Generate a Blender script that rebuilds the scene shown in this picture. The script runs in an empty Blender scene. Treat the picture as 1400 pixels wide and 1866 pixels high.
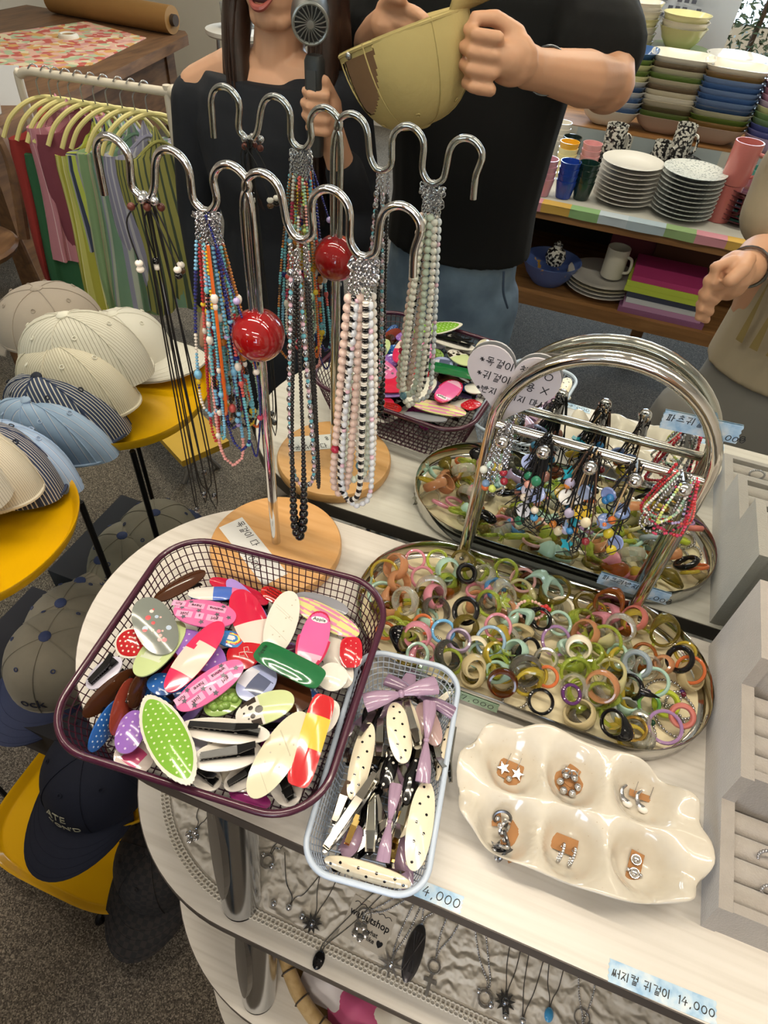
import bpy, math, random
from math import sin, cos, pi, radians as RD, sqrt, atan2, exp
from mathutils import Vector as V, Matrix, Euler
import numpy as np
S = bpy.context.scene
COL = S.collection
rnd = random.Random(7)
# ------------------------------------------------------------------ camera
cam = bpy.data.cameras.new('camera'); cam_o = bpy.data.objects.new('camera', cam); COL.objects.link(cam_o)
cam.sensor_fit = 'VERTICAL'; cam.sensor_height = 36.0; cam.lens = 1188.1 * 36 / 1866
cam.clip_start = .02; cam.clip_end = 60
_p, _r, _y = RD(45.928), RD(5.078), RD(17.175)
_f = V((-sin(_y)*cos(_p), cos(_y)*cos(_p), -sin(_p))); _rt = V((cos(_y), sin(_y), 0)); _u = _rt.cross(_f)
_r2 = cos(_r)*_rt + sin(_r)*_u; _u2 = -sin(_r)*_rt + cos(_r)*_u
cam_o.matrix_world = Matrix(((_r2.x, _u2.x, -_f.x, 0), (_r2.y, _u2.y, -_f.y, -.61506), (_r2.z, _u2.z, -_f.z, .70), (0, 0, 0, 1)))
S.camera = cam_o
# ------------------------------------------------------------------ world, light, exposure   (table top = z 0, mirror face = y 0, floor = z FLOOR)
FLOOR = -.95; CEIL = 1.75
w = bpy.data.worlds.new('world'); S.world = w; w.use_nodes = True
bg = w.node_tree.nodes['Background']; bg.inputs[0].default_value = (.62, .77, 1, 1); bg.inputs[1].default_value = 2.2
S.view_settings.view_transform = 'Standard'; S.view_settings.look = 'None'; S.view_settings.gamma = 1
S.view_settings.use_curve_mapping = False; S.view_settings.exposure = -.2
S.cycles.max_bounces = 10; S.cycles.transmission_bounces = 8; S.cycles.glossy_bounces = 6; S.cycles.transparent_max_bounces = 12
S.cycles.caustics_reflective = True; S.cycles.blur_glossy = 1.0; S.cycles.caustics_refractive = True; S.cycles.use_denoising = True
S.cycles.sample_clamp_indirect = 6
def area(name, loc, size, power, col, rot=(0, 0, 0)):
    l = bpy.data.lights.new(name, 'AREA'); l.shape = 'RECTANGLE'; l.size, l.size_y = size; l.energy = power; l.color = col
    o = bpy.data.objects.new(name, l); COL.objects.link(o); o.location = loc; o.rotation_euler = rot; return o
WARM = (1, .88, .72)
# linear ceiling lamps (their housings are built with the room); each lights through its own diffuser
LAMPS = [(-.62, -.16, 0), (.72, -.16, 0), (-1.9, -1.5, 0), (.2, -1.75, 0), (-1.6, -3.1, 0), (.6, -3.2, 0)]
LAMP_W = [15, 13, 28, 22, 36, 36]
for i, (x, y, a) in enumerate(LAMPS):
    area('lamp_light', (x, y, CEIL-.105), (1.15, .05), LAMP_W[i], WARM, (0, 0, a))
# daylight through the shop window in the front wall
area('window_daylight', (-.35, -4.94, .72), (4.1, 1.4), 165, (.70, .83, 1), (RD(90), 0, 0))
# ------------------------------------------------------------------ helpers
MIR = False            # True: what is laid out behind the mirror plane is put where it really stands, in front of it
def lin(c):
    if isinstance(c, str): c = tuple(int(c[i:i+2], 16)/255 for i in (0, 2, 4))
    return tuple((v/12.92 if v <= .04045 else ((v+.055)/1.055)**2.4) for v in c)
MATS = {}
def N(nt, t, **k):
    n = nt.nodes.new(t)
    for a, b in k.items(): setattr(n, a, b)
    return n
def mat(c, rough=.5, metal=0, trans=0, coat=0, ior=1.45, sub=0, emit=0, alpha=1, bump=0, bscale=60, var=0, vscale=20, sheen=0, aniso=None):
    key = ('m', c, rough, metal, trans, coat, ior, sub, emit, alpha, bump, bscale, var, vscale, sheen)
    if key in MATS: return MATS[key]
    m = bpy.data.materials.new('mat_%s' % (c if isinstance(c, str) else 'c')); m.use_nodes = True; nt = m.node_tree
    b = nt.nodes['Principled BSDF']; col = lin(c)
    I = b.inputs
    I['Base Color'].default_value = (*col, 1); I['Roughness'].default_value = rough; I['Metallic'].default_value = metal
    I['Transmission Weight'].default_value = trans; I['Coat Weight'].default_value = coat; I['IOR'].default_value = ior
    I['Coat Roughness'].default_value = .06
    I['Sheen Weight'].default_value = sheen
    if sub: I['Subsurface Weight'].default_value = sub; I['Subsurface Radius'].default_value = (.012, .006, .004); I['Subsurface Scale'].default_value = .6
    if emit: I['Emission Color'].default_value = (*col, 1); I['Emission Strength'].default_value = emit
    if alpha < 1: I['Alpha'].default_value = alpha
    if bump or var:
        tc = N(nt, 'ShaderNodeTexCoord')
    if var:
        n = N(nt, 'ShaderNodeTexNoise'); n.inputs['Scale'].default_value = vscale; n.inputs['Detail'].default_value = 5
        nt.links.new(tc.outputs['Object'], n.inputs['Vector'])
        r = N(nt, 'ShaderNodeValToRGB'); r.color_ramp.elements[0].position = .3; r.color_ramp.elements[1].position = .7
        r.color_ramp.elements[0].color = (*[v*(1-var) for v in col], 1); r.color_ramp.elements[1].color = (*[min(1, v*(1+var*.5)) for v in col], 1)
        nt.links.new(n.outputs['Fac'], r.inputs[0]); nt.links.new(r.outputs[0], I['Base Color'])
    if bump:
        n = N(nt, 'ShaderNodeTexNoise'); n.inputs['Scale'].default_value = bscale; n.inputs['Detail'].default_value = 4
        nt.links.new(tc.outputs['Object'], n.inputs['Vector'])
        bp = N(nt, 'ShaderNodeBump'); bp.inputs['Strength'].default_value = bump; bp.inputs['Distance'].default_value = .004
        nt.links.new(n.outputs['Fac'], bp.inputs['Height']); nt.links.new(bp.outputs[0], I['Normal'])
    MATS[key] = m; return m
def shader(name, rough=.6, **k):
    """new material -> (material, nodetree, principled)"""
    m = bpy.data.materials.new(name); m.use_nodes = True; b = m.node_tree.nodes['Principled BSDF']
    b.inputs['Roughness'].default_value = rough
    for a, v in k.items(): b.inputs[a.replace('_', ' ')].default_value = v
    return m, m.node_tree, b
def ramp(nt, src, stops, interp='LINEAR'):
    r = N(nt, 'ShaderNodeValToRGB'); cr = r.color_ramp; cr.interpolation = interp
    while len(cr.elements) < len(stops): cr.elements.new(.5)
    for e, (p, c) in zip(cr.elements, stops): e.position = p; e.color = (*lin(c), 1)
    nt.links.new(src, r.inputs[0]); return r.outputs[0]
def math_node(nt, op, a, b=0):
    n = N(nt, 'ShaderNodeMath', operation=op)
    for i, v in enumerate((a, b)):
        if isinstance(v, (int, float)): n.inputs[i].default_value = v
        else: nt.links.new(v, n.inputs[i])
    return n.outputs[0]
def stripes(name, period, stops, rough=.85, axis=0, attr=True, bump=.15):
    """stripes across the 'st' coordinate stored on the mesh"""
    m, nt, b = shader(name, rough)
    a = N(nt, 'ShaderNodeAttribute', attribute_name='st')
    sp = N(nt, 'ShaderNodeSeparateXYZ'); nt.links.new(a.outputs['Vector'], sp.inputs[0])
    fr = math_node(nt, 'FRACT', math_node(nt, 'DIVIDE', sp.outputs[axis], period))
    nt.links.new(ramp(nt, fr, stops, 'CONSTANT'), b.inputs['Base Color'])
    tc = N(nt, 'ShaderNodeTexCoord'); n = N(nt, 'ShaderNodeTexNoise'); n.inputs['Scale'].default_value = 45; n.inputs['Detail'].default_value = 3
    nt.links.new(tc.outputs['Object'], n.inputs['Vector'])
    bp = N(nt, 'ShaderNodeBump'); bp.inputs['Strength'].default_value = bump; bp.inputs['Distance'].default_value = .01
    nt.links.new(n.outputs['Fac'], bp.inputs['Height']); nt.links.new(bp.outputs[0], b.inputs['Normal'])
    return m
CHROME = mat('d9d9d8', .07, 1); SILVER = mat('c9c9cc', .18, 1, bump=.1, bscale=400); STEEL = mat('a9a9ab', .3, 1); DARKSILVER = mat('77787c', .25, 1)
GOLD = mat('d8b25a', .2, 1); INK = mat('191a20', .5); BLACKP = mat('111112', .25, coat=.3); WHITEP = mat('efeae0', .3, coat=.3)

class MB:
    """collects shapes for ONE mesh"""
    def __init__(s): s.v = []; s.f = []; s.mi = []; s.st = {}
    def add(s, vs, fs, mi=0, M=None):
        o = len(s.v)
        if M is not None: vs = [M @ V(p) for p in vs]
        s.v += [tuple(p) for p in vs]; s.f += [tuple(i+o for i in f) for f in fs]; s.mi += [mi]*len(fs); return s
    def box(s, lo, hi, mi=0, M=None):
        (a, b, c), (d, e, g) = lo, hi
        vs = [(a, b, c), (d, b, c), (d, e, c), (a, e, c), (a, b, g), (d, b, g), (d, e, g), (a, e, g)]
        return s.add(vs, [(3, 2, 1, 0), (4, 5, 6, 7), (0, 1, 5, 4), (1, 2, 6, 5), (2, 3, 7, 6), (3, 0, 4, 7)], mi, M)
    def tube(s, path, r, n=8, mi=0, M=None, closed=False, cap=True, flat=1.0, up0=None):
        P = [V(p) for p in path]; k = len(P)
        if callable(r): R = [r(i/(k-1)) for i in range(k)]
        elif isinstance(r, (list, tuple)): R = list(r)
        else: R = [r]*k
        vs = []; prev = None
        for i in range(k):
            if closed: t = P[(i+1) % k]-P[i-1]
            else: t = P[min(i+1, k-1)]-P[max(i-1, 0)]
            if t.length < 1e-9: t = V((0, 0, 1))
            t.normalize()
            if prev is None:
                a = V(up0) if up0 else (V((0, 0, 1)) if abs(t.z) < .9 else V((1, 0, 0)))
                u = (a-t*a.dot(t)).normalized()
            else:
                u = prev-t*prev.dot(t)
                u = u.normalized() if u.length > 1e-6 else prev
            prev = u; w_ = t.cross(u)
            for j in range(n):
                q = 2*pi*j/n
                vs.append(P[i]+(u*cos(q)*flat+w_*sin(q))*R[i])
        fs = []
        for i in range(k if closed else k-1):
            for j in range(n):
                a = i*n+j; b = i*n+(j+1) % n; i2 = (i+1) % k
                fs.append((a, b, i2*n+(j+1) % n, i2*n+j))
        if cap and not closed:
            fs.append(tuple(range(n-1, -1, -1))); fs.append(tuple((k-1)*n+j for j in range(n)))
        return s.add(vs, fs, mi, M)
    def lathe(s, prof, n=32, mi=0, M=None, sx=1, sy=1, power=None):
        """prof: list of (r, z); r 0 closes"""
        vs = []; rows = []
        def unit(q):
            if not power: return cos(q), sin(q)
            c, d = cos(q), sin(q); e = 2/power
            return math.copysign(abs(c)**e, c), math.copysign(abs(d)**e, d)
        for r, z in prof:
            if r < 1e-7: rows.append([len(vs)]); vs.append((0, 0, z))
            else:
                rows.append(list(range(len(vs), len(vs)+n)))
                for j in range(n):
                    c, d = unit(2*pi*j/n); vs.append((r*c*sx, r*d*sy, z))
        fs = []
        for a, b in zip(rows[:-1], rows[1:]):
            for j in range(n):
                k = (j+1) % n
                if len(a) == 1 and len(b) == 1: continue
                if len(a) == 1: fs.append((a[0], b[k], b[j]))
                elif len(b) == 1: fs.append((a[j], a[k], b[0]))
                else: fs.append((a[j], a[k], b[k], b[j]))
        return s.add(vs, fs, mi, M)
    def ball(s, c, r, n=10, m=6, mi=0, M=None):
        rx, ry, rz = (r, r, r) if isinstance(r, (int, float)) else r
        vs = [(c[0], c[1], c[2]+rz)]
        for i in range(1, m):
            a = pi*i/m
            for j in range(n):
                q = 2*pi*j/n; vs.append((c[0]+rx*sin(a)*cos(q), c[1]+ry*sin(a)*sin(q), c[2]+rz*cos(a)))
        vs.append((c[0], c[1], c[2]-rz)); L = len(vs)-1; fs = []
        for j in range(n): fs.append((0, 1+j, 1+(j+1) % n)); fs.append((L, L-n+(j+1) % n, L-n+j))
        for i in range(m-2):
            for j in range(n):
                a = 1+i*n+j; b = 1+i*n+(j+1) % n; fs.append((a, a+n, b+n, b))
        return s.add(vs, fs, mi, M)
    def torus(s, R, r, n=24, k=10, mi=0, M=None, sz=1.0, sx=1.0):
        vs = []; fs = []
        for i in range(n):
            q = 2*pi*i/n
            for j in range(k):
                a = 2*pi*j/k; vs.append(((R+r*cos(a))*cos(q)*sx, (R+r*cos(a))*sin(q), r*sz*sin(a)))
        for i in range(n):
            for j in range(k):
                fs.append((i*k+j, ((i+1) % n)*k+j, ((i+1) % n)*k+(j+1) % k, i*k+(j+1) % k))
        return s.add(vs, fs, mi, M)
    def prism(s, pts, z0, z1, mi=0, M=None, side_mi=None):
        """pts: CCW outline in xy"""
        n = len(pts); vs = [(x, y, z0) for x, y in pts]+[(x, y, z1) for x, y in pts]
        s.add(vs, [tuple(range(n-1, -1, -1)), tuple(range(n, 2*n))], mi, M)
        return s.add(vs, [(i, (i+1) % n, n+(i+1) % n, n+i) for i in range(n)], mi if side_mi is None else side_mi, M)
    def loft(s, rings, mi=0, M=None, cap=True, closed=True):
        """rings: list of equal-length point loops"""
        n = len(rings[0]); vs = [p for r in rings for p in r]; fs = []
        for i in range(len(rings)-1):
            for j in range(n if closed else n-1):
                k = (j+1) % n; fs.append((i*n+j, i*n+k, (i+1)*n+k, (i+1)*n+j))
        if cap and closed:
            fs.append(tuple(range(n-1, -1, -1))); o = (len(rings)-1)*n; fs.append(tuple(o+j for j in range(n)))
        return s.add(vs, fs, mi, M)
    def grid(s, fn, nu, nv, mi=0, M=None, st=None):
        o = len(s.v)
        vs = [fn(i/nu, j/nv) for i in range(nu+1) for j in range(nv+1)]
        fs = [(i*(nv+1)+j, (i+1)*(nv+1)+j, (i+1)*(nv+1)+j+1, i*(nv+1)+j+1) for i in range(nu) for j in range(nv)]
        s.add(vs, fs, mi, M)
        if st:
            k = 0
            for i in range(nu+1):
                for j in range(nv+1):
                    s.st[o+k] = st(i/nu, j/nv); k += 1
        return s
    def mesh(s, name, mats, smooth=True, ang=40):
        vs = [(x, -y, z) for x, y, z in s.v] if MIR else s.v
        fs = [f[::-1] for f in s.f] if MIR else s.f
        me = bpy.data.meshes.new(name); me.from_pydata(vs, [], fs)
        for m in (mats if isinstance(mats, (list, tuple)) else [mats]): me.materials.append(m)
        if any(s.mi): me.polygons.foreach_set('material_index', s.mi)
        if smooth:
            me.polygons.foreach_set('use_smooth', [True]*len(me.polygons)); me.set_sharp_from_angle(angle=RD(ang))
        if s.st:
            a = me.attributes.new('st', 'FLOAT_VECTOR', 'POINT')
            for i, q in s.st.items(): a.data[i].vector = (q[0], q[1], q[2] if len(q) > 2 else 0)
        me.update(); return me
def put(name, me, parent=None, kind=None, label=None, M=None):
    o = bpy.data.objects.new(name, me); COL.objects.link(o)
    if parent is not None: o.parent = parent
    if M is not None: o.matrix_local = M
    if kind: o['kind'] = kind
    if label: o['label'] = label
    return o
def part(name, mb, mats, parent=None, kind=None, label=None, smooth=True, ang=40, M=None):
    return put(name, mb.mesh(name, mats, smooth, ang), parent, kind, label, M)
def tag(o, label, cat, group=None):
    o['label'] = label; o['category'] = cat
    if group: o['group'] = group
    return o
def thing(name, label, cat, loc=(0, 0, 0), rz=0, group=None, M=None):
    o = bpy.data.objects.new(name, None); COL.objects.link(o); o.empty_display_size = .02
    if M is not None: o.matrix_world = M
    else:
        o.location = (loc[0], -loc[1], loc[2]) if MIR else loc; o.rotation_euler = (0, 0, -rz if MIR else rz)
    return tag(o, label, cat, group)
def struct(name, mb, mats, smooth=False):
    o = part(name, mb, mats, smooth=smooth); o['kind'] = 'structure'; return o
def copy_thing(src, M, label=None, group=None):
    c = src.copy(); COL.objects.link(c); c.matrix_world = M
    if label: c['label'] = label
    if group: c['group'] = group
    for ch in src.children:
        k = ch.copy(); COL.objects.link(k); k.parent = c
        for g in ch.children:
            q = g.copy(); COL.objects.link(q); q.parent = k
    return c
def TR(loc, rz=0, rx=0, ry=0, s=1):
    return Matrix.Translation(loc) @ Matrix.Rotation(rz, 4, 'Z') @ Matrix.Rotation(ry, 4, 'Y') @ Matrix.Rotation(rx, 4, 'X') @ Matrix.Scale(s, 4)
def frame_z(loc, z, x=(1, 0, 0)):
    z = V(z).normalized(); x = V(x); x = (x-z*x.dot(z))
    x = x.normalized() if x.length > 1e-5 else z.orthogonal().normalized(); y = z.cross(x)
    return Matrix(((x.x, y.x, z.x, loc[0]), (x.y, y.y, z.y, loc[1]), (x.z, y.z, z.z, loc[2]), (0, 0, 0, 1)))
def spline(pts, n=12, closed=False):
    P = [V(p) for p in pts]; k = len(P); out = []
    for i in range(k if closed else k-1):
        g = lambda a: P[a % k] if closed else P[min(max(a, 0), k-1)]
        a, b, c, d = g(i-1), g(i), g(i+1), g(i+2)
        for j in range(n):
            t = j/n
            out.append(.5*((2*b)+(c-a)*t+(2*a-5*b+4*c-d)*t*t+(3*b-a-3*c+d)*t**3))
    if not closed: out.append(P[-1])
    return out
def resample(path, step, closed=False):
    P = [V(p) for p in path]
    if closed: P = P+[P[0]]
    out = [P[0].copy()]; acc = 0
    for a, b in zip(P[:-1], P[1:]):
        L = (b-a).length
        if L < 1e-9: continue
        while acc+L >= step:
            t = (step-acc)/L; a = a+(b-a)*t; out.append(a.copy()); L = (b-a).length; acc = 0
            if L < 1e-9: break
        acc += L
    return out
def rrect(w_, h, r, n=6):
    pts = []
    for cx, cy, a0 in ((w_/2-r, h/2-r, 0), (-w_/2+r, h/2-r, pi/2), (-w_/2+r, -h/2+r, pi), (w_/2-r, -h/2+r, 1.5*pi)):
        for i in range(n+1): a = a0+pi/2*i/n; pts.append((cx+r*cos(a), cy+r*sin(a)))
    return pts
def ell(a, b, n=28, p=2.0):
    return [(a*math.copysign(abs(cos(2*pi*i/n))**(2/p), cos(2*pi*i/n)), b*math.copysign(abs(sin(2*pi*i/n))**(2/p), sin(2*pi*i/n))) for i in range(n)]
# ---- lettering
def text_mesh(txt, size, material, extrude=.0002, align='CENTER', spacing=1.0, bold=0):
    cu = bpy.data.curves.new('lettering', 'FONT'); cu.body = txt; cu.size = size; cu.extrude = extrude; cu.align_x = align; cu.align_y = 'CENTER'
    cu.space_character = spacing; cu.offset = bold; cu.resolution_u = 3
    o = bpy.data.objects.new('lettering', cu); COL.objects.link(o)
    dg = bpy.context.evaluated_depsgraph_get(); me = bpy.data.meshes.new_from_object(o.evaluated_get(dg))
    bpy.data.objects.remove(o); bpy.data.curves.remove(cu); me.materials.clear(); me.materials.append(material)
    if MIR:
        me.transform(Matrix.Scale(-1, 4, (0, 1, 0))); me.flip_normals()
    return me
_C = [[(.5+.5*cos(2*pi*i/10), .5+.5*sin(2*pi*i/10)) for i in range(11)]]
CONS = {'ㄱ': [[(0, 1), (1, 1), (.75, 0)]], 'ㄴ': [[(0, 1), (0, 0), (1, .05)]], 'ㄷ': [[(1, 1), (0, 1), (0, 0), (1, 0)]],
 'ㄹ': [[(0, 1), (1, 1), (1, .55), (0, .5), (0, 0), (1, .05)]], 'ㅁ': [[(0, 1), (.05, 0), (1, 0), (1, 1), (0, 1)]],
 'ㅂ': [[(0, 1), (0, 0), (1, 0), (1, 1)], [(0, .5), (1, .5)]], 'ㅅ': [[(.5, 1), (.35, .5), (0, 0)], [(.45, .6), (1, 0)]], 'ㅇ': _C,
 'ㅈ': [[(0, 1), (1, 1), (.5, .5), (0, 0)], [(.5, .5), (1, 0)]], 'ㅊ': [[(.3, 1.15), (.7, 1.15)], [(0, .85), (1, .85), (.5, .4), (0, 0)], [(.5, .4), (1, 0)]],
 'ㅋ': [[(0, 1), (1, 1), (.75, 0)], [(0, .5), (.9, .55)]], 'ㅆ': [[(.25, 1), (0, 0)], [(.2, .6), (.48, 0)], [(.75, 1), (.5, 0)], [(.7, .6), (1, 0)]],
 'ㅍ': [[(0, 1), (1, 1)], [(.3, 1), (.3, 0)], [(.7, 1), (.7, 0)], [(0, 0), (1, 0)]], 'ㅎ': [[(.3, 1.1), (.7, 1.1)], [(0, .85), (1, .85)]]}
LEAD = 'ㄱㄲㄴㄷㄸㄹㅁㅂㅃㅅㅆㅇㅈㅉㅊㅋㅌㅍㅎ'; TAIL = {1: 'ㄱ', 4: 'ㄴ', 7: 'ㄷ', 8: 'ㄹ', 16: 'ㅁ', 17: 'ㅂ', 19: 'ㅅ', 21: 'ㅇ'}
VV = {0: [[(.3, 1), (.3, 0)], [(.3, .5), (1, .5)]], 1: [[(0, 1), (0, 0)], [(0, .5), (.7, .5)], [(.7, 1), (.7, 0)]], 4: [[(.8, 1), (.8, 0)], [(0, .5), (.8, .5)]],
 5: [[(.45, 1), (.45, 0)], [(0, .5), (.45, .5)], [(1, 1), (1, 0)]], 20: [[(.5, 1), (.5, 0)]]}
HV = {8: [[(0, 0), (1, 0)], [(.5, 0), (.5, 1)]], 12: [[(0, 0), (1, 0)], [(.3, 0), (.3, 1)], [(.7, 0), (.7, 1)]], 13: [[(0, .9), (1, .9)], [(.5, .9), (.5, 0)]], 18: [[(0, .5), (1, .5)]]}
SYM = {'0': [[(.35+.3*cos(2*pi*i/10), .45+.4*sin(2*pi*i/10)) for i in range(11)]], '1': [[(.3, .75), (.45, .95), (.45, 0)]], '4': [[(.45, .95), (.1, .35), (.75, .4)], [(.55, .65), (.5, 0)]],
 '7': [[(.1, .7), (.12, .92), (.65, .9), (.4, 0)]], '8': [[(.6, .8), (.35, .95), (.2, .75), (.6, .3), (.4, 0), (.15, .2), (.6, .8)]], '2': [[(.1, .75), (.35, .95), (.6, .75), (.1, 0), (.7, .05)]],
 ',': [[(.3, .1), (.2, -.12)]], '*': [[(.2, .45), (.7, .55)], [(.45, .75), (.45, .25)], [(.25, .7), (.65, .3)]], 'O': [[(.45+.4*cos(2*pi*i/12), .45+.4*sin(2*pi*i/12)) for i in range(13)]],
 'X': [[(.05, .9), (.85, .05)], [(.8, .9), (.1, .05)]]}
def pen(mb, txt, x, y, h, r, z=0, slant=.12, M=None, gap=.16):
    """handwriting strokes on the xy plane, running in +x"""
    jr = random.Random(hash(txt) % 97 if False else len(txt)*13+len(mb.v))
    for ch in txt:
        st = []; adv = .55
        if ch == ' ': x += h*.5; continue
        if '가' <= ch <= '힣':
            k = ord(ch)-0xAC00; L, vv, t = LEAD[k//588], (k % 588)//28, k % 28; adv = .95
            y0 = .42 if t else 0; hh = .58 if t else 1
            def put_(S_, a, b, c, d):
                for q in S_: st.append([(a+u*c, b+v_*d) for u, v_ in q])
            if vv in VV: put_(CONS[L], 0, y0+.06*hh, .48, .8*hh); put_(VV[vv], .56, y0-.02, .34, hh)
            elif vv == 16: put_(CONS[L], 0, y0+.5*hh, .5, .42*hh); put_(HV[13], 0, y0, .55, .4*hh); put_(VV[20], .6, y0-.05, .3, hh*1.05)
            else: put_(CONS[L], .18, y0+.5*hh, .55, .48*hh); put_(HV[vv], .02, y0+.08*hh, .9, .34*hh)
            if t: put_(CONS[TAIL[t]], .25, -.05, .5, .36)
        elif ch in SYM: st = SYM[ch]; adv = .72 if ch not in ',1' else .45
        dy = jr.uniform(-.05, .05)*h
        for q in st:
            path = [(x+(u+slant*v_)*h, y+dy+v_*h, z) for u, v_ in q]
            mb.tube(path, r, 5, M=M, flat=.35, up0=(0, 0, 1))
        x += h*(adv+gap)
    return x
# ================================================================== the room
def terrazzo():
    m, nt, b = shader('terrazzo', .8, Specular_IOR_Level=.2)
    tc = N(nt, 'ShaderNodeTexCoord')
    v1 = N(nt, 'ShaderNodeTexVoronoi'); v1.inputs['Scale'].default_value = 420; nt.links.new(tc.outputs['Object'], v1.inputs['Vector'])
    n1 = N(nt, 'ShaderNodeTexNoise'); n1.inputs['Scale'].default_value = 2.5; n1.inputs['Detail'].default_value = 6; nt.links.new(tc.outputs['Object'], n1.inputs['Vector'])
    sp = N(nt, 'ShaderNodeSeparateColor'); nt.links.new(v1.outputs['Color'], sp.inputs[0])
    c1 = ramp(nt, sp.outputs[0], [(0, '4d4842'), (.35, '6e675f'), (.6, '857d73'), (.82, 'a1988b'), (1, 'c2b9ab')])
    c2 = ramp(nt, n1.outputs['Fac'], [(.3, '8f8a84'), (.7, 'b5b0a8')])
    mx = N(nt, 'ShaderNodeMix', data_type='RGBA', blend_type='MULTIPLY'); mx.inputs[0].default_value = .8
    nt.links.new(c1, mx.inputs[6]); nt.links.new(c2, mx.inputs[7]); nt.links.new(mx.outputs[2], b.inputs['Base Color'])
    return m
def wood(name, cols, scale=(1, 14, 14), rough=.5, nscale=3.0, bump=.05):
    m, nt, b = shader(name, rough)
    tc = N(nt, 'ShaderNodeTexCoord'); mp = N(nt, 'ShaderNodeMapping'); mp.inputs['Scale'].default_value = scale
    nt.links.new(tc.outputs['Object'], mp.inputs[0])
    n1 = N(nt, 'ShaderNodeTexNoise'); n1.inputs['Scale'].default_value = nscale; n1.inputs['Detail'].default_value = 6; n1.inputs['Distortion'].default_value = .4
    nt.links.new(mp.outputs[0], n1.inputs['Vector'])
    nt.links.new(ramp(nt, n1.outputs['Fac'], [(.25, cols[0]), (.5, cols[1]), (.75, cols[2])]), b.inputs['Base Color'])
    bp = N(nt, 'ShaderNodeBump'); bp.inputs['Strength'].default_value = bump; bp.inputs['Distance'].default_value = .002
    nt.links.new(n1.outputs['Fac'], bp.inputs['Height']); nt.links.new(bp.outputs[0], b.inputs['Normal'])
    return m
XL, XR, YF = -4.3, 2.3, -5.0
PLASTER = mat('cfc6b8', .85, bump=.1, bscale=30, var=.06, vscale=2)
struct('floor', MB().box((XL-.1, YF-.1, FLOOR-.1), (XR+.1, .12, FLOOR)), terrazzo())
struct('ceiling', MB().box((XL-.1, YF-.1, CEIL), (XR+.1, .12, CEIL+.1)), mat('d8d2c6', .9, var=.05, vscale=2))
struct('wall_back', MB().box((XL-.1, .02, FLOOR), (XR+.1, .12, CEIL)), PLASTER)
struct('wall_left', MB().box((XL-.1, YF, FLOOR), (XL, .02, CEIL)), mat('b3a694', .85, var=.08, vscale=2))
struct('wall_right', MB().box((XR, YF, FLOOR), (XR+.1, .02, CEIL)), PLASTER)
WX0, WX1, WZ0, WZ1 = -2.5, 1.8, 0.0, 1.46
fw = struct('wall_front', MB().box((XL, YF-.1, FLOOR), (XR, YF, WZ0)).box((XL, YF-.1, WZ1), (XR, YF, CEIL)).box((XL, YF-.1, WZ0), (WX0, YF, WZ1)).box((WX1, YF-.1, WZ0), (XR, YF, WZ1)), PLASTER)
FRAMEM = mat('4b4238', .5)
wn = struct('window_1', MB().box((WX0, YF-.08, WZ0), (WX0+.06, YF-.02, WZ1)).box((WX1-.06, YF-.08, WZ0), (WX1, YF-.02, WZ1)).box((WX0+.06, YF-.08, WZ0), (WX1-.06, YF-.02, WZ0+.06)).box((WX0+.06, YF-.08, WZ1-.06), (WX1-.06, YF-.02, WZ1)), FRAMEM)
pw_ = (WX1-WX0-.12)/4
for i in range(4):
    x0 = WX0+.06+i*pw_; x1 = x0+pw_
    if i: part('mullion', MB().box((x0-.02, YF-.075, WZ0+.06), (x0+.02, YF-.025, WZ1-.06)), FRAMEM, wn, smooth=False)
    part('pane', MB().box((x0+(.02 if i else 0), YF-.055, WZ0+.06), (x1-(.02 if i < 3 else 0), YF-.047, WZ1-.06)), mat('eef6ff', .02, trans=1), wn, smooth=False)
for i, (x, y, a) in enumerate(LAMPS):
    t = thing('ceiling_lamp', ['white linear ceiling lamp over the necklace stand', 'white linear ceiling lamp over the velvet ring display', 'white linear ceiling lamp nearest the clothes rack', 'white linear ceiling lamp above the people',
        'white linear ceiling lamp by the wooden counter table', 'white linear ceiling lamp in front of the tableware shelf'][i], 'lamp', (x, y, CEIL), group='linear ceiling lamps')
    part('housing', MB().box((-.62, -.035, -.08), (.62, .035, -.03)), mat('e8e6e0', .5), t, smooth=False)
    part('diffuser', MB().box((-.6, -.028, -.095), (.6, .028, -.08)), mat('fff0da', .5, emit=4), t, smooth=False)
    for s in (-.45, .45): part('hanger', MB().tube([(s, 0, -.03), (s, 0, 0)], .005, 6), STEEL, t)
# ---- the mirror that stands behind the table
mi_o = tag(part('wall_mirror', MB().box((-2.2, 0, FLOOR+.002), (1.3, .006, 1.6)), mat('e6ebe8', 0, 1), smooth=False), 'large frameless wall mirror behind the display table reflecting the shop', 'mirror')
# ================================================================== the tiered display table
def white_board():
    m, nt, b = shader('white_board', .38)
    tc = N(nt, 'ShaderNodeTexCoord'); mp = N(nt, 'ShaderNodeMapping'); mp.inputs['Scale'].default_value = (2, 60, 1)
    nt.links.new(tc.outputs['Object'], mp.inputs[0])
    n1 = N(nt, 'ShaderNodeTexNoise'); n1.inputs['Scale'].default_value = 2; n1.inputs['Detail'].default_value = 5; nt.links.new(mp.outputs[0], n1.inputs['Vector'])
    nt.links.new(ramp(nt, n1.outputs['Fac'], [(.3, 'c9c3b9'), (.5, 'd5d0c7'), (.7, 'dad5cd')]), b.inputs['Base Color'])
    return m
BOARD = white_board(); EDGE = mat('4d453f', .45)
def stadium(cx, cy, r, x1, n=40):
    pts = [(cx+r*cos(pi/2+pi*i/n), cy+r*sin(pi/2+pi*i/n)) for i in range(n+1)]
    return pts+[(x1+r*cos(-pi/2+pi*i/16), cy+r*sin(-pi/2+pi*i/16)) for i in range(17)]
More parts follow.
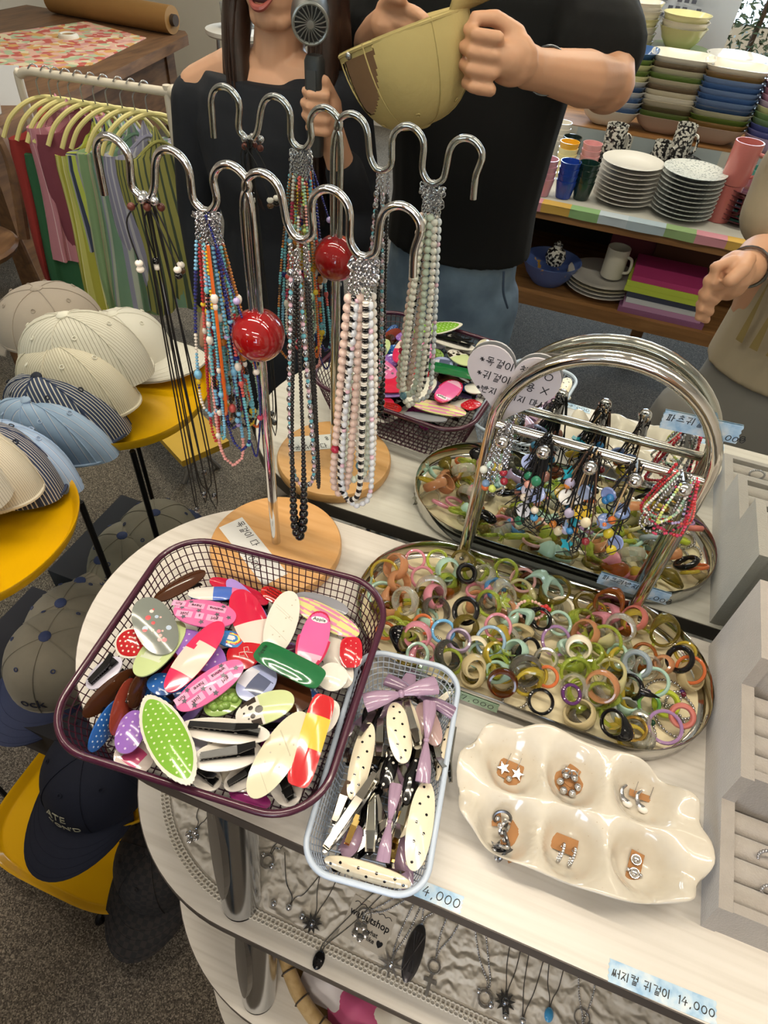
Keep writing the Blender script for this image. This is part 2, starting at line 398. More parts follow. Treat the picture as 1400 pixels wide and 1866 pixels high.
TB = thing('display_table', 'white tiered display table with dark edges and rounded end', 'table', (0, 0, FLOOR))
TIER = [(-.28, -.2225, .21, 0), (-.205, -.2495, .2375, -.262), (-.13, -.2785, .2665, -.502), (-.06, -.305, .293, -.72)]
for k, (cx, cy, r, z) in enumerate(TIER):
    z -= FLOOR
    sl = part('tabletop' if k == 0 else 'shelf', MB().prism(stadium(cx, cy, r-.0012, .95), z-.024, z), BOARD, TB, smooth=False)
    o_ = stadium(cx, cy, r, .95); i_ = stadium(cx, cy, r-.0012, .95); n = len(o_)
    band = MB(); vs = [(x, y, q) for q in (z-.0248, z-.0006) for x, y in o_]+[(x, y, q) for q in (z-.0248, z-.0006) for x, y in i_]
    fs = []
    for j in range(n):
        k2 = (j+1) % n; fs += [(j, k2, n+k2, n+j), (n+j, n+k2, 3*n+k2, 3*n+j), (2*n+j, j, j+0, 2*n+j)[:0] or (2*n+k2, k2, j, 2*n+j)]
    band.add(vs, fs); part('edge_band', band, EDGE, sl, smooth=False)
LEGM = mat('b9bcc0', .16, 1); LEGF = mat('6d675f', .35, .6)
def tleg(tx, ty, zt, bx, by, zb):
    a = V((tx, ty, zt-FLOOR)); b = V((bx, by, zb-FLOOR)); pts = [a+(b-a)*i/8 for i in range(9)]
    l = part('leg', MB().tube(pts+[b+V((0, 0, -.0))], lambda t: .0265-.002*t, 24), LEGM, TB)
    d = (b-a).normalized(); f = V((-.55, -.83, 0)); f = (f-d*f.dot(d)).normalized(); s = d.cross(f); L = (b-a).length
    ring = [(.019*cos(2*pi*i/24), -L*.03+(L*.44)*sin(2*pi*i/24)) for i in range(24)]
    m = MB(); c = (a+b)/2-d*L*.06
    pr = [[c+s*u+d*v_+f*h for u, v_ in ring] for h in (.0185, .0262)]
    m.loft(pr); part('face_plate', m, LEGF, l, smooth=False)
for (a, b, zt, zb) in ((0, 1, -.0248, -.262), (1, 2, -.2868, -.502), (2, 3, -.5268, -.72)):
    for sx in (0, 1):
        for sy in (0, 1):
            A, B = TIER[a], TIER[b]
            fx = (lambda t: t[0]+.075 if t is not TIER[0] else -.205) if not sx else (lambda t: .9)
            ya = (A[1]-A[2]+.03) if not sy else (A[1]+A[2]-.035); yb = (B[1]-B[2]+.036) if not sy else (B[1]+B[2]-.035)
            xa = [-.208, -.17, -.115][a] if not sx else .9; xb = [-.196, -.16, -.105][a] if not sx else .92
            tleg(xa, ya, zt, xb, yb, zb)
for x in (-.1, .9):
    for y in (-.5, -.1): part('foot', MB().lathe([(0, .206), (.03, .206), (.026, 0), (0, 0)], 20, M=Matrix.Translation((x, y, -.001+.0))), LEGM, TB)
# ================================================================== necklace stand
BEECH = wood('beech', ('c08c4e', 'd3a063', 'dfb078'), (3, 30, 30), .42, 2.0)
PX, PY = -.3105, -.0985
ST = thing('necklace_stand', 'chrome wave-hook necklace stand with red ball and round wooden base', 'stand', (PX, PY, 0))
part('base', MB().lathe([(0, 0), (.086, 0), (.089, .002), (.09, .005), (.09, .014), (.088, .0175), (.085, .0185), (0, .0185)], 64), BEECH, ST)
part('pole', MB().tube([(0, 0, .018), (0, 0, .33)], .0062, 16), CHROME, ST)
part('ball', MB().ball((0, 0, .3385), .0272, 40, 24), mat('8e0f12', .07, coat=.8), ST)
def hook_path(xs, z0s, sgn):
    """serpentine from the free tip to the pole"""
    tip, tops, vals, px = xs
    P = [(tip[0], 0, tip[1])]
    P.append((tip[0]+sgn*.001, 0, tip[1]+.022))
    for i, (tx, tz) in enumerate(tops):
        h = .0175
        P += [(tx-sgn*h, 0, tz-.014), (tx-sgn*h*.62, 0, tz-.0035), (tx, 0, tz-.0005+.001), (tx+sgn*h*.62, 0, tz-.0035), (tx+sgn*h*.98, 0, tz-.014)]
        if i < len(vals):
            vx, vz = vals[i]
            P += [(vx-sgn*.0115, 0, vz+.011), (vx-sgn*.006, 0, vz+.0035), (vx, 0, vz+.0015), (vx+sgn*.007, 0, vz+.0035), (vx+sgn*.0135, 0, vz+.014)]
    P += [(px, 0, .462), (px, 0, .36)]
    return [V(p) for p in P]
rel = lambda L: [(x-PX, z) for x, z in L]
lp = hook_path((rel([(-.465, .447)])[0], rel([(-.445, .5), (-.383, .4995), (-.3245, .4975)]), rel([(-.4195, .4515), (-.3545, .4525)]), -.0042), None, 1)
rp = hook_path((rel([(-.1525, .438)])[0], rel([(-.1675, .494), (-.2305, .495), (-.2935, .4965)]), rel([(-.1985, .444), (-.2585, .4465)]), .0042), None, -1)
part('hook_rail', MB().tube(spline(lp, 6), .0036, 12), CHROME, ST); part('hook_rail', MB().tube(spline(rp, 6), .0036, 12), CHROME, ST)
nt_ = tag(part('price_note', MB().box((-.018, -.068, .0188), (.018, .055, .0192)), mat('dfe0de', .6), smooth=False), 'white paper note with handwriting taped on the wooden stand base', 'note')
nt_.matrix_world = TR((-.338, -.122, 0), RD(58))
tm = MB(); A = Matrix.Rotation(RD(-90), 4, 'Z')
pen(tm, '목걸이 다', -.05, .004, .011, .0006, .0194, M=A); pen(tm, '8,000', 0, -.013, .010, .0006, .0194, M=A)
part('handwriting', tm, INK, nt_)
# ================================================================== oval tray with arched handle and peg bar
TX0, TX1, TY, TRAD = -.073, .163, -.1165, .1035
TRAY = thing('oval_tray', 'polished oval metal tray with arched handle heaped with plastic rings', 'tray', (0, 0, 0))
def stad2(r, z):
    n = 24
    return [(TX0+r*cos(pi/2+pi*i/n), TY+r*sin(pi/2+pi*i/n), z) for i in range(n+1)]+[(TX1+r*cos(-pi/2+pi*i/n), TY+r*sin(-pi/2+pi*i/n), z) for i in range(n+1)]
part('bowl', MB().loft([stad2(TRAD-.012, .0005), stad2(TRAD-.004, .001), stad2(TRAD, .006), stad2(TRAD+.0005, .029), stad2(TRAD-.0005, .031), stad2(TRAD-.0022, .029), stad2(TRAD-.0028, .007), stad2(TRAD-.008, .004)]), mat('c8c6c0', .1, 1), TRAY)
part('lining', MB().loft([stad2(TRAD-.0085, .0043), stad2(TRAD-.0085, .0052)]), mat('ded2ae', .55, var=.05), TRAY, smooth=False)
HX0, HX1, HY = -.0655, .1665, -.0165; hr = (HX1-HX0)/2; hc = (HX0+HX1)/2
ap = [(HX0, HY, .018), (HX0, HY, .12), (HX0, HY, .245)]+[(hc+hr*cos(pi-pi*i/28), HY, .248+hr*.99*sin(pi-pi*i/28)) for i in range(1, 28)]+[(HX1, HY, .245), (HX1, HY, .12), (HX1, HY, .018)]
HM = mat('cfcbc2', .09, 1)
part('handle', MB().tube(ap, .0078, 16), HM, TRAY)
for x in (HX0, HX1):
    part('handle_bracket', MB().box((x-.009, HY-.006, .006), (x+.009, HY+.003, .03)), HM, TRAY)
    part('bolt', MB().lathe([(0, .004), (.003, .003), (.0038, 0), (0, 0)], 10, M=frame_z((x, HY-.0065, .018), (0, -1, 0))), STEEL, TRAY)
bar = part('peg_bar', MB().tube([(HX0+.004, HY-.004, .2515), (HX1-.004, HY-.004, .2515)], .0055, 14), HM, TRAY)
PEGS = [(-.047, -.058), (-.003, -.056), (.047, -.06), (.093, -.06), (.141, -.052)]
for px, py in PEGS:
    part('peg', MB().tube([(px, HY-.006, .2515), (px, py+.008, .2575)], .0058, 12).tube([(px, HY-.008, .2517), (px, HY-.013, .2524)], .0062, 12), mat('8f8d8a', .12, 1), bar)
    part('peg_ball', MB().ball((px, py, .259), .0078, 16, 10), CHROME, bar)
def tape(name, w_, h, label, c, loc, rz, txts, penr=.0006, M=None, alpha=1, cat='price tag', seed=0):
    m, nt, b = shader('tape_'+c, .55)
    tc = N(nt, 'ShaderNodeTexCoord'); n1 = N(nt, 'ShaderNodeTexNoise'); n1.inputs['Scale'].default_value = 70; n1.inputs['Detail'].default_value = 5
    nt.links.new(tc.outputs['Object'], n1.inputs['Vector']); col = {'sky': ('8fb6d8', 'b4d0e6', 'd8e3ea'), 'green': ('8fae92', '9ab79c', 'a8c2a8')}[c]
    nt.links.new(ramp(nt, n1.outputs['Fac'], [(.35, col[0]), (.5, col[1]), (.68, col[2])]), b.inputs['Base Color'])
    b.inputs['Alpha'].default_value = alpha
    k = random.Random(seed); e = []
    pts = [(-w_/2, -h/2), (w_/2, -h/2)]+[(w_/2+(.0006 if i % 2 else -.0006), -h/2+h*i/8) for i in range(1, 8)]+[(w_/2, h/2), (-w_/2, h/2)]+[(-w_/2+(.0006 if i % 2 else -.0006), h/2-h*i/8) for i in range(1, 8)]
    o = tag(part(name, MB().prism(pts, 0, .0003), m, smooth=False), label, cat)
    o.matrix_world = M if M is not None else TR(loc, rz)
    t = MB()
    for s, x, y, hh in txts: pen(t, s, x, y, hh, penr, .0004)
    part('handwriting', t, INK, o); return o
tape('price_tape', .046, .0155, 'sky-blue paper tape price tag reading 4,000 at table edge', 'sky', (.0295, -.4235, .0002), RD(2), [('4,000', -.017, -.0045, .0095)], .0005)
tape('price_tape', .094, .0185, 'sky-blue paper tape price tag reading 14,000 near front table edge', 'sky', (.2385, -.4215, .0002), RD(1.5), [('써지컬 귀걸이 14,000', -.044, -.004, .0073)], .0005)
tape('price_tape', .066, .017, 'green paper tape price tag reading 7,000 on front of oval tray', 'green', 0, 0, [('7,000', -.012, -.005, .010)], .0005, M=frame_z((.002, TY-TRAD-.0012, .0155), (0, -1, 0), (1, 0, 0)))
tape('price_tape', .09, .022, 'blue tape reading 7,000 stuck low on the mirror behind the tray', 'sky', 0, 0, [('파크리반지', -.041, .001, .0085), ('7,000', .014, -.0085, .009)], .0005, M=frame_z((.158, -.0012, .041), (0, -1, 0), (1, 0, 0)), alpha=.75)
tape('price_tape', .075, .022, 'blue tape with two lines of writing on the mirror right of the handle', 'sky', 0, 0, [('파츠귀걸이', -.034, .0, .0085), ('12,000', .01, -.009, .0075)], .0005, M=frame_z((.139, -.0012, .302), (0, -1, 0), (1, 0, .06)), alpha=.75)
# heart notice on the mirror
hp = []
for i in range(60):
    t = 2*pi*i/60; hp.append((16*sin(t)**3/17, (13*cos(t)-5*cos(2*t)-2*cos(3*t)-cos(4*t))/17))
hp = [(x*.0545, y*.056) for x, y in hp][::-1]
HT = tag(part('heart_sign', MB().prism(hp, 0, .0022), mat('d2cdd2', .35, trans=.25), smooth=False), 'frosted heart-shaped notice with handwritten lines stuck on the mirror', 'sign')
HT.matrix_world = frame_z((-.058, -.0035, .297), (0, -1, 0), (1, 0, -.02))
hm = MB()
pen(hm, '*목걸이 착용 O', -.041, .016, .0098, .0006, .0024); pen(hm, '*귀걸이 착용 X', -.041, -.0015, .0098, .0006, .0024); pen(hm, '*반지 올리지 마세요', -.038, -.019, .0085, .0006, .0024)
part('handwriting', hm, INK, HT)
# ================================================================== wire baskets
def wire_basket(name, label, M, W, D, R, Hh, taper, pitch, rim_r, wire_r, mcol, rimmat):
    t = thing(name, label, 'basket', M=M)
    def out(k, n=14):   # k 0 bottom..1 top
        s = taper+(1-taper)*k
        return rrect(W-2*(1-k)*taper, D-2*(1-k)*taper, R, n)
    top = rrect(W, D, R, 12)
    part('rim', MB().tube([(x, y, Hh) for x, y in top], rim_r, 10, closed=True), rimmat, t)
    wm = MB()
    zs = []; z = .004
    nrow = int(Hh/pitch)
    for i in range(nrow):
        k = (i+.35)/nrow
        wm.tube([(x, y, .0012+Hh*k) for x, y in rrect(W-2*taper*(1-k), D-2*taper*(1-k), R, 6)], wire_r, 4, closed=True)
    P0 = resample([(x, y, 0) for x, y in rrect(W-2*taper, D-2*taper, R, 10)], pitch*(1-2*taper/W), True); cnt = len(P0)
    def at(poly, u):
        L = [0]
        for a, b in zip(poly, poly[1:]+poly[:1]): L.append(L[-1]+sqrt((a[0]-b[0])**2+(a[1]-b[1])**2))
        d = u*L[-1]
        for i in range(len(poly)):
            if L[i+1] >= d:
                f = (d-L[i])/max(1e-9, L[i+1]-L[i]); a, b = poly[i], poly[(i+1) % len(poly)]; return a[0]+(b[0]-a[0])*f, a[1]+(b[1]-a[1])*f
        return poly[0]
    pb, pt = rrect(W-2*taper, D-2*taper, R, 10), rrect(W, D, R, 10)
    for i in range(cnt):
        a = at(pb, i/cnt); b = at(pt, i/cnt)
        a2 = (a[0]*.96, a[1]*.96)
        wm.tube([(a2[0], a2[1], .0012), (a[0], a[1], .004), ((a[0]+b[0])/2, (a[1]+b[1])/2, Hh*.5), (b[0], b[1], Hh)], wire_r, 4)
    part('side_wires', wm, mcol, t, kind='stuff')
    bm_ = MB(); w2, d2 = W/2-taper, D/2-taper
    n = int(2*w2/pitch)
    for i in range(n+1):
        x = -w2*.97+2*w2*.97*i/n; e = max(0, abs(x)-(w2-R)); yy = d2-R+sqrt(max(0, R*R-e*e)); bm_.tube([(x, -yy*.99, .0012), (x, yy*.99, .0012)], wire_r, 4)
    n = int(2*d2/pitch)
    for i in range(n+1):
        y = -d2*.97+2*d2*.97*i/n; e = max(0, abs(y)-(d2-R)); xx = w2-R+sqrt(max(0, R*R-e*e)); bm_.tube([(-xx*.99, y, .0022), (xx*.99, y, .0022)], wire_r, 4)
    part('bottom_wires', bm_, mcol, t, kind='stuff')
    return t
PLUM = mat('451a2f', .28, coat=.4)
BIG = TR((-.2495, -.3085, .0005), RD(5.5))
wire_basket('wire_basket', 'dark plum wire mesh basket full of colourful hair clips', BIG, .284, .283, .055, .078, .02, .0088, .0037, .00075, mat('3d1426', .35), PLUM)
SMB = TR((-.0575, -.337, .0005), RD(8))
wire_basket('wire_basket', 'small pale blue wire basket of polka-dot and bow hair clips', SMB, .116, .238, .03, .049, .011, .0072, .0030, .0007, mat('c3cedd', .4), mat('bccadb', .35, coat=.3))
# ================================================================== wavy earring dish
DX, DY, DRZ = .137, -.3045, RD(3)
WELLS = [(-.0705, .024), (-.0085, .033), (.062, .0395), (-.066, -.041), (-.003, -.036), (.0645, -.0285)]
def dish_z(x, y):
    g = max(exp(-((((x-a)/.0275)**2+((y-b)/.029)**2)**1.9)) for a, b in WELLS)
    return .0365-.032*g
def dish_pt(i, n, k):
    q = 2*pi*i/n; a, b = .1255, .0745
    c, s = cos(q), sin(q); e = 2/2.6
    x0, y0 = a*math.copysign(abs(c)**e, c), b*math.copysign(abs(s)**e, s)
    wv = 1+.024*cos(10*q+.6)
    return x0*wv*k, y0*wv*k
def dish_surf(k, i, n, off):
    x, y = dish_pt(i, n, k); q = 2*pi*i/n
    z = dish_z(x, y)+.005*cos(10*q+.6)*k**4+.002*k**6
    return (x, y, z+off)
dm = MB(); nn = 120; ks = [.02, .07, .13, .19, .25, .31, .37, .43, .49, .55, .61, .67, .73, .79, .85, .9, .95, .985]
rings = [[dish_surf(k, i, nn, 0) for i in range(nn)] for k in ks]+[[dish_surf(1.0, i, nn, -.002) for i in range(nn)]]+[[dish_surf(k, i, nn, -.0044) for i in range(nn)] for k in reversed(ks)]
dm.loft([r[::-1] for r in rings])
def speck():
    m, nt, b = shader('speckled_glaze', .16, Coat_Weight=.6)
    tc = N(nt, 'ShaderNodeTexCoord'); v = N(nt, 'ShaderNodeTexVoronoi'); v.inputs['Scale'].default_value = 120; nt.links.new(tc.outputs['Object'], v.inputs['Vector'])
    nt.links.new(ramp(nt, v.outputs['Distance'], [(.0, 'a58b66'), (.08, 'd3cbbb'), (1, 'd6cfc0')]), b.inputs['Base Color']); return m
dish = tag(part('earring_dish', dm, speck(), ang=80), 'cream ceramic dish with wavy edge and six earring wells', 'dish'); dish.matrix_world = TR((DX, DY, .0006), DRZ)
# ================================================================== stepped velvet ring display
VELV = mat('a39c94', .9, sheen=.8, bump=.25, bscale=500, var=.08, vscale=40); VELR = mat('a8a199', .9, sheen=.9, bump=.25, bscale=500, var=.1, vscale=60)
RD_ = thing('ring_display', 'grey velvet stepped ring display at the table end', 'ring display', (.27, -.02, 0))
prof = [(-.335, 0), (-.328, .040), (-.224, .044), (-.219, .087), (-.113, .091), (-.108, .136), (0, .14), (0, 0)]
sd = MB()
X1 = .30
def slab(x0, x1):
    m = MB(); vs = [(x, y, z) for x in (x0, x1) for y, z in prof]; n = len(prof)
    return m.add(vs, [tuple(range(n)), tuple(range(2*n-1, n-1, -1))]+[(n+i, n+(i+1) % n, (i+1) % n, i) for i in range(n)])
part('side_panel', slab(0, .013), VELV, RD_, smooth=False); part('side_panel', slab(X1-.013, X1), VELV, RD_, smooth=False)
for i, (y0, y1, z0, z1) in enumerate(((-.335, -.224, .0, .0405), (-.224, -.113, .02, .0875), (-.113, -.0, .06, .1365))):
    dz = z1-z0
    part('front_strip', MB().loft([[(.013, y0+.001, z0), (.013, y0+.0075, z1), (.013, y0+.0165, z1+.0003), (.013, y0+.0165, z0)], [(X1-.013, y0+.001, z0), (X1-.013, y0+.0075, z1), (X1-.013, y0+.0165, z1+.0003), (X1-.013, y0+.0165, z0)]]), VELV, RD_, smooth=False)
    a, b = y0+.0168, y1-(.001 if i < 2 else .012)
    for k in range(4):
        w_ = (b-a)/4; yc = a+w_*(k+.5)
        ringp = [(yc+(w_/2-.0002)*math.copysign(abs(cos(q))**.75, cos(q)), z1-.0155+.012*math.copysign(abs(sin(q))**.7, sin(q))) for q in [2*pi*j/20 for j in range(20)]]
        part('foam_roll', MB().loft([[(x, p, q) for p, q in ringp] for x in (.0135, .1, .2, X1-.0135)]), VELR, RD_, ang=70)
part('back_strip', MB().box((.013, -.0115, .0), (X1-.013, -.001, .1395)), VELV, RD_, smooth=False)
# measured places (metres) of the clips and rings
CLIPS = [('oval', 'brown', -0.3619, -0.2406, 0.062, 69.5, 0.0706, 0.0243), ('oval', 'greyprint', -0.3454, -0.31, 0.082, -35.5, 0.0767, 0.0427), ('scallop', 'reddot', -0.362, -0.333, 0.07, 77.7, 0.0353, 0.0369), ('oval', 'pinktext', -0.3062, -0.2729, 0.078, 16.3, 0.0701, 0.0397), ('oval', 'pinkpale', -0.2821, -0.3281, 0.088, 84.6, 0.0929, 0.0311), ('oval', 'pinktext', -0.2503, -0.3511, 0.086, 60.7, 0.0767, 0.0311), ('oval', 'limephoto', -0.3292, -0.3273, 0.072, 89.8, 0.0778, 0.0382), ('oval', 'purpledot', -0.2903, -0.3139, 0.072, -15.3, 0.0762, 0.0368), ('oval', 'redwhite', -0.2606, -0.2553, 0.07, -44.3, 0.0879, 0.0385), ('oval', 'marblewhite', -0.2229, -0.2472, 0.075, -77.3, 0.0855, 0.0357), ('oval', 'stripey', -0.1818, -0.2188, 0.07, -8.8, 0.0897, 0.0299), ('oval', 'silver', -0.1964, -0.1981, 0.062, -1.5, 0.0711, 0.0234), ('tongue', 'pinkapple', -0.1786, -0.2558, 0.08, -78.8, 0.0721, 0.0367), ('rect', 'greenapple', -0.186, -0.3006, 0.09, -5.5, 0.0795, 0.0281), ('oval', 'whiteplain', -0.142, -0.2884, 0.075, 71.7, 0.0317, 0.033), ('round', 'redsmall', -0.1365, -0.2499, 0.07, -67.2, 0.0368, 0.0249), ('rect', 'redyellow', -0.1314, -0.3623, 0.083, -81.7, 0.0919, 0.0253), ('oval', 'whiteplain', -0.1307, -0.3311, 0.072, -89.4, 0.0412, 0.0259), ('oval', 'marblecream', -0.1539, -0.3875, 0.084, -96.1, 0.093, 0.0345), ('oval', 'puppy', -0.1874, -0.3518, 0.085, 43.8, 0.0602, 0.0325), ('oval', 'brown', -0.1811, -0.3172, 0.07, -28.7, 0.0669, 0.04), ('oval', 'bluephoto', -0.2112, -0.3271, 0.078, 78.2, 0.0459, 0.0376), ('oval', 'redbow', -0.243, -0.2969, 0.07, 80.8, 0.0391, 0.0369), ('oval', 'rainbow', -0.2652, -0.2881, 0.072, 11.3, 0.0316, 0.0218), ('oval', 'purple', -0.2772, -0.2316, 0.062, -28.8, 0.0848, 0.0232), ('oval', 'red', -0.2963, -0.2181, 0.058, 0.5, 0.079, 0.0244), ('oval', 'bluepuppy', -0.3145, -0.2381, 0.068, 27.8, 0.0636, 0.0219), ('oval', 'redtext', -0.2566, -0.2058, 0.056, -10.0, 0.0339, 0.0204), ('scallop', 'greendot', -0.258, -0.4157, 0.088, -33.7, 0.1112, 0.0391), ('under', 'white', -0.2122, -0.3885, 0.086, 12.9, 0.0919, 0.026), ('under', 'white', -0.1998, -0.4059, 0.078, 32.1, 0.0656, 0.0303), ('under', 'lav', -0.3681, -0.3731, 0.066, 73.0, 0.0428, 0.0268), ('edge', 'brown', -0.3528, -0.3871, 0.06, 75.6, 0.0669, 0.0118), ('edge', 'blue', -0.3369, -0.4174, 0.056, 95.7, 0.0577, 0.0126), ('edge', 'redbrown', -0.3303, -0.3959, 0.062, 108.1, 0.0632, 0.0145), ('edge', 'brown', -0.3263, -0.3764, 0.064, 102.2, 0.0381, 0.0118), ('oval', 'purpledot', -0.3068, -0.4152, 0.06, 109.6, 0.045, 0.0283), ('oval', 'pinktag', -0.295, -0.4317, 0.045, -8.5, 0.0399, 0.0338), ('oval', 'fruit', -0.233, -0.3581, 0.074, 49.6, 0.0399, 0.0288), ('under', 'white', -0.2157, -0.4252, 0.055, -11.1, 0.0354, 0.0246), ('oval', 'blue', -0.3071, -0.3596, 0.062, -9.2, 0.0333, 0.0268), ('oval', 'magenta', -0.1679, -0.4247, 0.05, 2.6, 0.0437, 0.0162), ('under', 'white', -0.1822, -0.4128, 0.058, 54.1, 0.0368, 0.0218), ('under', 'white', -0.1392, -0.4049, 0.06, -39.0, 0.0409, 0.0298), ('oval', 'cream', -0.1893, -0.4144, 0.052, -10.3, 0.0409, 0.022), ('oval', 'blue', -0.1549, -0.3123, 0.058, -36.6, 0.0337, 0.0209), ('oval', 'lav', -0.2398, -0.4038, 0.066, -8.1, 0.0252, 0.025), ('oval', 'white', -0.1493, -0.2593, 0.06, -47.9, 0.0707, 0.0298), ('oval', 'redwhite', -0.2625, -0.3336, 0.066, -28.2, 0.0307, 0.027), ('oval', 'greenplain', -0.241, -0.3311, 0.066, 50.9, 0.0252, 0.0239)]
SMALLCLIPS = [('dot', 'cream', -0.0827, -0.3498, 0.05, -80.9, 0.0815, 0.0214), ('dot', 'cream', -0.0571, -0.3093, 0.054, -62.0, 0.0665, 0.0249), ('dot', 'cream', -0.0074, -0.3867, 0.052, -81.0, 0.0824, 0.0247), ('dot', 'cream', -0.0395, -0.4395, 0.04, 6.4, 0.0823, 0.0167), ('bow', 'mauve', -0.0691, -0.2722, 0.06, 37.9, 0.0809, 0.0266), ('bow', 'mauve', -0.0279, -0.3106, 0.058, -76.8, 0.0863, 0.0186), ('bow', 'mauve2', -0.0509, -0.2597, 0.046, -6.8, 0.0819, 0.0199), ('oval', 'pearlpink', -0.0314, -0.2843, 0.046, -51.3, 0.0502, 0.0229), ('dotside', 'cream', -0.0074, -0.3016, 0.042, -85.7, 0.0713, 0.0121), ('jaw', 'black', -0.0726, -0.4029, 0.052, 76.9, 0.0838, 0.0126), ('jaw', 'black', -0.0521, -0.3992, 0.04, -70.5, 0.0584, 0.0135), ('bow', 'mauve', -0.0351, -0.3947, 0.046, -79.9, 0.0717, 0.0158), ('dotw', 'black', -0.0284, -0.3483, 0.046, -85.5, 0.0478, 0.0157), ('dotw', 'black', -0.0535, -0.3461, 0.042, -85.1, 0.0369, 0.0159), ('oval', 'cream', -0.0172, -0.3851, 0.042, 72.2, 0.035, 0.0096), ('jaw', 'black', -0.09, -0.2971, 0.04, -93.5, 0.0691, 0.0125), ('jaw', 'black', -0.075, -0.3179, 0.04, -71.9, 0.0445, 0.0104), ('jaw', 'black', -0.0852, -0.394, 0.036, 91.6, 0.0396, 0.0114), ('jaw', 'cream', -0.0481, -0.2915, 0.046, -57.0, 0.0567, 0.0158), ('oval', 'mauve', -0.0633, -0.4196, 0.034, 85.6, 0.0313, 0.0173), ('jaw', 'black', -0.0982, -0.3325, 0.034, -83.9, 0.0441, 0.0104), ('jaw', 'gold', -0.026, -0.4005, 0.034, -83.1, 0.0504, 0.0111), ('jaw', 'black', -0.026, -0.3835, 0.036, -91.4, 0.0487, 0.0113), ('jaw', 'gold', -0.0662, -0.4149, 0.04, 90.3, 0.026, 0.0094), ('jaw', 'black', -0.0145, -0.3095, 0.036, -59.4, 0.0422, 0.0121), ('oval', 'mauve', -0.042, -0.338, 0.028, -18.5, 0.0238, 0.0154), ('dotw', 'black', -0.0684, -0.3497, 0.03, -26.2, 0.0207, 0.0153), ('oval', 'cream', -0.0006, -0.4105, 0.028, 36.9, 0.0301, 0.0125)]
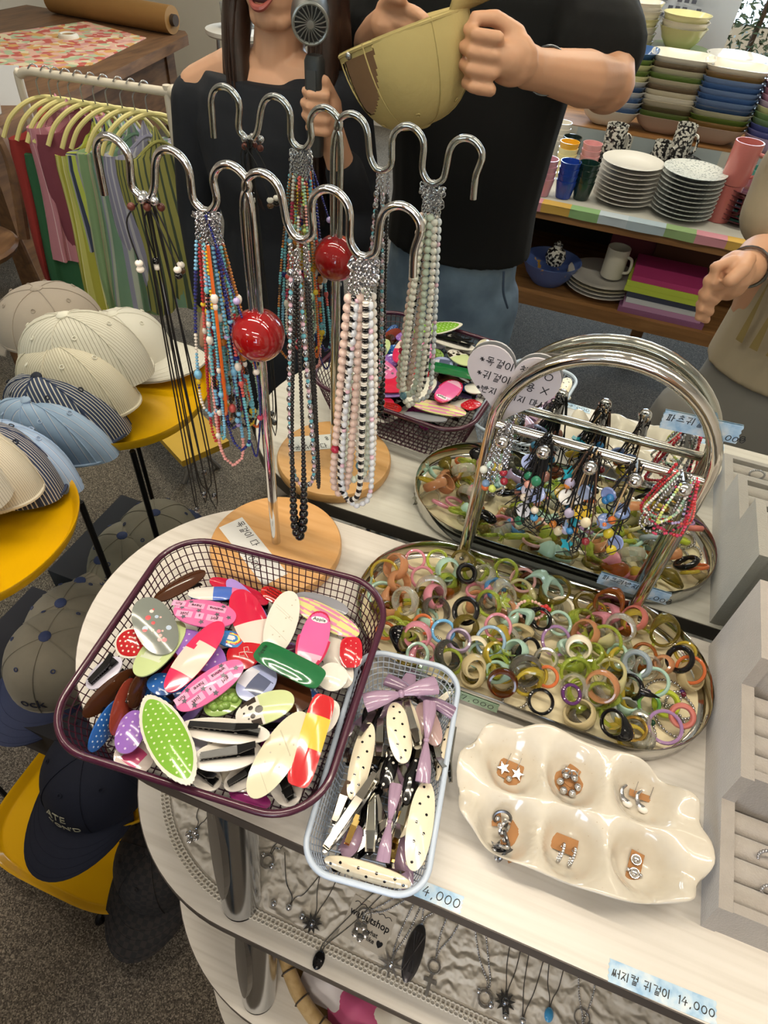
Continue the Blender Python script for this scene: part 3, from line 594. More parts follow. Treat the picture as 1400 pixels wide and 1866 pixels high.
RINGS = [(-0.0954, -0.1812, 0.0163, 'chunk', 'black'), (-0.0536, -0.1508, 0.0148, 'thin', 'sky'), (-0.0511, -0.0564, 0.0146, 'thick', 'black'), (-0.1043, -0.0772, 0.0159, 'thin', 'pink'), (-0.0768, -0.0577, 0.0152, 'wide', 'mint'), (-0.0356, -0.1172, 0.0177, 'thick', 'black'), (-0.0716, -0.1215, 0.0178, 'wide', 'smoke'), (0.0046, -0.1447, 0.0188, 'thin', 'ice'), (0.008, -0.1245, 0.0174, 'thin', 'pink'), (-0.0096, -0.1549, 0.0138, 'wide', 'cream'), (0.0293, -0.098, 0.0135, 'dome', 'mint'), (0.0554, -0.0912, 0.0143, 'dome', 'black'), (0.0779, -0.0547, 0.0164, 'thin', 'ivory'), (0.0791, -0.081, 0.016, 'thin', 'mint'), (0.0211, -0.0371, 0.0168, 'thin', 'dusty'), (0.0337, -0.0193, 0.0188, 'thick', 'browng'), (-0.0098, -0.0601, 0.0149, 'thick', 'blueg'), (0.132, -0.0337, 0.0182, 'chunk', 'amber'), (0.1487, -0.0445, 0.0128, 'thin', 'salmon'), (0.0794, -0.1627, 0.0134, 'thin', 'orange'), (0.0524, -0.1721, 0.0181, 'wide', 'smoke'), (0.0792, -0.1943, 0.0153, 'thin', 'black'), (0.0529, -0.1365, 0.0154, 'dome', 'black'), (0.0363, -0.1515, 0.0153, 'wide', 'mint'), (0.0803, -0.1062, 0.019, 'thin', 'marble'), (-0.0385, -0.1833, 0.0168, 'wide', 'clearblack'), (-0.0053, -0.1888, 0.0134, 'wide', 'creamg'), (0.0212, -0.1776, 0.0134, 'dome', 'mint'), (0.0317, -0.194, 0.0163, 'wide', 'browng'), (0.1402, -0.1578, 0.0179, 'wide', 'peachg'), (0.1126, -0.1619, 0.0149, 'wide', 'clear'), (0.1478, -0.1319, 0.0199, 'dome', 'paley'), (0.1755, -0.1105, 0.0169, 'thick', 'greyblue'), (0.1752, -0.1685, 0.0176, 'wide', 'grey'), (0.216, -0.1742, 0.0188, 'thin', 'marble'), (0.2313, -0.1575, 0.0144, 'thick', 'salmon'), (0.2168, -0.1404, 0.0163, 'thick', 'lime'), (0.1965, -0.1525, 0.0131, 'thin', 'green'), (0.2241, -0.082, 0.0171, 'thick', 'black'), (0.2526, -0.0877, 0.0161, 'wide', 'creamg'), (0.2494, -0.0832, 0.0169, 'thin', 'orange'), (0.2075, -0.095, 0.0105, 'wide', 'peachg'), (0.1859, -0.0841, 0.0156, 'dome', 'amber'), (0.2057, -0.0463, 0.0193, 'chunk', 'olive'), (0.1582, -0.2033, 0.0156, 'dome', 'black'), (0.1238, -0.1935, 0.0174, 'wide', 'creamg'), (0.1834, -0.1895, 0.0142, 'thin', 'goldm'), (0.1065, -0.1137, 0.0139, 'wide', 'ivory'), (0.1094, -0.1423, 0.0183, 'leaf', 'limeg'), (0.1373, -0.0882, 0.0198, 'leaf', 'limeg'), (-0.0115, -0.0956, 0.0171, 'leaf', 'limeg'), (-0.1422, -0.127, 0.0189, 'leaf', 'mint'), (-0.162, -0.0951, 0.0186, 'thin', 'yellowg'), (-0.1408, -0.0858, 0.0169, 'wide', 'peachg'), (-0.121, -0.1733, 0.0123, 'thin', 'orange'), (-0.1291, -0.1025, 0.0148, 'wide', 'peachg'), (0.0639, -0.0352, 0.0202, 'chunk', 'olive'), (0.014, -0.0846, 0.0128, 'wide', 'peachg'), (0.1723, -0.1406, 0.0157, 'spike', 'black'), (0.1974, -0.1263, 0.0173, 'spike', 'mint'), (-0.087, -0.096, 0.0191, 'wide', 'clear'), (-0.1223, -0.0576, 0.0144, 'thin', 'pink'), (-0.0942, -0.0503, 0.0144, 'leaf', 'limeg'), (-0.0427, -0.0328, 0.0162, 'leaf', 'limeg'), (0.1056, -0.0313, 0.0166, 'thick', 'olive'), (-0.0034, -0.0104, 0.0164, 'leaf', 'limeg'), (0.0317, -0.1164, 0.0133, 'dome', 'creamg'), (0.1681, -0.0362, 0.0154, 'wide', 'salmon'), (0.1511, -0.0654, 0.0168, 'wide', 'clear'), (0.1131, -0.0816, 0.0167, 'wide', 'peachg'), (-0.028, -0.0463, 0.0142, 'wide', 'clear'), (-0.0318, -0.1603, 0.0146, 'wide', 'lilac'), (-0.0808, -0.1475, 0.0133, 'thin', 'orange'), (0.0734, -0.1398, 0.0129, 'wide', 'clear'), (0.2391, -0.0615, 0.0132, 'thin', 'yellowg'), (0.0378, -0.0126, 0.0171, 'dome', 'mint'), (-0.0639, -0.0111, 0.0147, 'chunk', 'olive'), (-0.1105, -0.1338, 0.017, 'wide', 'clear'), (0.1548, -0.0972, 0.0139, 'dome', 'mint'), (0.1255, -0.1097, 0.013, 'wide', 'limeg'), (0.109, -0.1782, 0.0123, 'thin', 'purple'), (0.1907, -0.1727, 0.0106, 'wide', 'clear'), (0.0631, 0.0086, 0.0145, 'dome', 'mint')]
# ================================================================== hair clips
G = lambda c, r=.12: mat(c, r, coat=.7)
def dome_z(x, y, a, b, t): 
    q = min(1, (x/a)**2+(y/b)**2); return .0016+t*(1-q)
def plate(out, a, b, t=.0022, zone=None, base=.0):
    """domed plate; out: unit outline function angle->(x,y)"""
    if zone:
        m = MB(); nu, nv = 56, 14
        W_ = []
        qs = sorted(((x/a, y) for x, y in (out(pi*i/600) for i in range(601))), key=lambda q: q[0]); qx = [q[0] for q in qs]; qy = [q[1] for q in qs]
        for i in range(nu+1):
            u = -cos(pi*i/nu)*.5; u = (-.5+i/nu)*.6+u*.4; u *= 2*.998; w_ = float(np.interp(u, qx, qy)); W_.append((u*a, max(w_, .0008)))
        def pt(i, j, top):
            x, w_ = W_[i]; y = w_*(-1+2*j/nv); return (x, y, dome_z(x, y, a, b, t) if top else 0)
        vs = [pt(i, j, 1) for i in range(nu+1) for j in range(nv+1)]; fs = [(i*(nv+1)+j, (i+1)*(nv+1)+j, (i+1)*(nv+1)+j+1, i*(nv+1)+j+1) for i in range(nu) for j in range(nv)]
        m.add(vs, fs)
        for k_, f in enumerate(fs):
            p = sum((V(vs[i]) for i in f), V())/4; m.mi[k_] = zone(p.x/a, p.y/b)
        rim = [(i, 0) for i in range(nu+1)]+[(nu, j) for j in range(1, nv+1)]+[(i, nv) for i in range(nu-1, -1, -1)]+[(0, j) for j in range(nv-1, 0, -1)]
        L = len(rim); m.add([pt(i, j, 1) for i, j in rim]+[pt(i, j, 0) for i, j in rim], [(L+q, L+(q+1) % L, (q+1) % L, q) for q in range(L)]+[tuple(range(2*L-1, L-1, -1))])
        return m
    n = 40; ks = [0, .25, .5, .72, .9, 1.0]; m = MB(); vs = []; fs = []; mi = []
    ring = [out(2*pi*i/n) for i in range(n)]
    for k in ks[1:]:
        for x, y in ring: vs.append((x*k, y*k, dome_z(x*k, y*k, a, b, t)))
    c = len(vs); vs.append((0, 0, dome_z(0, 0, a, b, t)))
    for i in range(n): fs.append((c, i, (i+1) % n))
    for r in range(len(ks)-2):
        for i in range(n): fs.append((r*n+i, (r+1)*n+i, (r+1)*n+(i+1) % n, r*n+(i+1) % n))
    e = (len(ks)-2)*n; o = len(vs)
    for x, y in ring: vs.append((x, y, 0))
    for i in range(n): fs.append((e+i, o+i, o+(i+1) % n, e+(i+1) % n))
    fs.append(tuple(o+i for i in range(n-1, -1, -1)))
    m.add(vs, fs)
    if zone:
        for j, f in enumerate(fs):
            p = sum((V(vs[i]) for i in f), V())/len(f); m.mi[j] = zone(p.x/a, p.y/b)
    return m
def o_ell(a, b, p=2.0): return lambda q: (a*math.copysign(abs(cos(q))**(2/p), cos(q)), b*math.copysign(abs(sin(q))**(2/p), sin(q)))
def o_pt(a, b): return lambda q: (a*cos(q), b*sin(q)*(1-.28*cos(q)**4))
def on_dome(me, a, b, t, M):
    me.transform(M)
    for v in me.vertices: v.co.z += dome_z(v.co.x, v.co.y, a, b, t)
    return me
def disc(m, x, y, r, a, b, t, n=8, mi=0, ry=None):
    z = dome_z(x, y, a, b, t)+.00015; ry = ry or r
    m.add([(x, y, z+.00015)]+[(x+r*cos(2*pi*i/n), y+ry*sin(2*pi*i/n), dome_z(x+r*cos(2*pi*i/n), y+ry*sin(2*pi*i/n), a, b, t)+.0002) for i in range(n)], [(0, 1+i, 1+(i+1) % n) for i in range(n)], mi)
def dots(a, b, t, pitch, r, c, par, name='dots'):
    m = MB(); ny = int(b/pitch)+1; nx = int(a/pitch)+1
    for j in range(-ny, ny+1):
        for i in range(-nx, nx+1):
            x = (i+(.5 if j % 2 else 0))*pitch; y = j*pitch*.87
            if (x/(a*.9))**2+(y/(b*.88))**2 < 1: disc(m, x, y, r, a, b, t)
    part(name, m, mat(c, .25), par, kind='stuff')
def jaw(par, L, wd, c='black', up=-1, z=-.0005, x0=None):
    """two-part spring jaw under (up=-1) or over (up=1) a plate"""
    mm = BLACKP if c == 'black' else (mat('b9b4aa', .12, 1) if c == 'metal' else mat('c9a45c', .15, 1)); h = .0022*up
    w2 = wd/2; x0 = -L/2 if x0 is None else x0
    def bar(za, zb, th, xa, xb, wa, wb):
        m = MB(); m.loft([[(xa, -wa, za), (xa, wa, za), (xa, wa, za+th), (xa, -wa, za+th)], [(xb, -wb, zb), (xb, wb, zb), (xb, wb, zb+th), (xb, -wb, zb+th)]]); return m
    part('jaw', bar(z+h*.2, z+h*.4, h, x0, x0+L, w2*.7, w2), mm, par, smooth=False)
    m = bar(z+h*1.9, z+h*3.2, h*.9, x0+.02*L, x0+L*.72, w2*.62, w2*.85)
    for i in range(7):
        xx = x0+L*(.06+.08*i); m.box((xx, -w2*.72, z+h*1.3+h*.13*i), (xx+L*.03, w2*.72, z+h*1.9+h*.13*i))
    part('jaw', m, mm, par, smooth=False)
    lv = bar(z+h*3.0, z+h*6.5, h*.8, x0+L*.66, x0+L*1.02, w2*.9, w2*.55); part('lever', lv, mm, par, smooth=False)
    part('hinge', MB().tube([(x0+L*.7, -w2*1.05, z+h*2.3), (x0+L*.7, w2*1.05, z+h*2.3)], .0017, 8), STEEL if c != 'black' else mm, par)
def star(r, n=5, q=.45, rot=pi/2): return [((r if i % 2 == 0 else r*q)*cos(rot+pi*i/n), (r if i % 2 == 0 else r*q)*sin(rot+pi*i/n)) for i in range(2*n)]
NAMES = {'brown': 'glossy dark brown', 'greyprint': 'clear grey oval with pastel blossom print', 'reddot': 'red polka-dot scalloped', 'pinktext': 'pink worded star-print', 'pinkpale': 'hot pink with pale middle',
 'limephoto': 'pale lime with dark photo print', 'purpledot': 'purple dotted', 'redwhite': 'red and white', 'marblewhite': 'white marbled', 'stripey': 'yellow with pink stripes', 'silver': 'grey silvery',
 'pinkapple': 'pink tongue-shaped lettered', 'greenapple': 'green rectangular lettered', 'whiteplain': 'plain white', 'redsmall': 'small red stitched', 'redyellow': 'red and yellow', 'marblecream': 'cream marbled',
 'puppy': 'pale lime spotted puppy print', 'bluephoto': 'lavender blue photo print', 'redbow': 'red with white bow drawing', 'rainbow': 'blue rainbow print', 'purple': 'long lilac', 'red': 'plain red', 'bluepuppy': 'blue and white dog print',
 'redtext': 'red with dark scribble', 'greendot': 'large green polka-dot scalloped', 'white': 'white', 'lav': 'pale lavender', 'blue': 'blue speckled', 'redbrown': 'reddish brown', 'pinktag': 'white with pink tag', 'fruit': 'green grape print',
 'magenta': 'magenta', 'cream': 'cream', 'greenplain': 'leaf green'}
COLS = {'brown': '4a2a17', 'greyprint': '7d837c', 'reddot': 'b81f24', 'pinktext': 'e070a6', 'pinkpale': 'd8305c', 'limephoto': 'c6d69a', 'purpledot': '9a6cc4', 'redwhite': 'd02446', 'marblewhite': 'e4e0d4', 'stripey': 'd9d68e',
 'silver': '8f9098', 'pinkapple': 'e2609c', 'greenapple': '1f6a3c', 'whiteplain': 'e8e4da', 'redsmall': 'c3202e', 'redyellow': 'c8252b', 'marblecream': 'dcd5b8', 'puppy': 'cdd9a0', 'bluephoto': 'aab4dc', 'redbow': 'c8242f', 'rainbow': '3f84cc',
 'purple': 'a98bd6', 'red': 'c01f3e', 'bluepuppy': '4c6fc4', 'redtext': 'b8201f', 'greendot': '7fb43c', 'white': 'e6e0d6', 'lav': 'd6d3e4', 'blue': '2f66b4', 'redbrown': '8a3a2c', 'pinktag': 'e6d9d0', 'fruit': '8fae5a', 'magenta': '8a2a68', 'cream': 'ded6c2', 'greenplain': '5f9c44'}
def clip(st, c, x, y, z, ang, L, wd, where, i):
    r_ = random.Random(i*7+1); a, b = L/2, wd/2; t = .0024
    tilt = Matrix.Rotation(r_.uniform(-.16, .16), 4, 'X') @ Matrix.Rotation(r_.uniform(-.14, .14), 4, 'Y')
    M = Matrix.Translation((x, y, z)) @ Matrix.Rotation(RD(ang), 4, 'Z') @ tilt
    if c == 'pinktext': M = Matrix.Translation((x, y, z)) @ Matrix.Rotation(RD(ang+180), 4, 'Z') @ tilt
    kind = {'under': 'hair clip lying face down', 'edge': 'hair clip standing on edge', 'scallop': 'hair clip', 'jaw': 'hair clip'}.get(st, 'hair clip')
    th = thing('hair_clip', '%s %s %s' % (NAMES[c], kind, where), 'hair clip', M=M, group='hair clips '+where)
    par = th
    if st == 'under':
        p = plate(o_ell(a, b), a, b, .0008); part('plate', p, G(COLS[c], .2), th); jaw(th, L*.78, min(wd*.34, .0105), up=1, z=.0026); return th
    if st == 'edge':
        R_ = Matrix.Rotation(RD(72 if i % 2 else 64), 4, 'X'); a2, b2 = L/2, max(b, .013)
        th.matrix_world = Matrix.Translation((x, y, z)) @ Matrix.Rotation(RD(ang), 4, 'Z') @ R_
        part('plate', plate(o_ell(a2, b2), a2, b2, .0018), G(COLS[c]), th); jaw(th, L*.8, .009, up=-1)
        if c == 'blue': dots(a2, b2, .0018, .006, .001, 'cfe2f5', th)
        return th
    col = G(COLS[c]); out = o_ell(a, b, 2.15); zone = None; mats = [col]
    if st == 'tongue': out = lambda q: (a*cos(q), b*(1 if cos(q) > 0 else .86)*math.copysign(abs(sin(q))**.75, sin(q)))
    if st == 'rect': out = o_ell(a, b, 5)
    if st == 'round': out = o_ell(a, b, 3.2)
    if c == 'pinkpale': mats = [col, G('ecd3c4')]; zone = lambda u, v: 1 if abs(u+.08) < .42 and not (u > .1 and v > .35) else 0
    if c == 'redwhite': mats = [col, G('e8d8cf')]; zone = lambda u, v: 1 if u > .15 else 0
    if c == 'redyellow': mats = [col, G('e3c14a')]; zone = lambda u, v: 1 if -.5 < u < .22 else 0
    if c == 'puppy': mats = [col, G('e8e2d8'), G('3a302a')]; zone = lambda u, v: (2 if abs(v) > .55 and -.75 < u < -.2 else 1) if u < -.12 else 0
    if c == 'bluephoto': mats = [col, G('59607c'), G('d9dbe6')]; zone = lambda u, v: 1 if (abs(u+.1) < .5 and -.75 < v < .25) else (2 if abs(u) < .5 and v >= .25 else 0)
    if c == 'stripey': mats = [col, G('d98cae')]; zone = lambda u, v: 1 if .2 < abs(v) < .42 or .62 < abs(v) < .8 else 0
    if c == 'limephoto': mats = [col, G('2b2a28'), G('d7dfc4')]; zone = lambda u, v: 1 if abs(u-.15) < .16 and abs(v) < .6 else (2 if abs(u) < .45 and abs(v) < .6 else 0)
    if c == 'bluepuppy': mats = [col, G('e3ded6'), G('e27fb0')]; zone = lambda u, v: 1 if u < -.1 else (2 if u > .6 else 0)
    if c == 'rainbow': mats = [col, G('e9e36a'), G('d8503e'), G('e8e9ee')]; zone = lambda u, v: (1 if .25 < u*u+v*v < .42 else 2 if .42 <= u*u+v*v < .6 else 3 if u*u+v*v < .1 else 0) if u > -.2 else 0
    if c == 'pinktag': mats = [col, G('de5c8c')]; zone = lambda u, v: 1 if abs(u) < .45 and abs(v) < .5 else 0
    if c == 'pinkapple': mats = [G('c42a50'), G('e466a2'), G('eeb7cf')]; zone = lambda u, v: 0 if u*u+(v*1.0)**2 > .86 else (2 if u > .55 else 1)
    if st == 'scallop':
        sc = MB(); n = 110
        vs = []
        for k, zz in ((1, 0), (1, .0012), (.86, .0016)):
            for q in range(n):
                A = 2*pi*q/n; s = k*(1.0+.028*abs(sin(A*17))) if k == 1 else k
                vs.append((a*cos(A)*s, b*sin(A)*s*(1-.28*cos(A)**4), zz))
        sc.add(vs, [(r*n+q, r*n+(q+1) % n, (r+1)*n+(q+1) % n, (r+1)*n+q) for r in range(2) for q in range(n)]+[tuple(range(n-1, -1, -1)), tuple(2*n+q for q in range(n))])
        part('lace_edge', sc, mat('ddd9cc', .25, coat=.4), th)
        a *= .9; b *= .9; out = o_pt(a, b)
        p = part('plate', plate(out, a, b, .003), col, th); dots(a, b, .003, .0072 if c == 'greendot' else .006, .00115, 'd9e6b8' if c == 'greendot' else 'ecdccb', p)
        jaw(th, L*.7, .009); return th
    p = part('plate', plate(out, a, b, t, zone), mats, th)
    jaw(th, L*.75, .009)
    if c == 'pinktext':
        sm = mat('5d5c66', .3); lm = mat('f0a8cb', .3)
        for row, words in ((1, ('girl', 's', 'just')), (-1, ('wanna', 'have', 'fun'))):
            yy = row*b*.36; xx = -a*.62
            for wv in words:
                wl = len(wv)*.0030+.006
                if st and xx+wl > a*.85: pass
                tg = MB(); cx = xx+wl/2
                tg.add([(cx+sx*wl/2, yy+sy*.0042, dome_z(cx+sx*wl/2, yy+sy*.0042, a, b, t)+.0003) for sx, sy in ((-1, -1), (1, -1), (1, 1), (-1, 1))], [(0, 1, 2, 3)])
                q = part('word_tag', tg, lm, p, smooth=False)
                me = on_dome(text_mesh(wv, .0062, INK, .0001), a, b, t, Matrix.Translation((cx, yy, .0006))); put('word', me, p)
                xx += wl+.0035
        for sx, sy in ((-.78, .1), (-.4, .05), (.2, 0), (.75, -.1), (0, .82), (-.5, -.75), (.55, -.7), (.6, .62)):
            m_ = MB(); pts = star(.0035); m_.add([(sx*a+u, sy*b*.9+v_, dome_z(sx*a+u, sy*b*.9+v_, a, b, t)+.0003) for u, v_ in pts], [tuple(range(10))]); part('printed_star', m_, sm, p, smooth=False)
    if c in ('pinkapple', 'greenapple'):
        if c == 'pinkapple':
            m_ = MB(); disc(m_, -a*.66, 0, .0042, a, b, t, 16, ry=.0095); part('badge', m_, mat('f2ecec', .3), p)
        me = on_dome(text_mesh('Apple', .0062, INK if c == 'pinkapple' else mat('16301e', .4), .0001), a, b, t, Matrix.Translation((-a*(.66 if c == 'pinkapple' else .84), 0, .0008)) @ Matrix.Rotation(RD(90), 4, 'Z')); put('lettering', me, p)
    if c in ('purpledot', 'blue'): dots(a, b, t, .009, .0012, 'd9c8ea' if c == 'purpledot' else 'c9dcf2', p)
    if c == 'redsmall': dots(a, b, t, .0065, .0007, 'eeb0a8', p, 'stitches')
    if c in ('marblewhite', 'marblecream'):
        m_ = MB()
        for q in range(7): disc(m_, r_.uniform(-.75, .75)*a, r_.uniform(-.5, .5)*b, .0009, a, b, t)
        for q in range(3):
            x0 = r_.uniform(-.5, .5)*a; m_.tube([(x0+k*.004, (-.7+.35*k)*b*.9, dome_z(x0+k*.004, (-.7+.35*k)*b*.9, a, b, t)) for k in range(5)], .00018, 4)
        part('veins', m_, mat('b8b09c', .3), p)
    if c == 'greyprint':
        for q in range(16):
            m_ = MB(); u, v_ = r_.uniform(-.65, .65), r_.uniform(-.6, .6); disc(m_, u*a, v_*b, r_.uniform(.001, .0034), a, b, t, 9)
            part('blossom', m_, mat(r_.choice(['e9b9b4', 'd8565a', 'f0dcd4', 'e48a92', 'b9c9dc']), .25), p)
    if c == 'puppy':
        m_ = MB()
        for u, v_, q in ((-.45, .28, .0026), (-.45, -.28, .0026), (-.2, 0, .0042), (-.7, .1, .0012), (-.6, -.35, .001)): disc(m_, u*a, v_*b, q, a, b, t, 10)
        part('printed_spots', m_, mat('2a211c', .25), p)
    if c == 'redbow':
        m_ = MB(); zz = dome_z(0, 0, a, b, t)+.0003
        for s in (-1, 1): m_.tube([(0, 0, zz), (.004*s, .004, zz), (.007*s, .001, zz), (.004*s, -.003, zz), (0, 0, zz), (.004*s, -.008, zz)], .0004, 5)
        part('printed_bow', m_, mat('ecd9d4', .3), p)
    if c == 'fruit':
        m_ = MB()
        for q in range(14): m_.ball((r_.uniform(-.6, .6)*a, r_.uniform(-.5, .5)*b, .003), .0045, 10, 6)
        part('printed_grapes', m_, mat('7da04a', .2, coat=.5), p)
    if c == 'redtext':
        m_ = MB(); zz = dome_z(0, 0, a, b, t)+.0004
        for q in range(3): m_.tube([(-.6*a+.1*a*k, (q-1)*b*.4+.0008*(-1)**k, zz) for k in range(12)], .0004, 4)
        part('scribble', m_, INK, p)
    return th
for i, d in enumerate(CLIPS): clip(*d, 'in plum basket', i)
for i in range(16):     # the bottom of the heap
    q = rnd.random()*2*pi; rr = sqrt(rnd.random())
    clip(rnd.choice(['under', 'oval', 'oval', 'under']), rnd.choice(['white', 'lav', 'cream', 'magenta', 'purple', 'blue', 'red']), -.25+rr*.1*cos(q), -.315+rr*.1*sin(q), rnd.uniform(.014, .034), rnd.uniform(0, 360), rnd.uniform(.065, .085), rnd.uniform(.022, .034), 'deep in plum basket', 100+i)
# ---- clips of the small basket
CREAM = mat('eadfc4', .18, coat=.7); BLK = mat('0d0d0f', .12, coat=.6); MAUVE = mat('b99bb6', .15, trans=.25, coat=.5); MAUVE2 = mat('8f7590', .2, trans=.2, coat=.5)
def sclip(st, c, x, y, z, ang, L, wd, i):
    r_ = random.Random(i*5+3); a, b = L/2, wd/2
    M = Matrix.Translation((x, y, z)) @ Matrix.Rotation(RD(ang), 4, 'Z') @ Matrix.Rotation(r_.uniform(-.15, .15), 4, 'X')
    if st == 'dotside': M = M @ Matrix.Rotation(RD(70), 4, 'X')
    if i == 3: M = M @ Matrix.Rotation(RD(48), 4, 'X')
    nm = {'dot': 'cream clip with black dots', 'dotside': 'cream clip with black dots on its side', 'bow': 'mauve glossy bow hair clip', 'oval': {'pearlpink': 'pearly pink oval clip', 'cream': 'plain cream clip', 'mauve': 'mauve oval clip'}.get(c, 'clip'),
          'jaw': {'black': 'black clip with silver jaw up', 'cream': 'cream clip with silver jaw up', 'gold': 'narrow gold metal clip'}.get(c, ''), 'dotw': 'black clip with white dots'}[st]
    th = thing('hair_clip', nm+' in pale blue basket', 'hair clip', M=M, group='clips in the pale blue basket')
    t = .003
    if st in ('dot', 'dotside', 'dotw'):
        p = part('plate', plate(o_ell(a, b, 2.2), a, b, t), CREAM if c == 'cream' else BLK, th)
        n = 9 if st != 'dotw' else 5
        for k in range(n):
            u = -.84+1.68*k/(n-1); v_ = (.34 if k % 2 else -.34)*sqrt(max(0, 1-u*u)); m_ = MB(); disc(m_, u*a, v_*b, .0014, a, b, t, 10); part('dot', m_, BLK if st != 'dotw' else mat('e8e4dc', .3), p)
        jaw(th, L*.8, .008, 'metal')
    elif st == 'bow':
        mm = MAUVE if c == 'mauve' else MAUVE2
        for s in (-1, 1):
            for k, (dy, sc) in enumerate(((.16, 1), (-.16, .92))):
                pts = [(s*a*u, b*dy*2*u*.9, .004+.003*sin(pi*u)) for u in [i_/8 for i_ in range(9)]]
                part('loop', MB().tube(pts, lambda q, s_=sc: (.16+.46*sin(min(1, q*1.02)*pi*.62))*b*s_*.85+.0004, 12, flat=.62), mm, th)
        part('knot', MB().ball((0, 0, .005), (b*.28, b*.34, b*.32), 14, 8), mm, th); jaw(th, L*.7, .007, 'metal')
    elif st == 'oval':
        part('plate', plate(o_ell(a, b, 2.2), a, b, t), {'cream': CREAM, 'mauve': MAUVE, 'pearlpink': mat('d8b7b4', .15, trans=.4, coat=.5)}[c], th); jaw(th, L*.8, .008, 'metal')
    else:
        if c != 'gold': part('plate', plate(o_ell(a, b, 2.4), a, b, .0008), CREAM if c == 'cream' else BLK, th)
        jaw(th, L*.92, .0095 if c != 'gold' else .007, 'metal' if c != 'gold' else 'gold', up=1, z=.002)
    return th
for i, d in enumerate(SMALLCLIPS): sclip(*d, i)
for i in range(18):
    u, v_ = rnd.uniform(-.032, .032), rnd.uniform(-.085, .085); q = SMB @ V((u, v_, 0))
    sclip(*rnd.choice([('jaw', 'black'), ('jaw', 'black'), ('jaw', 'black'), ('dotw', 'black'), ('oval', 'mauve')]), q.x, q.y, rnd.uniform(.012, .028), rnd.uniform(45, 140), rnd.uniform(.06, .085), rnd.uniform(.014, .02), 60+i)
# ================================================================== rings in the tray
RC = {'black': ('0e0e10', 0), 'sky': ('6fb0e0', .1), 'pink': ('e094a4', .3), 'mint': ('b4d6c4', .3), 'smoke': ('7f7a70', .85), 'ice': ('a9c8e4', .4), 'cream': ('e6dcc0', .1), 'ivory': ('e8dfc6', 0), 'dusty': ('d6a8a4', .4),
 'browng': ('6b3414', .75), 'blueg': ('5c98cc', .5), 'amber': ('b4661c', .8), 'salmon': ('dd8478', .35), 'orange': ('e07a48', .3), 'marble': ('b58fc0', .4), 'clearblack': ('5d5f58', .85), 'creamg': ('e4d3a4', .55), 'peachg': ('e8ab7c', .65),
 'clear': ('e6e4d4', .9), 'paley': ('e8e2ac', .6), 'greyblue': ('a7b5bd', .4), 'grey': ('b4bcba', .5), 'lime': ('cfe04c', .35), 'green': ('6fae54', .4), 'olive': ('8a7a2c', .8), 'goldm': ('d8b25a', -1), 'limeg': ('c9dc5c', .85),
 'yellowg': ('dcc64c', .7), 'lilac': ('c3aed0', .6), 'purple': ('6a3a78', .4)}
RN = {'sky': 'sky blue', 'smoke': 'smoky clear', 'ice': 'ice blue', 'dusty': 'dusty pink', 'browng': 'clear brown', 'blueg': 'clear blue', 'marble': 'marbled purple', 'clearblack': 'clear black-edged', 'creamg': 'cloudy cream', 'peachg': 'clear peach',
 'paley': 'pale yellow', 'greyblue': 'grey blue', 'goldm': 'gold metal', 'limeg': 'clear lime', 'yellowg': 'clear yellow'}
def ring_mat(c):
    h, t = RC[c]
    if t < 0: return GOLD
    return mat(h, .08 if t else .12, trans=t*.85, coat=.4, ior=1.4)
RMESH = {}
def ring_mesh(tp, R):
    k = (tp, round(R, 3)); R = k[1]
    if k in RMESH: return RMESH[k]
    m = MB(); r0 = R
    if tp == 'thin': m.torus(R-.0024, .0022, 28, 8, sz=1.15)
    elif tp == 'thick': m.torus(R-.0036, .0034, 28, 10, sz=1.25)
    elif tp == 'wide': m.lathe([(R-.0036, -.0068), (R-.0012, -.0066), (R+.0008, -.003), (R+.0008, .003), (R-.0012, .0066), (R-.0036, .0068), (R-.004, 0), (R-.0036, -.0068)], 28)
    else:
        vs = []; n = 28; kk = 10; fs = []; big = {'chunk': 1.0, 'dome': 1.35, 'leaf': .25, 'spike': .3}[tp]
        for i in range(n):
            q = 2*pi*i/n; g = max(0, cos(q))**3; rr = .0022+.0034*g*big; hh = .0028+.007*g*big
            for j in range(kk):
                A = 2*pi*j/kk; vs.append(((R-.002+rr*.55*big*g+rr*cos(A))*cos(q), (R-.002+rr*cos(A))*sin(q), hh*sin(A)))
        for i in range(n):
            for j in range(kk): fs.append((i*kk+j, ((i+1) % n)*kk+j, ((i+1) % n)*kk+(j+1) % kk, i*kk+(j+1) % kk))
        m.add(vs, fs)
        if tp == 'spike': m.add([(R+.022, .0, 0)]+[(R-.001, .0055*cos(2*pi*i/10), .0055*sin(2*pi*i/10)) for i in range(10)], [(0, 1+i, 1+(i+1) % 10) for i in range(10)])
    RMESH[k] = m; return m
CAMP = V((0, -.615, .70))
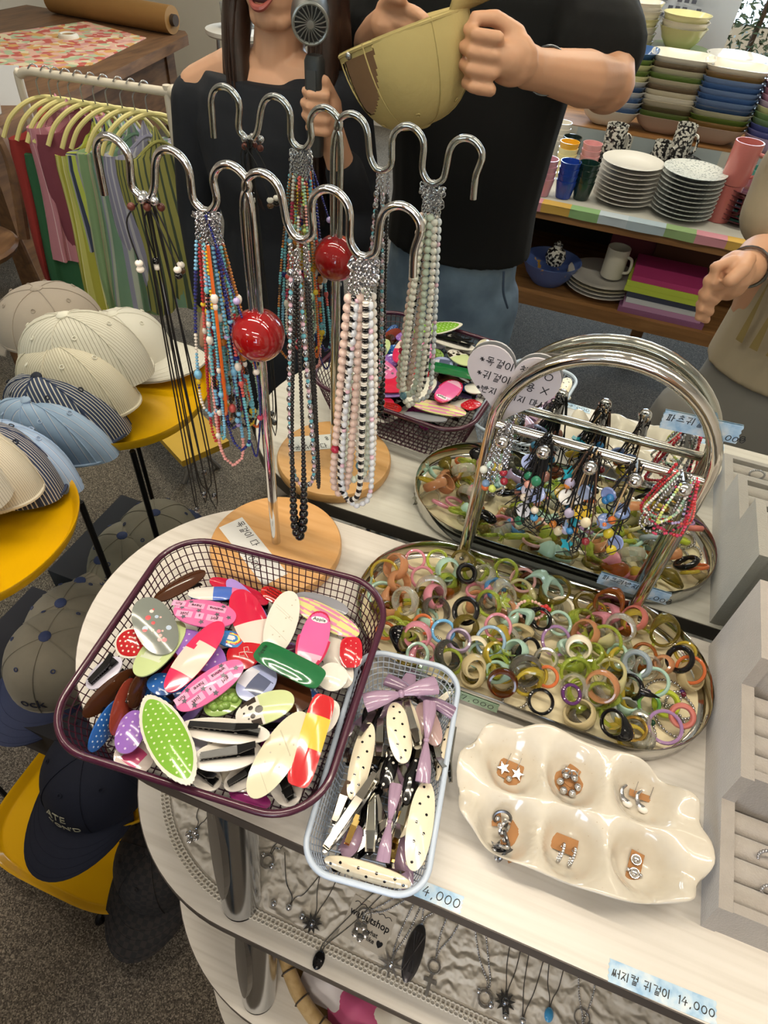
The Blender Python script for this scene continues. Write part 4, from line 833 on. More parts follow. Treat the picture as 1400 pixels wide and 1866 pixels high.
def ring(x, y, R, tp, c, i, z=None, flat=False):
    r_ = random.Random(i*11+2); R = max(.0105, min(R, .0195))*1.05
    to = (CAMP-V((x, y, .02))).normalized()
    if flat: ax = V((r_.uniform(-.3, .3), r_.uniform(-.3, .3), 1))
    elif tp in ('dome', 'wide', 'leaf', 'chunk'): ax = to+V((r_.uniform(-.9, .9), r_.uniform(-.9, .5), r_.uniform(-.2, .35)))
    else: ax = to+V((r_.uniform(-.45, .45), r_.uniform(-.4, .4), r_.uniform(-.1, .3)))
    ax.normalize(); lift = R*sqrt(max(0, 1-ax.z**2))+.004*abs(ax.z)
    zz = (.0062+lift) if z is None else z+lift*.6
    M = frame_z((x, y, zz), ax, (r_.uniform(-1, 1), r_.uniform(-1, .2), r_.uniform(-.2, 1)))
    me = ring_mesh(tp, R); key = ('ring', tp, round(R, 3), c)
    if key not in RMESH: RMESH[key] = me.mesh('ring', ring_mat(c))
    tn = {'thin': 'thin ring', 'thick': 'rounded ring', 'wide': 'wide band ring', 'chunk': 'chunky signet ring', 'dome': 'domed ring', 'leaf': 'leafy ring', 'spike': 'spiked ring'}[tp]
    wh = 'at left end of tray' if x < -.09 else 'left of tray middle' if x < 0 else 'in tray middle' if x < .09 else 'right of tray middle' if x < .18 else 'at right end of tray'
    lab = '%s %s %s' % (RN.get(c, c), tn, wh)
    if tp == 'leaf':
        t = thing('finger_ring', lab, 'ring', M=M, group='rings in the oval tray'); put('band', RMESH[key], t)
        for k in range(7):
            A = 2*pi*k/7; d = V((cos(A), sin(A), 0)); 
            lm = MB(); lm.loft([[(u, -w_, 0), (u, 0, .0011), (u, w_, 0), (u, 0, -.0004)] for u, w_ in ((.001, .0006), (.005, .0034), (.009, .0036), (.0135, .0004))])
            part('leaf', lm, ring_mat(c), t, M=Matrix.Translation((R+.001, 0, 0)) @ Matrix.Rotation(RD(90), 4, 'Y') @ Matrix.Rotation(A, 4, 'Z') @ Matrix.Rotation(RD(-28), 4, 'Y'))
        return t
    o = tag(put('finger_ring', RMESH[key]), lab, 'ring', 'rings in the oval tray'); o.matrix_world = M; return o
def in_tray(x, y, m):
    cx = min(max(x, TX0), TX1); return (x-cx)**2+(y-TY)**2 < (TRAD-m)**2
for i, (x, y, R, tp, c) in enumerate(RINGS):
    for _ in range(30):
        if in_tray(x, y, .02): break
        cx = min(max(x, TX0), TX1); x += (cx-x)*.06; y += (TY-y)*.06
    ring(x, y, R, tp, c, i, z=.012+.006*(i % 3))
fc = ['limeg', 'yellowg', 'clear', 'clear', 'limeg', 'peachg', 'creamg', 'mint', 'yellowg', 'clear', 'smoke', 'olive', 'pink', 'limeg', 'amber', 'paley', 'clear', 'orange']
k = 0
while k < 95:
    x = rnd.uniform(-.165, .2); y = rnd.uniform(-.205, -.03)
    if not in_tray(x, y, .02): continue
    ring(x, y, rnd.uniform(.013, .0165), rnd.choice(['thin', 'wide', 'wide', 'dome', 'dome', 'leaf', 'leaf', 'chunk']), rnd.choice(fc), 200+k, z=rnd.uniform(.004, .016), flat=rnd.random() < .4); k += 1
# beaded stretch rings and chains lying at the tray's right end
BALLM = {}
def bead_obj(name, r, material, par, loc, kind=None):
    k = (r if isinstance(r, (int, float)) else tuple(r), material.name, MIR)
    if k not in BALLM: BALLM[k] = MB().ball((0, 0, 0), r, 10, 7).mesh(name, material)
    return put(name, BALLM[k], par, M=Matrix.Translation(loc))
def bead_ring(cx, cy, R, ex, rz, z, acc, lab, r=.0021):
    t = thing('bead_ring', lab, 'ring', (cx, cy, z), rz, 'silver bead rings at the right end of the tray'); m = MB(); n = int(2*pi*R/(2*r*.98))
    for i in range(n):
        q = 2*pi*i/n
        if i in (0, n//2) and acc: continue
        m.ball((R*cos(q)*(1+.1*sin(3*q)), R*ex*sin(q), .0015*sin(2*q)), r, 8, 5)
    part('silver_beads', m, SILVER, t, kind='stuff')
    if acc:
        for i in (0, n//2): q = 2*pi*i/n; bead_obj('coloured_bead', .0036, mat(acc, .12, trans=.3), t, (R*cos(q)*(1+.1*sin(3*q)), R*ex*sin(q), .001))
for i, (x, y, R, ex, a, c, l) in enumerate(((.218, -.118, .021, .8, .4, '4a2a6a', 'silver bead ring with deep purple beads'), (.236, -.13, .018, .9, 1.4, '7a1f3c', 'silver bead ring with wine red beads'), (.225, -.152, .02, .75, 2.4, None, 'plain silver bead ring near tray end'),
    (.196, -.178, .017, .9, .9, '2c5a40', 'silver bead ring with green beads'), (-.064, -.168, .017, .9, .3, 'd8b85c', 'silver bead ring with a yellow bead'), (.052, -.195, .016, .8, 1, None, 'plain silver bead ring at tray front'))):
    bead_ring(x, y, R, ex, a, .0085, c, l)
pr = thing('pearl_ring', 'pink pearl bead ring with red flower in the tray', 'ring', (.04, -.0805, .03), .3)
m = MB()
for i in range(22):
    q = 2*pi*i/22; bead_obj('pearl', .0024, mat('e3b9ae', .15, coat=.6), pr, (.017*cos(q), .011*sin(q), .004*sin(q)))
fl = MB()
for i in range(5): fl.ball((.0185+.0045*cos(2*pi*i/5), .0045*sin(2*pi*i/5), .004), .0034, 8, 5)
part('flower', fl, mat('c83a3a', .3), pr)
# ================================================================== necklaces on the stand
def loop_path(x, y, z0, z1, w_, th, sway=(0, 0), n=26, narrow=.25, seed=0):
    """closed hanging loop from the hook at (x,y,z0) down to z1"""
    L = z0-z1; r_ = random.Random(seed); ph = r_.uniform(0, 6); out = []
    for side in (-1, 1):
        seg = []
        for i in range(n+1):
            t = i/n
            f = narrow+(1-narrow)*sin(min(1, t*1.15)*pi/2)
            if t > .86: f *= sqrt(max(0, 1-((t-.86)/.14)**2))
            o = side*w_*f+.0012*sin(5*t+ph+side); d = V((cos(th), sin(th), 0))
            seg.append(V((x, y, z0-L*t))+d*o+V((sway[0]*t, sway[1]*t, 0)))
        out += seg if side < 0 else seg[::-1][1:]
    return out
def chain(m, path, r=.0016, step=.0030, wire=.00045):
    P = resample(path, step)
    for i in range(len(P)-1):
        d = P[i+1]-P[i]
        if d.length < 1e-6: continue
        X = d.orthogonal().normalized() if i % 2 else d.cross(d.orthogonal()).normalized()
        m.torus(r*.8, wire, 8, 4, M=frame_z((P[i]+P[i+1])/2, X, d), sx=1.35)
def strand(m, path, r, pal, r_, mis, gap=.96, flat=1.0, jit=.15):
    P = resample(path, r*2*gap)
    for p in P:
        q = r*(1+r_.uniform(-jit, jit)); m.ball(p, (q, q, q*flat), 8, 5, mi=mis(r_))
def split(path, cut):
    n = len(path); k = int(n*cut); return path[:k+1], path[k:n-k], path[n-k-1:]
BC = {n: mat(h, .2, coat=.5) for n, h in dict(red='b4222a', orange='df6a26', navy='17206e', turq='6cb9c9', sky='79b8dc', mint='a5c9ae', brown='5a3a1c', amber='b4702a', yellow='e4c22e', white='ebe5da', pink='eaa6a0', coral='d9605a', lime='b9c46a',
      black='121214', rose='c43a5c', green='2e7a50', lilac='b7a7d8', jet='0b0b0c').items()}
def accents(t, path, r_, n, pal, lo=.0028, hi=.0048):
    for i in range(n):
        p = path[int(len(path)*r_.uniform(.12, .88))]; c = r_.choice(pal); q = r_.choice((.003, .0036, .0044))
        bead_obj('bead', (q, q, q*r_.choice((.8, 1, 1.35))) if c != 'white' else (q*.9, q*.9, q*1.25), BC[c], t, p)
def necklace(label, path, spec, grp, seed, cut=.07, acc=(0, []), cord=None):
    t = thing('necklace', label, 'necklace', group=grp); r_ = random.Random(seed); a, mid, b = split(path, cut)
    if cut > 0:
        c = MB(); chain(c, a); chain(c, b); part('chain', c, SILVER, t, kind='stuff')
    mats = [BC[c] for c in spec['pal']]; runs = spec.get('run', 1); m = MB(); cnt = [0, 0]
    def pick(q):
        if cnt[0] <= 0: cnt[0] = int(q.uniform(runs*.6, runs*1.6))+1; cnt[1] = q.randrange(len(mats))
        cnt[0] -= 1; return cnt[1]
    if spec.get('cordr'): m.tube(mid, spec['cordr'], 6)
    else: strand(m, mid, spec['r'], None, r_, pick, spec.get('gap', .95), spec.get('flat', .8))
    part('beads' if not spec.get('cordr') else 'cord', m, mats, t, kind=None if spec.get('cordr') else 'stuff')
    accents(t, mid, r_, acc[0], acc[1]); return t
x2, z2 = -.3545, .4515
COLN = [
 ('turquoise seed bead necklace with light blue chips', dict(pal=['turq', 'sky', 'turq'], r=.0021, run=9), .215, -.022, .004, 6, ['sky', 'navy', 'amber', 'yellow']),
 ('red seed bead necklace with pearl and blue bead', dict(pal=['red', 'coral', 'red'], r=.002, run=14), .185, -.018, -.010, 4, ['white', 'sky', 'turq', 'yellow']),
 ('orange braided cord necklace with pearls', dict(pal=['orange'], cordr=.0018), .235, .004, -.014, 5, ['white', 'orange', 'rose']),
 ('navy blue seed bead necklace with white bead', dict(pal=['navy'], r=.0017, run=30), .212, .007, -.008, 4, ['white', 'lilac', 'navy']),
 ('pink coral necklace with navy tip and pearls', dict(pal=['pink', 'pink', 'navy', 'yellow', 'sky'], r=.0022, run=16), .158, .005, -.012, 4, ['white', 'white']),
 ('mint green seed bead necklace', dict(pal=['mint', 'lime', 'mint'], r=.0018, run=10), .225, .010, .002, 5, ['yellow', 'brown', 'turq', 'white']),
 ('mixed brown and amber bead necklace', dict(pal=['brown', 'amber', 'black', 'yellow'], r=.0019, run=4), .22, -.014, .010, 6, ['amber', 'yellow', 'navy']),
 ('multicoloured chip bead necklace', dict(pal=['turq', 'red', 'yellow', 'navy', 'white', 'lime', 'orange'], r=.0022, run=2), .205, .016, .006, 8, ['turq', 'rose', 'white', 'yellow', 'sky']),
 ('light turquoise necklace with black spacers', dict(pal=['turq', 'turq', 'black', 'red'], r=.002, run=7), .215, .021, -.004, 6, ['sky', 'white', 'amber', 'coral']),
 ('dark rose and white bead necklace', dict(pal=['rose', 'white', 'coral', 'brown'], r=.0019, run=4), .23, .014, .012, 5, ['rose', 'white', 'yellow']),
 ('red and orange seed bead necklace behind', dict(pal=['red', 'orange', 'amber'], r=.0018, run=8), .2, .022, .010, 4, ['yellow', 'white'])]
extra = ['teal and amber', 'navy and sky blue', 'coral and white', 'sky blue and yellow', 'lime and brown', 'black and turquoise', 'pink and mint', 'turquoise and coral']
EP = [['turq', 'amber', 'brown'], ['navy', 'sky', 'white'], ['coral', 'white', 'rose'], ['sky', 'yellow', 'turq'], ['lime', 'brown', 'mint'], ['black', 'turq', 'sky'], ['pink', 'mint', 'white'], ['turq', 'navy', 'coral']]
for k_ in range(8):
    COLN.append((extra[k_]+' mixed bead necklace', dict(pal=EP[k_], r=.0018+.0002*(k_ % 3), run=3+k_ % 4), .19+.008*((k_*5) % 7), -.022+.0062*k_, .014*(-1)**k_, 7, EP[k_]+['white', 'yellow', 'sky']))
for i, (lab, sp, z1, dx, dy, na, pal) in enumerate(COLN):
    pth = loop_path(x2+dx*.25, PY+dy*.4, z2+.001, z1, .011 if i not in (4,) else .013, RD(rnd.uniform(-50, 50)), (dx*.75, dy), seed=i)
    necklace(lab+' on the stand', pth, sp, 'colourful bead necklaces on the stand', i+20, acc=(na, pal))
nv = thing('necklace', 'navy thread necklace hanging wide towards the pole', 'necklace', group='colourful bead necklaces on the stand')
pth = spline([(x2+.004, PY-.006, .452), (x2+.022, PY-.01, .40), (x2+.036, PY-.012, .355), (x2+.044, PY-.01, .30), (x2+.043, PY-.008, .25), (x2+.036, PY-.006, .20), (x2+.028, PY-.004, .172), (x2+.016, PY+.002, .22), (x2+.008, PY+.004, .33), (x2+.002, PY+.003, .452)], 8)
m = MB(); strand(m, pth, .0013, None, rnd, lambda q: 0); part('beads', m, BC['navy'], nv, kind='stuff')
for p, c in ((12, 'lilac'), (24, 'white'), (34, 'rose')): bead_obj('bead', .0036, BC[c], nv, pth[p])
kn = MB()
for i in range(34):     # clasps bunched on the hook
    q = rnd.uniform(0, 2*pi); kn.torus(.0026, .0007, 8, 5, M=frame_z((x2+.012*cos(q), PY+.006*sin(q), z2-.004+rnd.uniform(-.008, .006)), (rnd.uniform(-1, 1), rnd.uniform(-1, 1), rnd.uniform(-1, 1))))
o = tag(part('clasp_bunch', kn, SILVER), 'bunch of silver clasps above the colourful necklaces', 'clasps'); o['kind'] = 'stuff'
# ---- black cords
x1, z1_ = -.4195, .4515
CORD = mat('121213', .6)
for i, (dx, dy, zb, c1, c2) in enumerate(((-.004, -.006, .036, 'white', 'white'), (.002, .0, .05, 'white', 'jet'), (.007, .006, .032, 'jet', 'white'), (-.001, .01, .055, 'white', 'brown'))):
    t = thing('necklace', ['black cord necklace nearest the camera with white end beads', 'black cord necklace second on the outer hook', 'black cord necklace reaching lowest beside the table', 'black cord necklace at the back of the outer hook'][i], 'necklace', group='black cord necklaces')
    pth = loop_path(x1+dx*.5, PY+dy*.6, z1_+.002, zb, .0045+.0015*i, RD(20*i-30), (dx, dy), seed=40+i, narrow=.3)
    part('cord', MB().tube(pth, .0009, 6), CORD, t)
    e = spline([(x1+dx, PY+dy, .449), (x1+dx+(.012 if i % 2 else -.014), PY+dy-.004, .43), (x1+dx+(.026 if i % 2 else -.008), PY+dy-.006, .395)], 6)
    part('tie_end', MB().tube(e, .0008, 6), CORD, t)
    for k in range(2): bead_obj('end_bead', (.0042, .0042, .0034), BC[c1 if k == 0 else c2], t, e[-1]-V((0, 0, .003+.0062*k)))
    bead_obj('wooden_bead', .0038, mat('5a2a20', .4), t, (x1+dx*2.2, PY+dy-.004, .4465)); bead_obj('silver_bead', .0042, SILVER, t, (x1+dx*1.5+.003, PY-dy*.6, .4535))
    bead_obj('silver_pendant', (.004, .004, .005), DARKSILVER, t, (pth[len(pth)//2].x, pth[len(pth)//2].y, zb+.006+.01*i))
# ---- silver ovals, black graded beads
x3, z3 = -.2585, .4455
def big_strand(label, path, seq, grp, cut=.12, dchain=SILVER):
    t = thing('necklace', label, 'necklace', group=grp); a, mid, b = split(path, cut)
    c = MB(); chain(c, a, .0019, .0034, .0006); chain(c, b, .0019, .0034, .0006); part('chain', c, dchain, t, kind='stuff')
    d = 0; i = 0; P = resample(mid, .0005)
    while True:
        nm, r, mm = seq(d*.0005/(len(P)*.0005), i); rz = r[2] if isinstance(r, tuple) else r; d += rz/.0005; k = int(d)
        if k >= len(P)-1: break
        tg = (P[min(k+3, len(P)-1)]-P[max(0, k-3)]); key = (nm, r if isinstance(r, (int, float)) else tuple(r), mm.name)
        if key not in BALLM: BALLM[key] = MB().ball((0, 0, 0), r, 10, 7).mesh(nm, mm)
        put(nm, BALLM[key], t, M=frame_z(P[k], tg)); d += rz/.0005; i += 1
    return t
SV = mat('b9bcc4', .12, 1); PK = mat('e3bccb', .2, coat=.4)
big_strand('silver oval and pink bead necklace on the stand', loop_path(x3-.004, PY-.008, z3, .152, .0125, RD(8), (.004, -.004), seed=60), lambda u, i: ('bead', (.0034, .0034, .0042), SV) if i % 2 == 0 else ('spacer_bead', .0022, PK if i % 4 == 1 else BC['turq']), 'necklaces on the third hook', .04)
big_strand('glossy black graded bead necklace hanging lowest over the base', loop_path(x3+.003, PY-.016, z3, .091, .0055, RD(30), (.0, -.022), seed=61), lambda u, i: ('bead', (.0022+.0042*exp(-((u-.5)/.13)**2)), BC['jet']), 'necklaces on the third hook', .05)
big_strand('fine black bead strand with silver chain top', loop_path(x3+.002, PY+.004, z3, .13, .005, RD(-40), (.004, .012), seed=62), lambda u, i: ('bead', .0021, BC['jet']), 'necklaces on the third hook', .07)
# ---- white and pearl strands
x4, z4 = -.1985, .4435
WH = mat('e3ddd2', .22, coat=.5, sub=.2); PKW = mat('dcc3b6', .25, coat=.5, sub=.2); PRL = mat('d6dbe0', .15, coat=.8); JADE = mat('d3dccb', .2, coat=.5, sub=.2)
def bw(u, i): return ('disc_bead', (.0034, .0034, .0013), WH if (i//2) % 2 else BC['black'])
for i, (lab, dx, dy, zb, w_, th, fn) in enumerate((
    ('blush pink round bead necklace with red bead', -.013, -.008, .160, .010, 10, lambda u, k: ('bead', .0047, PKW) if abs(u-.36) > .012 else ('red_bead', .0052, mat('b02a44', .15, coat=.5))),
    ('milky white round bead necklace', -.002, .004, .172, .012, 25, lambda u, k: ('bead', .0044, JADE)),
    ('black and white disc bead necklace', .001, -.012, .160, .0135, -10, bw),
    ('pearly oval bead necklace with pink spacers', .008, -.010, .152, .0165, 5, lambda u, k: ('bead', (.0033, .0033, .0044), PRL) if k % 6 else ('pink_bead', .0028, PK)),
    ('cream bead necklace with blue glass bead behind', .006, .012, .165, .013, -25, lambda u, k: ('bead', .0040, WH) if abs(u-.45) > .012 else ('glass_bead', (.005, .005, .006), mat('7fb0c0', .1, trans=.6))))):
    big_strand(lab+' on the stand', loop_path(x4+dx*.35, PY+dy*.5, z4, zb, w_, RD(th), (dx*.7, dy), seed=70+i), fn, 'white necklaces on the inner hook', .065)
kn = MB()
for i in range(40):
    q = rnd.uniform(0, 2*pi); kn.torus(.003, .0008, 8, 5, M=frame_z((x4+.012*cos(q), PY+.007*sin(q), z4-.006+rnd.uniform(-.018, .006)), (rnd.uniform(-1, 1), rnd.uniform(-1, 1), rnd.uniform(-1, 1))))
o = tag(part('clasp_bunch', kn, SILVER), 'bunch of silver clasps above the white necklaces', 'clasps'); o['kind'] = 'stuff'
# ================================================================== bracelets on the tray's pegs
def bracelet(k, label, L, w_, dy, th, style, seed, pal=None, beads=(), sway=0):
    px, py = PEGS[k]; y = HY-.012+(py-HY+.016)*dy; r_ = random.Random(seed)
    t = thing('bracelet', label, 'bracelet', group='bracelets on the tray pegs')
    pth = loop_path(px, y, .2655, .2655-L, w_, RD(th), (sway, r_.uniform(-.012, .0)), n=18, narrow=.5, seed=seed)
    if style == 'cord':
        part('cord', MB().tube(pth, .0009, 5), CORD if pal is None else mat(pal, .6), t)
        for i in range(3):
            p = pth[int(len(pth)*r_.uniform(.2, .8))]; e = [p, p+V((r_.uniform(-.012, .012), -.004, -.012)), p+V((r_.uniform(-.018, .018), -.006, -.026))]; part('tie_end', MB().tube(spline(e, 4), .0006, 5), CORD if pal is None else mat(pal, .6), t)
    elif style == 'chain':
        m = MB(); chain(m, pth, .0019, .0034, .0006); part('chain', m, SILVER, t, kind='stuff')
    else:
        m = MB(); strand(m, pth, .0016 if style == 'seed' else .002, None, r_, lambda q: q.randrange(len(pal)), .97); part('beads', m, [BC[c] if c in BC else SILVER for c in pal], t, kind='stuff')
    n = len(pth)
    for j, (shape, c) in enumerate(beads):
        p = pth[int(n*(.5+(j-(len(beads)-1)/2)*.1+r_.uniform(-.09, .09))) % n]+V((0, -.003, 0)); mm = mat(c, .2, coat=.4, trans=.2 if shape == 'ball' else 0)
        if shape == 'ball': bead_obj('bead', .0048, mm, t, p)
        elif shape == 'button': part('button', MB().lathe([(0, -.001), (.0085, -.001), (.009, .0004), (.0075, .0016), (.006, .001), (0, .001)], 18, M=frame_z(p, (r_.uniform(-.6, .6), -1, r_.uniform(.2, 1)))), mm, t)
        elif shape == 'star': part('star_bead', MB().prism(star(.009, 5, .55), -.002, .002, M=frame_z(p, (r_.uniform(-.4, .4), -1, .6))), mm, t, smooth=False)
        elif shape == 'chip': bead_obj('chip_bead', (.0058, .004, .0075), mm, t, p)
NUM = ['first', 'second', 'third', 'fourth', 'fifth']
for i, (L, w_, b) in enumerate(((.078, .008, ['d9c23a', 'c2dcd2', 'b03040']), (.085, .006, ['bfe0d8', '6a9a60', 'ecdca0']), (.09, .010, ['7a9ac0', 'd06a3a', 'a02838']), (.072, .012, ['e0e4d8', '8ab89a', '2a2a30']), (.082, .004, ['c8d66a', 'e8e4dc', '90b8b0']))):
    bracelet(0, 'silver chain bracelet with %s coloured crystals on the leftmost peg' % ['yellow', 'mint', 'blue', 'pale', 'lime'][i], L, w_, .15+.17*i, 20*i-40, 'chain', 100+i, beads=[('ball', c) for c in b], sway=.004-.008*(i % 2))
P1 = [('button', 'aebce8'), ('ball', '58aee0'), ('chip', '9a6a5a'), ('ball', 'dfa090'), ('button', 'b8b6c4'), ('chip', '2e7a5a'), ('ball', 'e8dcc8'), ('button', 'dfe0e6')]
for i in range(7):
    bracelet(1, 'plain thin black cord bracelet on the second peg', .055+.011*i, .005+.0015*i, .1+.12*i, 35*i, 'cord', 220+i, sway=.014*(i-3)/3)
    bracelet(1, 'black cord bracelet with %s on the second peg' % ['a lilac button', 'a grey button and blue bead', 'brown chips', 'pink beads', 'a green chip', 'a white button', 'cream beads'][i], .06+.0105*((i*3) % 7), .006+.002*(i % 3), .12+.12*i, 25*i-60, 'cord', 120+i, beads=[P1[i], P1[(i+3) % 8], P1[(i+5) % 8]], sway=.012*(i-3)/3)
P2 = [('star', '2f9db0'), ('button', 'e6c23a'), ('ball', 'e08a3a'), ('button', 'e9e7e2'), ('chip', 'b9b0c8'), ('ball', '3f8ec8'), ('chip', 'd8cba8'), ('ball', '8a2430'), ('button', '9fb0d0')]
for i in range(8):
    bracelet(2, 'plain thin black cord bracelet on the middle peg', .06+.01*i, .005+.0015*i, .1+.11*i, 35*i+10, 'cord', 240+i, sway=.02*(i-3.5)/3.5)
    bracelet(2, '%s cord bracelet with %s on the middle peg' % (['black', 'beige', 'black', 'brown', 'beige', 'black', 'black', 'brown'][i], ['a teal star', 'a yellow button', 'an orange bead', 'a white button', 'lilac chips', 'a blue bead', 'cream chips', 'a wine bead'][i]), .058+.0105*((i*3) % 8), .007+.002*(i % 4), .1+.11*i, 30*i-70, 'cord', 140+i, pal=None if i in (0, 2, 5, 6) else ('b99c74' if i in (1, 4) else '5a4030'), beads=[P2[i], P2[(i+4) % 9], P2[(i+2) % 9]], sway=.018*(i-3.5)/3.5)
P3 = [('button', '7f8fc0'), ('ball', '3a86c4'), ('button', '6f86b4'), ('ball', 'e07a3a'), ('chip', 'c8b62e')]
for i in range(5):
    bracelet(3, '%s cord bracelet with %s on the fourth peg' % ('beige' if i == 3 else 'black', ['a periwinkle button', 'a painted blue bead', 'a grey-blue button', 'an orange bead', 'yellow chips'][i]), .062+.011*i, .008, .2+.15*i, 30*i-50, 'cord', 160+i, pal='b99c74' if i == 3 else None, beads=[P3[i], P3[(i+1) % 5]], sway=-.012+.005*i)
for i, (lab, L, w_, pal, st, sw) in enumerate((('large dark red seed bead', .075, .026, ['red', 'rose', 'red'], 'bead', -.002), ('silver ball', .088, .012, ['s'], 'bead', -.012), ('bright red seed bead', .062, .022, ['red', 'coral'], 'seed', .002), ('pale green seed bead', .055, .016, ['mint', 'white'], 'seed', -.01),
    ('purple and silver bead', .06, .012, ['lilac', 's', 'black'], 'seed', .004), ('second silver ball', .07, .018, ['s'], 'bead', -.006), ('wine red bead', .07, .02, ['rose', 'black'], 'seed', .006), ('white and jade bead', .048, .02, ['white', 'mint', 'lime'], 'seed', 0))):
    bracelet(4, lab+' bracelet on the rightmost peg', L, w_, .1+.12*i, 12*i-30, st, 180+i, pal=pal, sway=sw)
# ================================================================== earrings in the dish
KR = mat('a5764a', .8, var=.08, vscale=60); DM = TR((DX, DY, .0006), DRZ)
def ear(label, wx, wy, rz, build, z=.0075, tilt=.15):
    t = thing('earrings', label, 'earrings', M=DM @ TR((wx, wy, z), rz, tilt), group='earring pairs in the ceramic dish'); build(t); return t
def card(t, w_, h, M=Matrix()): return part('card', MB().box((-w_/2, -h/2, -.0003), (w_/2, h/2, .0003), M=M), KR, t, smooth=False)
def post(t, x, y): part('post', MB().tube([(x, y, .0), (x+.001, y+.012, .006)], .0004, 5), SILVER, t)
def e_star(t):
    card(t, .026, .02, TR((0, .002, 0))); card(t, .014, .016, TR((.004, -.012, .0006), .1))
    for sx in (-1, 1): part('star', MB().prism(star(.0072, 5, .42, .3*sx), .001, .0035, M=TR((sx*.0078, .001, 0))), SILVER, t, smooth=False); post(t, sx*.006, .006)
    part('bead', MB().ball((.001, -.0075, .0035), .0034), SILVER, t)
def e_flower(t):
    card(t, .03, .03, TR((0, 0, 0), .7)); card(t, .014, .022, TR((.001, .009, .001), -.4))
    for i in range(6): q = 2*pi*i/6; part('bead', MB().ball((.009*cos(q), .009*sin(q)-.002, .005), .0042), SILVER, t)
    for i in range(2): part('hoop', MB().torus(.005, .0011, 16, 6, M=TR((.002-.006*i, .009, .006), 0, 1.0)), SILVER, t); post(t, -.007+.014*i, .004)
def e_drop(t):
    card(t, .03, .007, TR((.008, .006, 0)))
    for sx in (-1, 1):
        part('hook', MB().tube(spline([(sx*.008-.004, .01, .006), (sx*.008-.008, .004, .006), (sx*.008-.006, -.004, .005), (sx*.008, -.007, .004)], 5), lambda q: .0012+.0022*q, 8), SILVER, t)
        part('pearl', MB().ball((sx*.008, -.008, .004), (.0055, .004, .0035)), mat('e6e2dc', .12, coat=.8), t); post(t, sx*.008+.006, .006)
def e_cluster(t):
    card(t, .012, .04, TR((.008, 0, 0), -.35)); card(t, .02, .022, TR((.012, -.01, -.001), .5)); card(t, .01, .02, TR((-.009, .016, .001), .2))
    for i in range(5): part('hoop', MB().torus(.0085-.0008*i, .0016, 20, 7, M=TR((-.003+.003*(i % 3), .014-.009*i, .005+.001*i), i, .9+.2*i)), [DARKSILVER, SILVER][i % 2], t)
    for i in range(3): part('star', MB().prism(star(.0075, 5, .4, i), -.0012, .0012, M=TR((-.006+.006*i, -.014-.003*(i % 2), .006), i, .5)), DARKSILVER, t, smooth=False)
    for i in range(7): part('bead', MB().ball((-.008+.003*(i % 5), .012-.006*i, .008), .0028), SILVER, t)
def e_hoops(t):
    card(t, .027, .016, TR((-.003, .006, 0)))
    for i in range(2):
        pth = [(-.005+.011*i+.001*cos(q), -.004+.0085*cos(q), .005+.0085*sin(q)) for q in [2*pi*k/20 for k in range(20)]]; m = MB(); m.tube(pth, .0013, 6, closed=True)
        for k in range(20): m.ball(pth[k], .0018, 6, 4)
        part('twisted_hoop', m, SILVER, t)
def e_balls(t):
    card(t, .013, .03, TR((0, 0, 0), -.1))
    for i in range(2):
        part('stud', MB().ball((0, .007-.0125*i, .0032), (.0045, .004, .003), 14, 8).torus(.0045, .0009, 16, 6, M=TR((0, .007-.0125*i, .002))), SILVER, t)
        if i: part('bow', MB().ball((-.006, -.0045, .002), .0022).ball((.006, -.0055, .002), .0022), SILVER, t)
for (lab, b), (wx, wy), rz in zip((('two silver star studs on a brown card', e_star), ('silver bead flower earrings on crossed brown cards', e_flower), ('silver pearl drop earrings on a narrow card', e_drop), ('tangle of dark silver hoops and stars on cards', e_cluster), ('pair of twisted silver hoops on a brown card', e_hoops), ('two silver ball studs on a tall brown card', e_balls)), WELLS, (-.1, 0, -.05, .1, -.05, -.05)): ear(lab+' in the dish', wx, wy, rz, b)
# ---- rings in the velvet display
for i, (x, y, z, lab) in enumerate(((.308, -.315, .0425, 'beaded silver ring in the lowest velvet slot'), (.305, -.285, .0445, 'beaded silver ring in the second velvet slot'), (.345, -.2, .087, 'silver ring in the middle step of the velvet display'), (.35, -.06, .139, 'twisted silver ring in the top step of the display'))):
    t = thing('finger_ring', lab, 'ring', M=frame_z((x+.012, y, z-.0035), (0, -1, .25)), group='rings in the velvet display'); m = MB()
    for k in range(24): q = 2*pi*k/24; m.ball((.0105*cos(q), .0105*sin(q), 0), .0018, 8, 5)
    part('bead_band', m, SILVER, t); part('inner_band', MB().torus(.0098, .001, 24, 6), SILVER, t)
# ================================================================== second tier: lace cloth, necklaces, card
Z2 = -.262
def lace():
    m, nt, b = shader('white_lace', .85)
    tc = N(nt, 'ShaderNodeTexCoord'); w_ = N(nt, 'ShaderNodeTexWave', wave_type='RINGS'); w_.inputs['Scale'].default_value = 9; w_.inputs['Distortion'].default_value = 14; w_.inputs['Detail'].default_value = 3; w_.inputs['Detail Scale'].default_value = 2.2
    nt.links.new(tc.outputs['Object'], w_.inputs['Vector']); b.inputs['Base Color'].default_value = (*lin('d9d3c8'), 1)
    bp = N(nt, 'ShaderNodeBump'); bp.inputs['Strength'].default_value = .7; bp.inputs['Distance'].default_value = .006
    nt.links.new(w_.outputs['Fac'], bp.inputs['Height']); nt.links.new(bp.outputs[0], b.inputs['Normal']); return m
cl = thing('lace_cloth', 'white embroidered lace cloth with knitted edging on second tier', 'cloth', (0, 0, Z2))
part('cloth', MB().prism(stadium(-.193, -.2495, .2, .93, 36), .0004, .0022), lace(), cl, smooth=False)
sc = MB(); ed = resample([(x, y, .002) for x, y in stadium(-.193, -.2495, .207, .3, 40)], .0058, True)
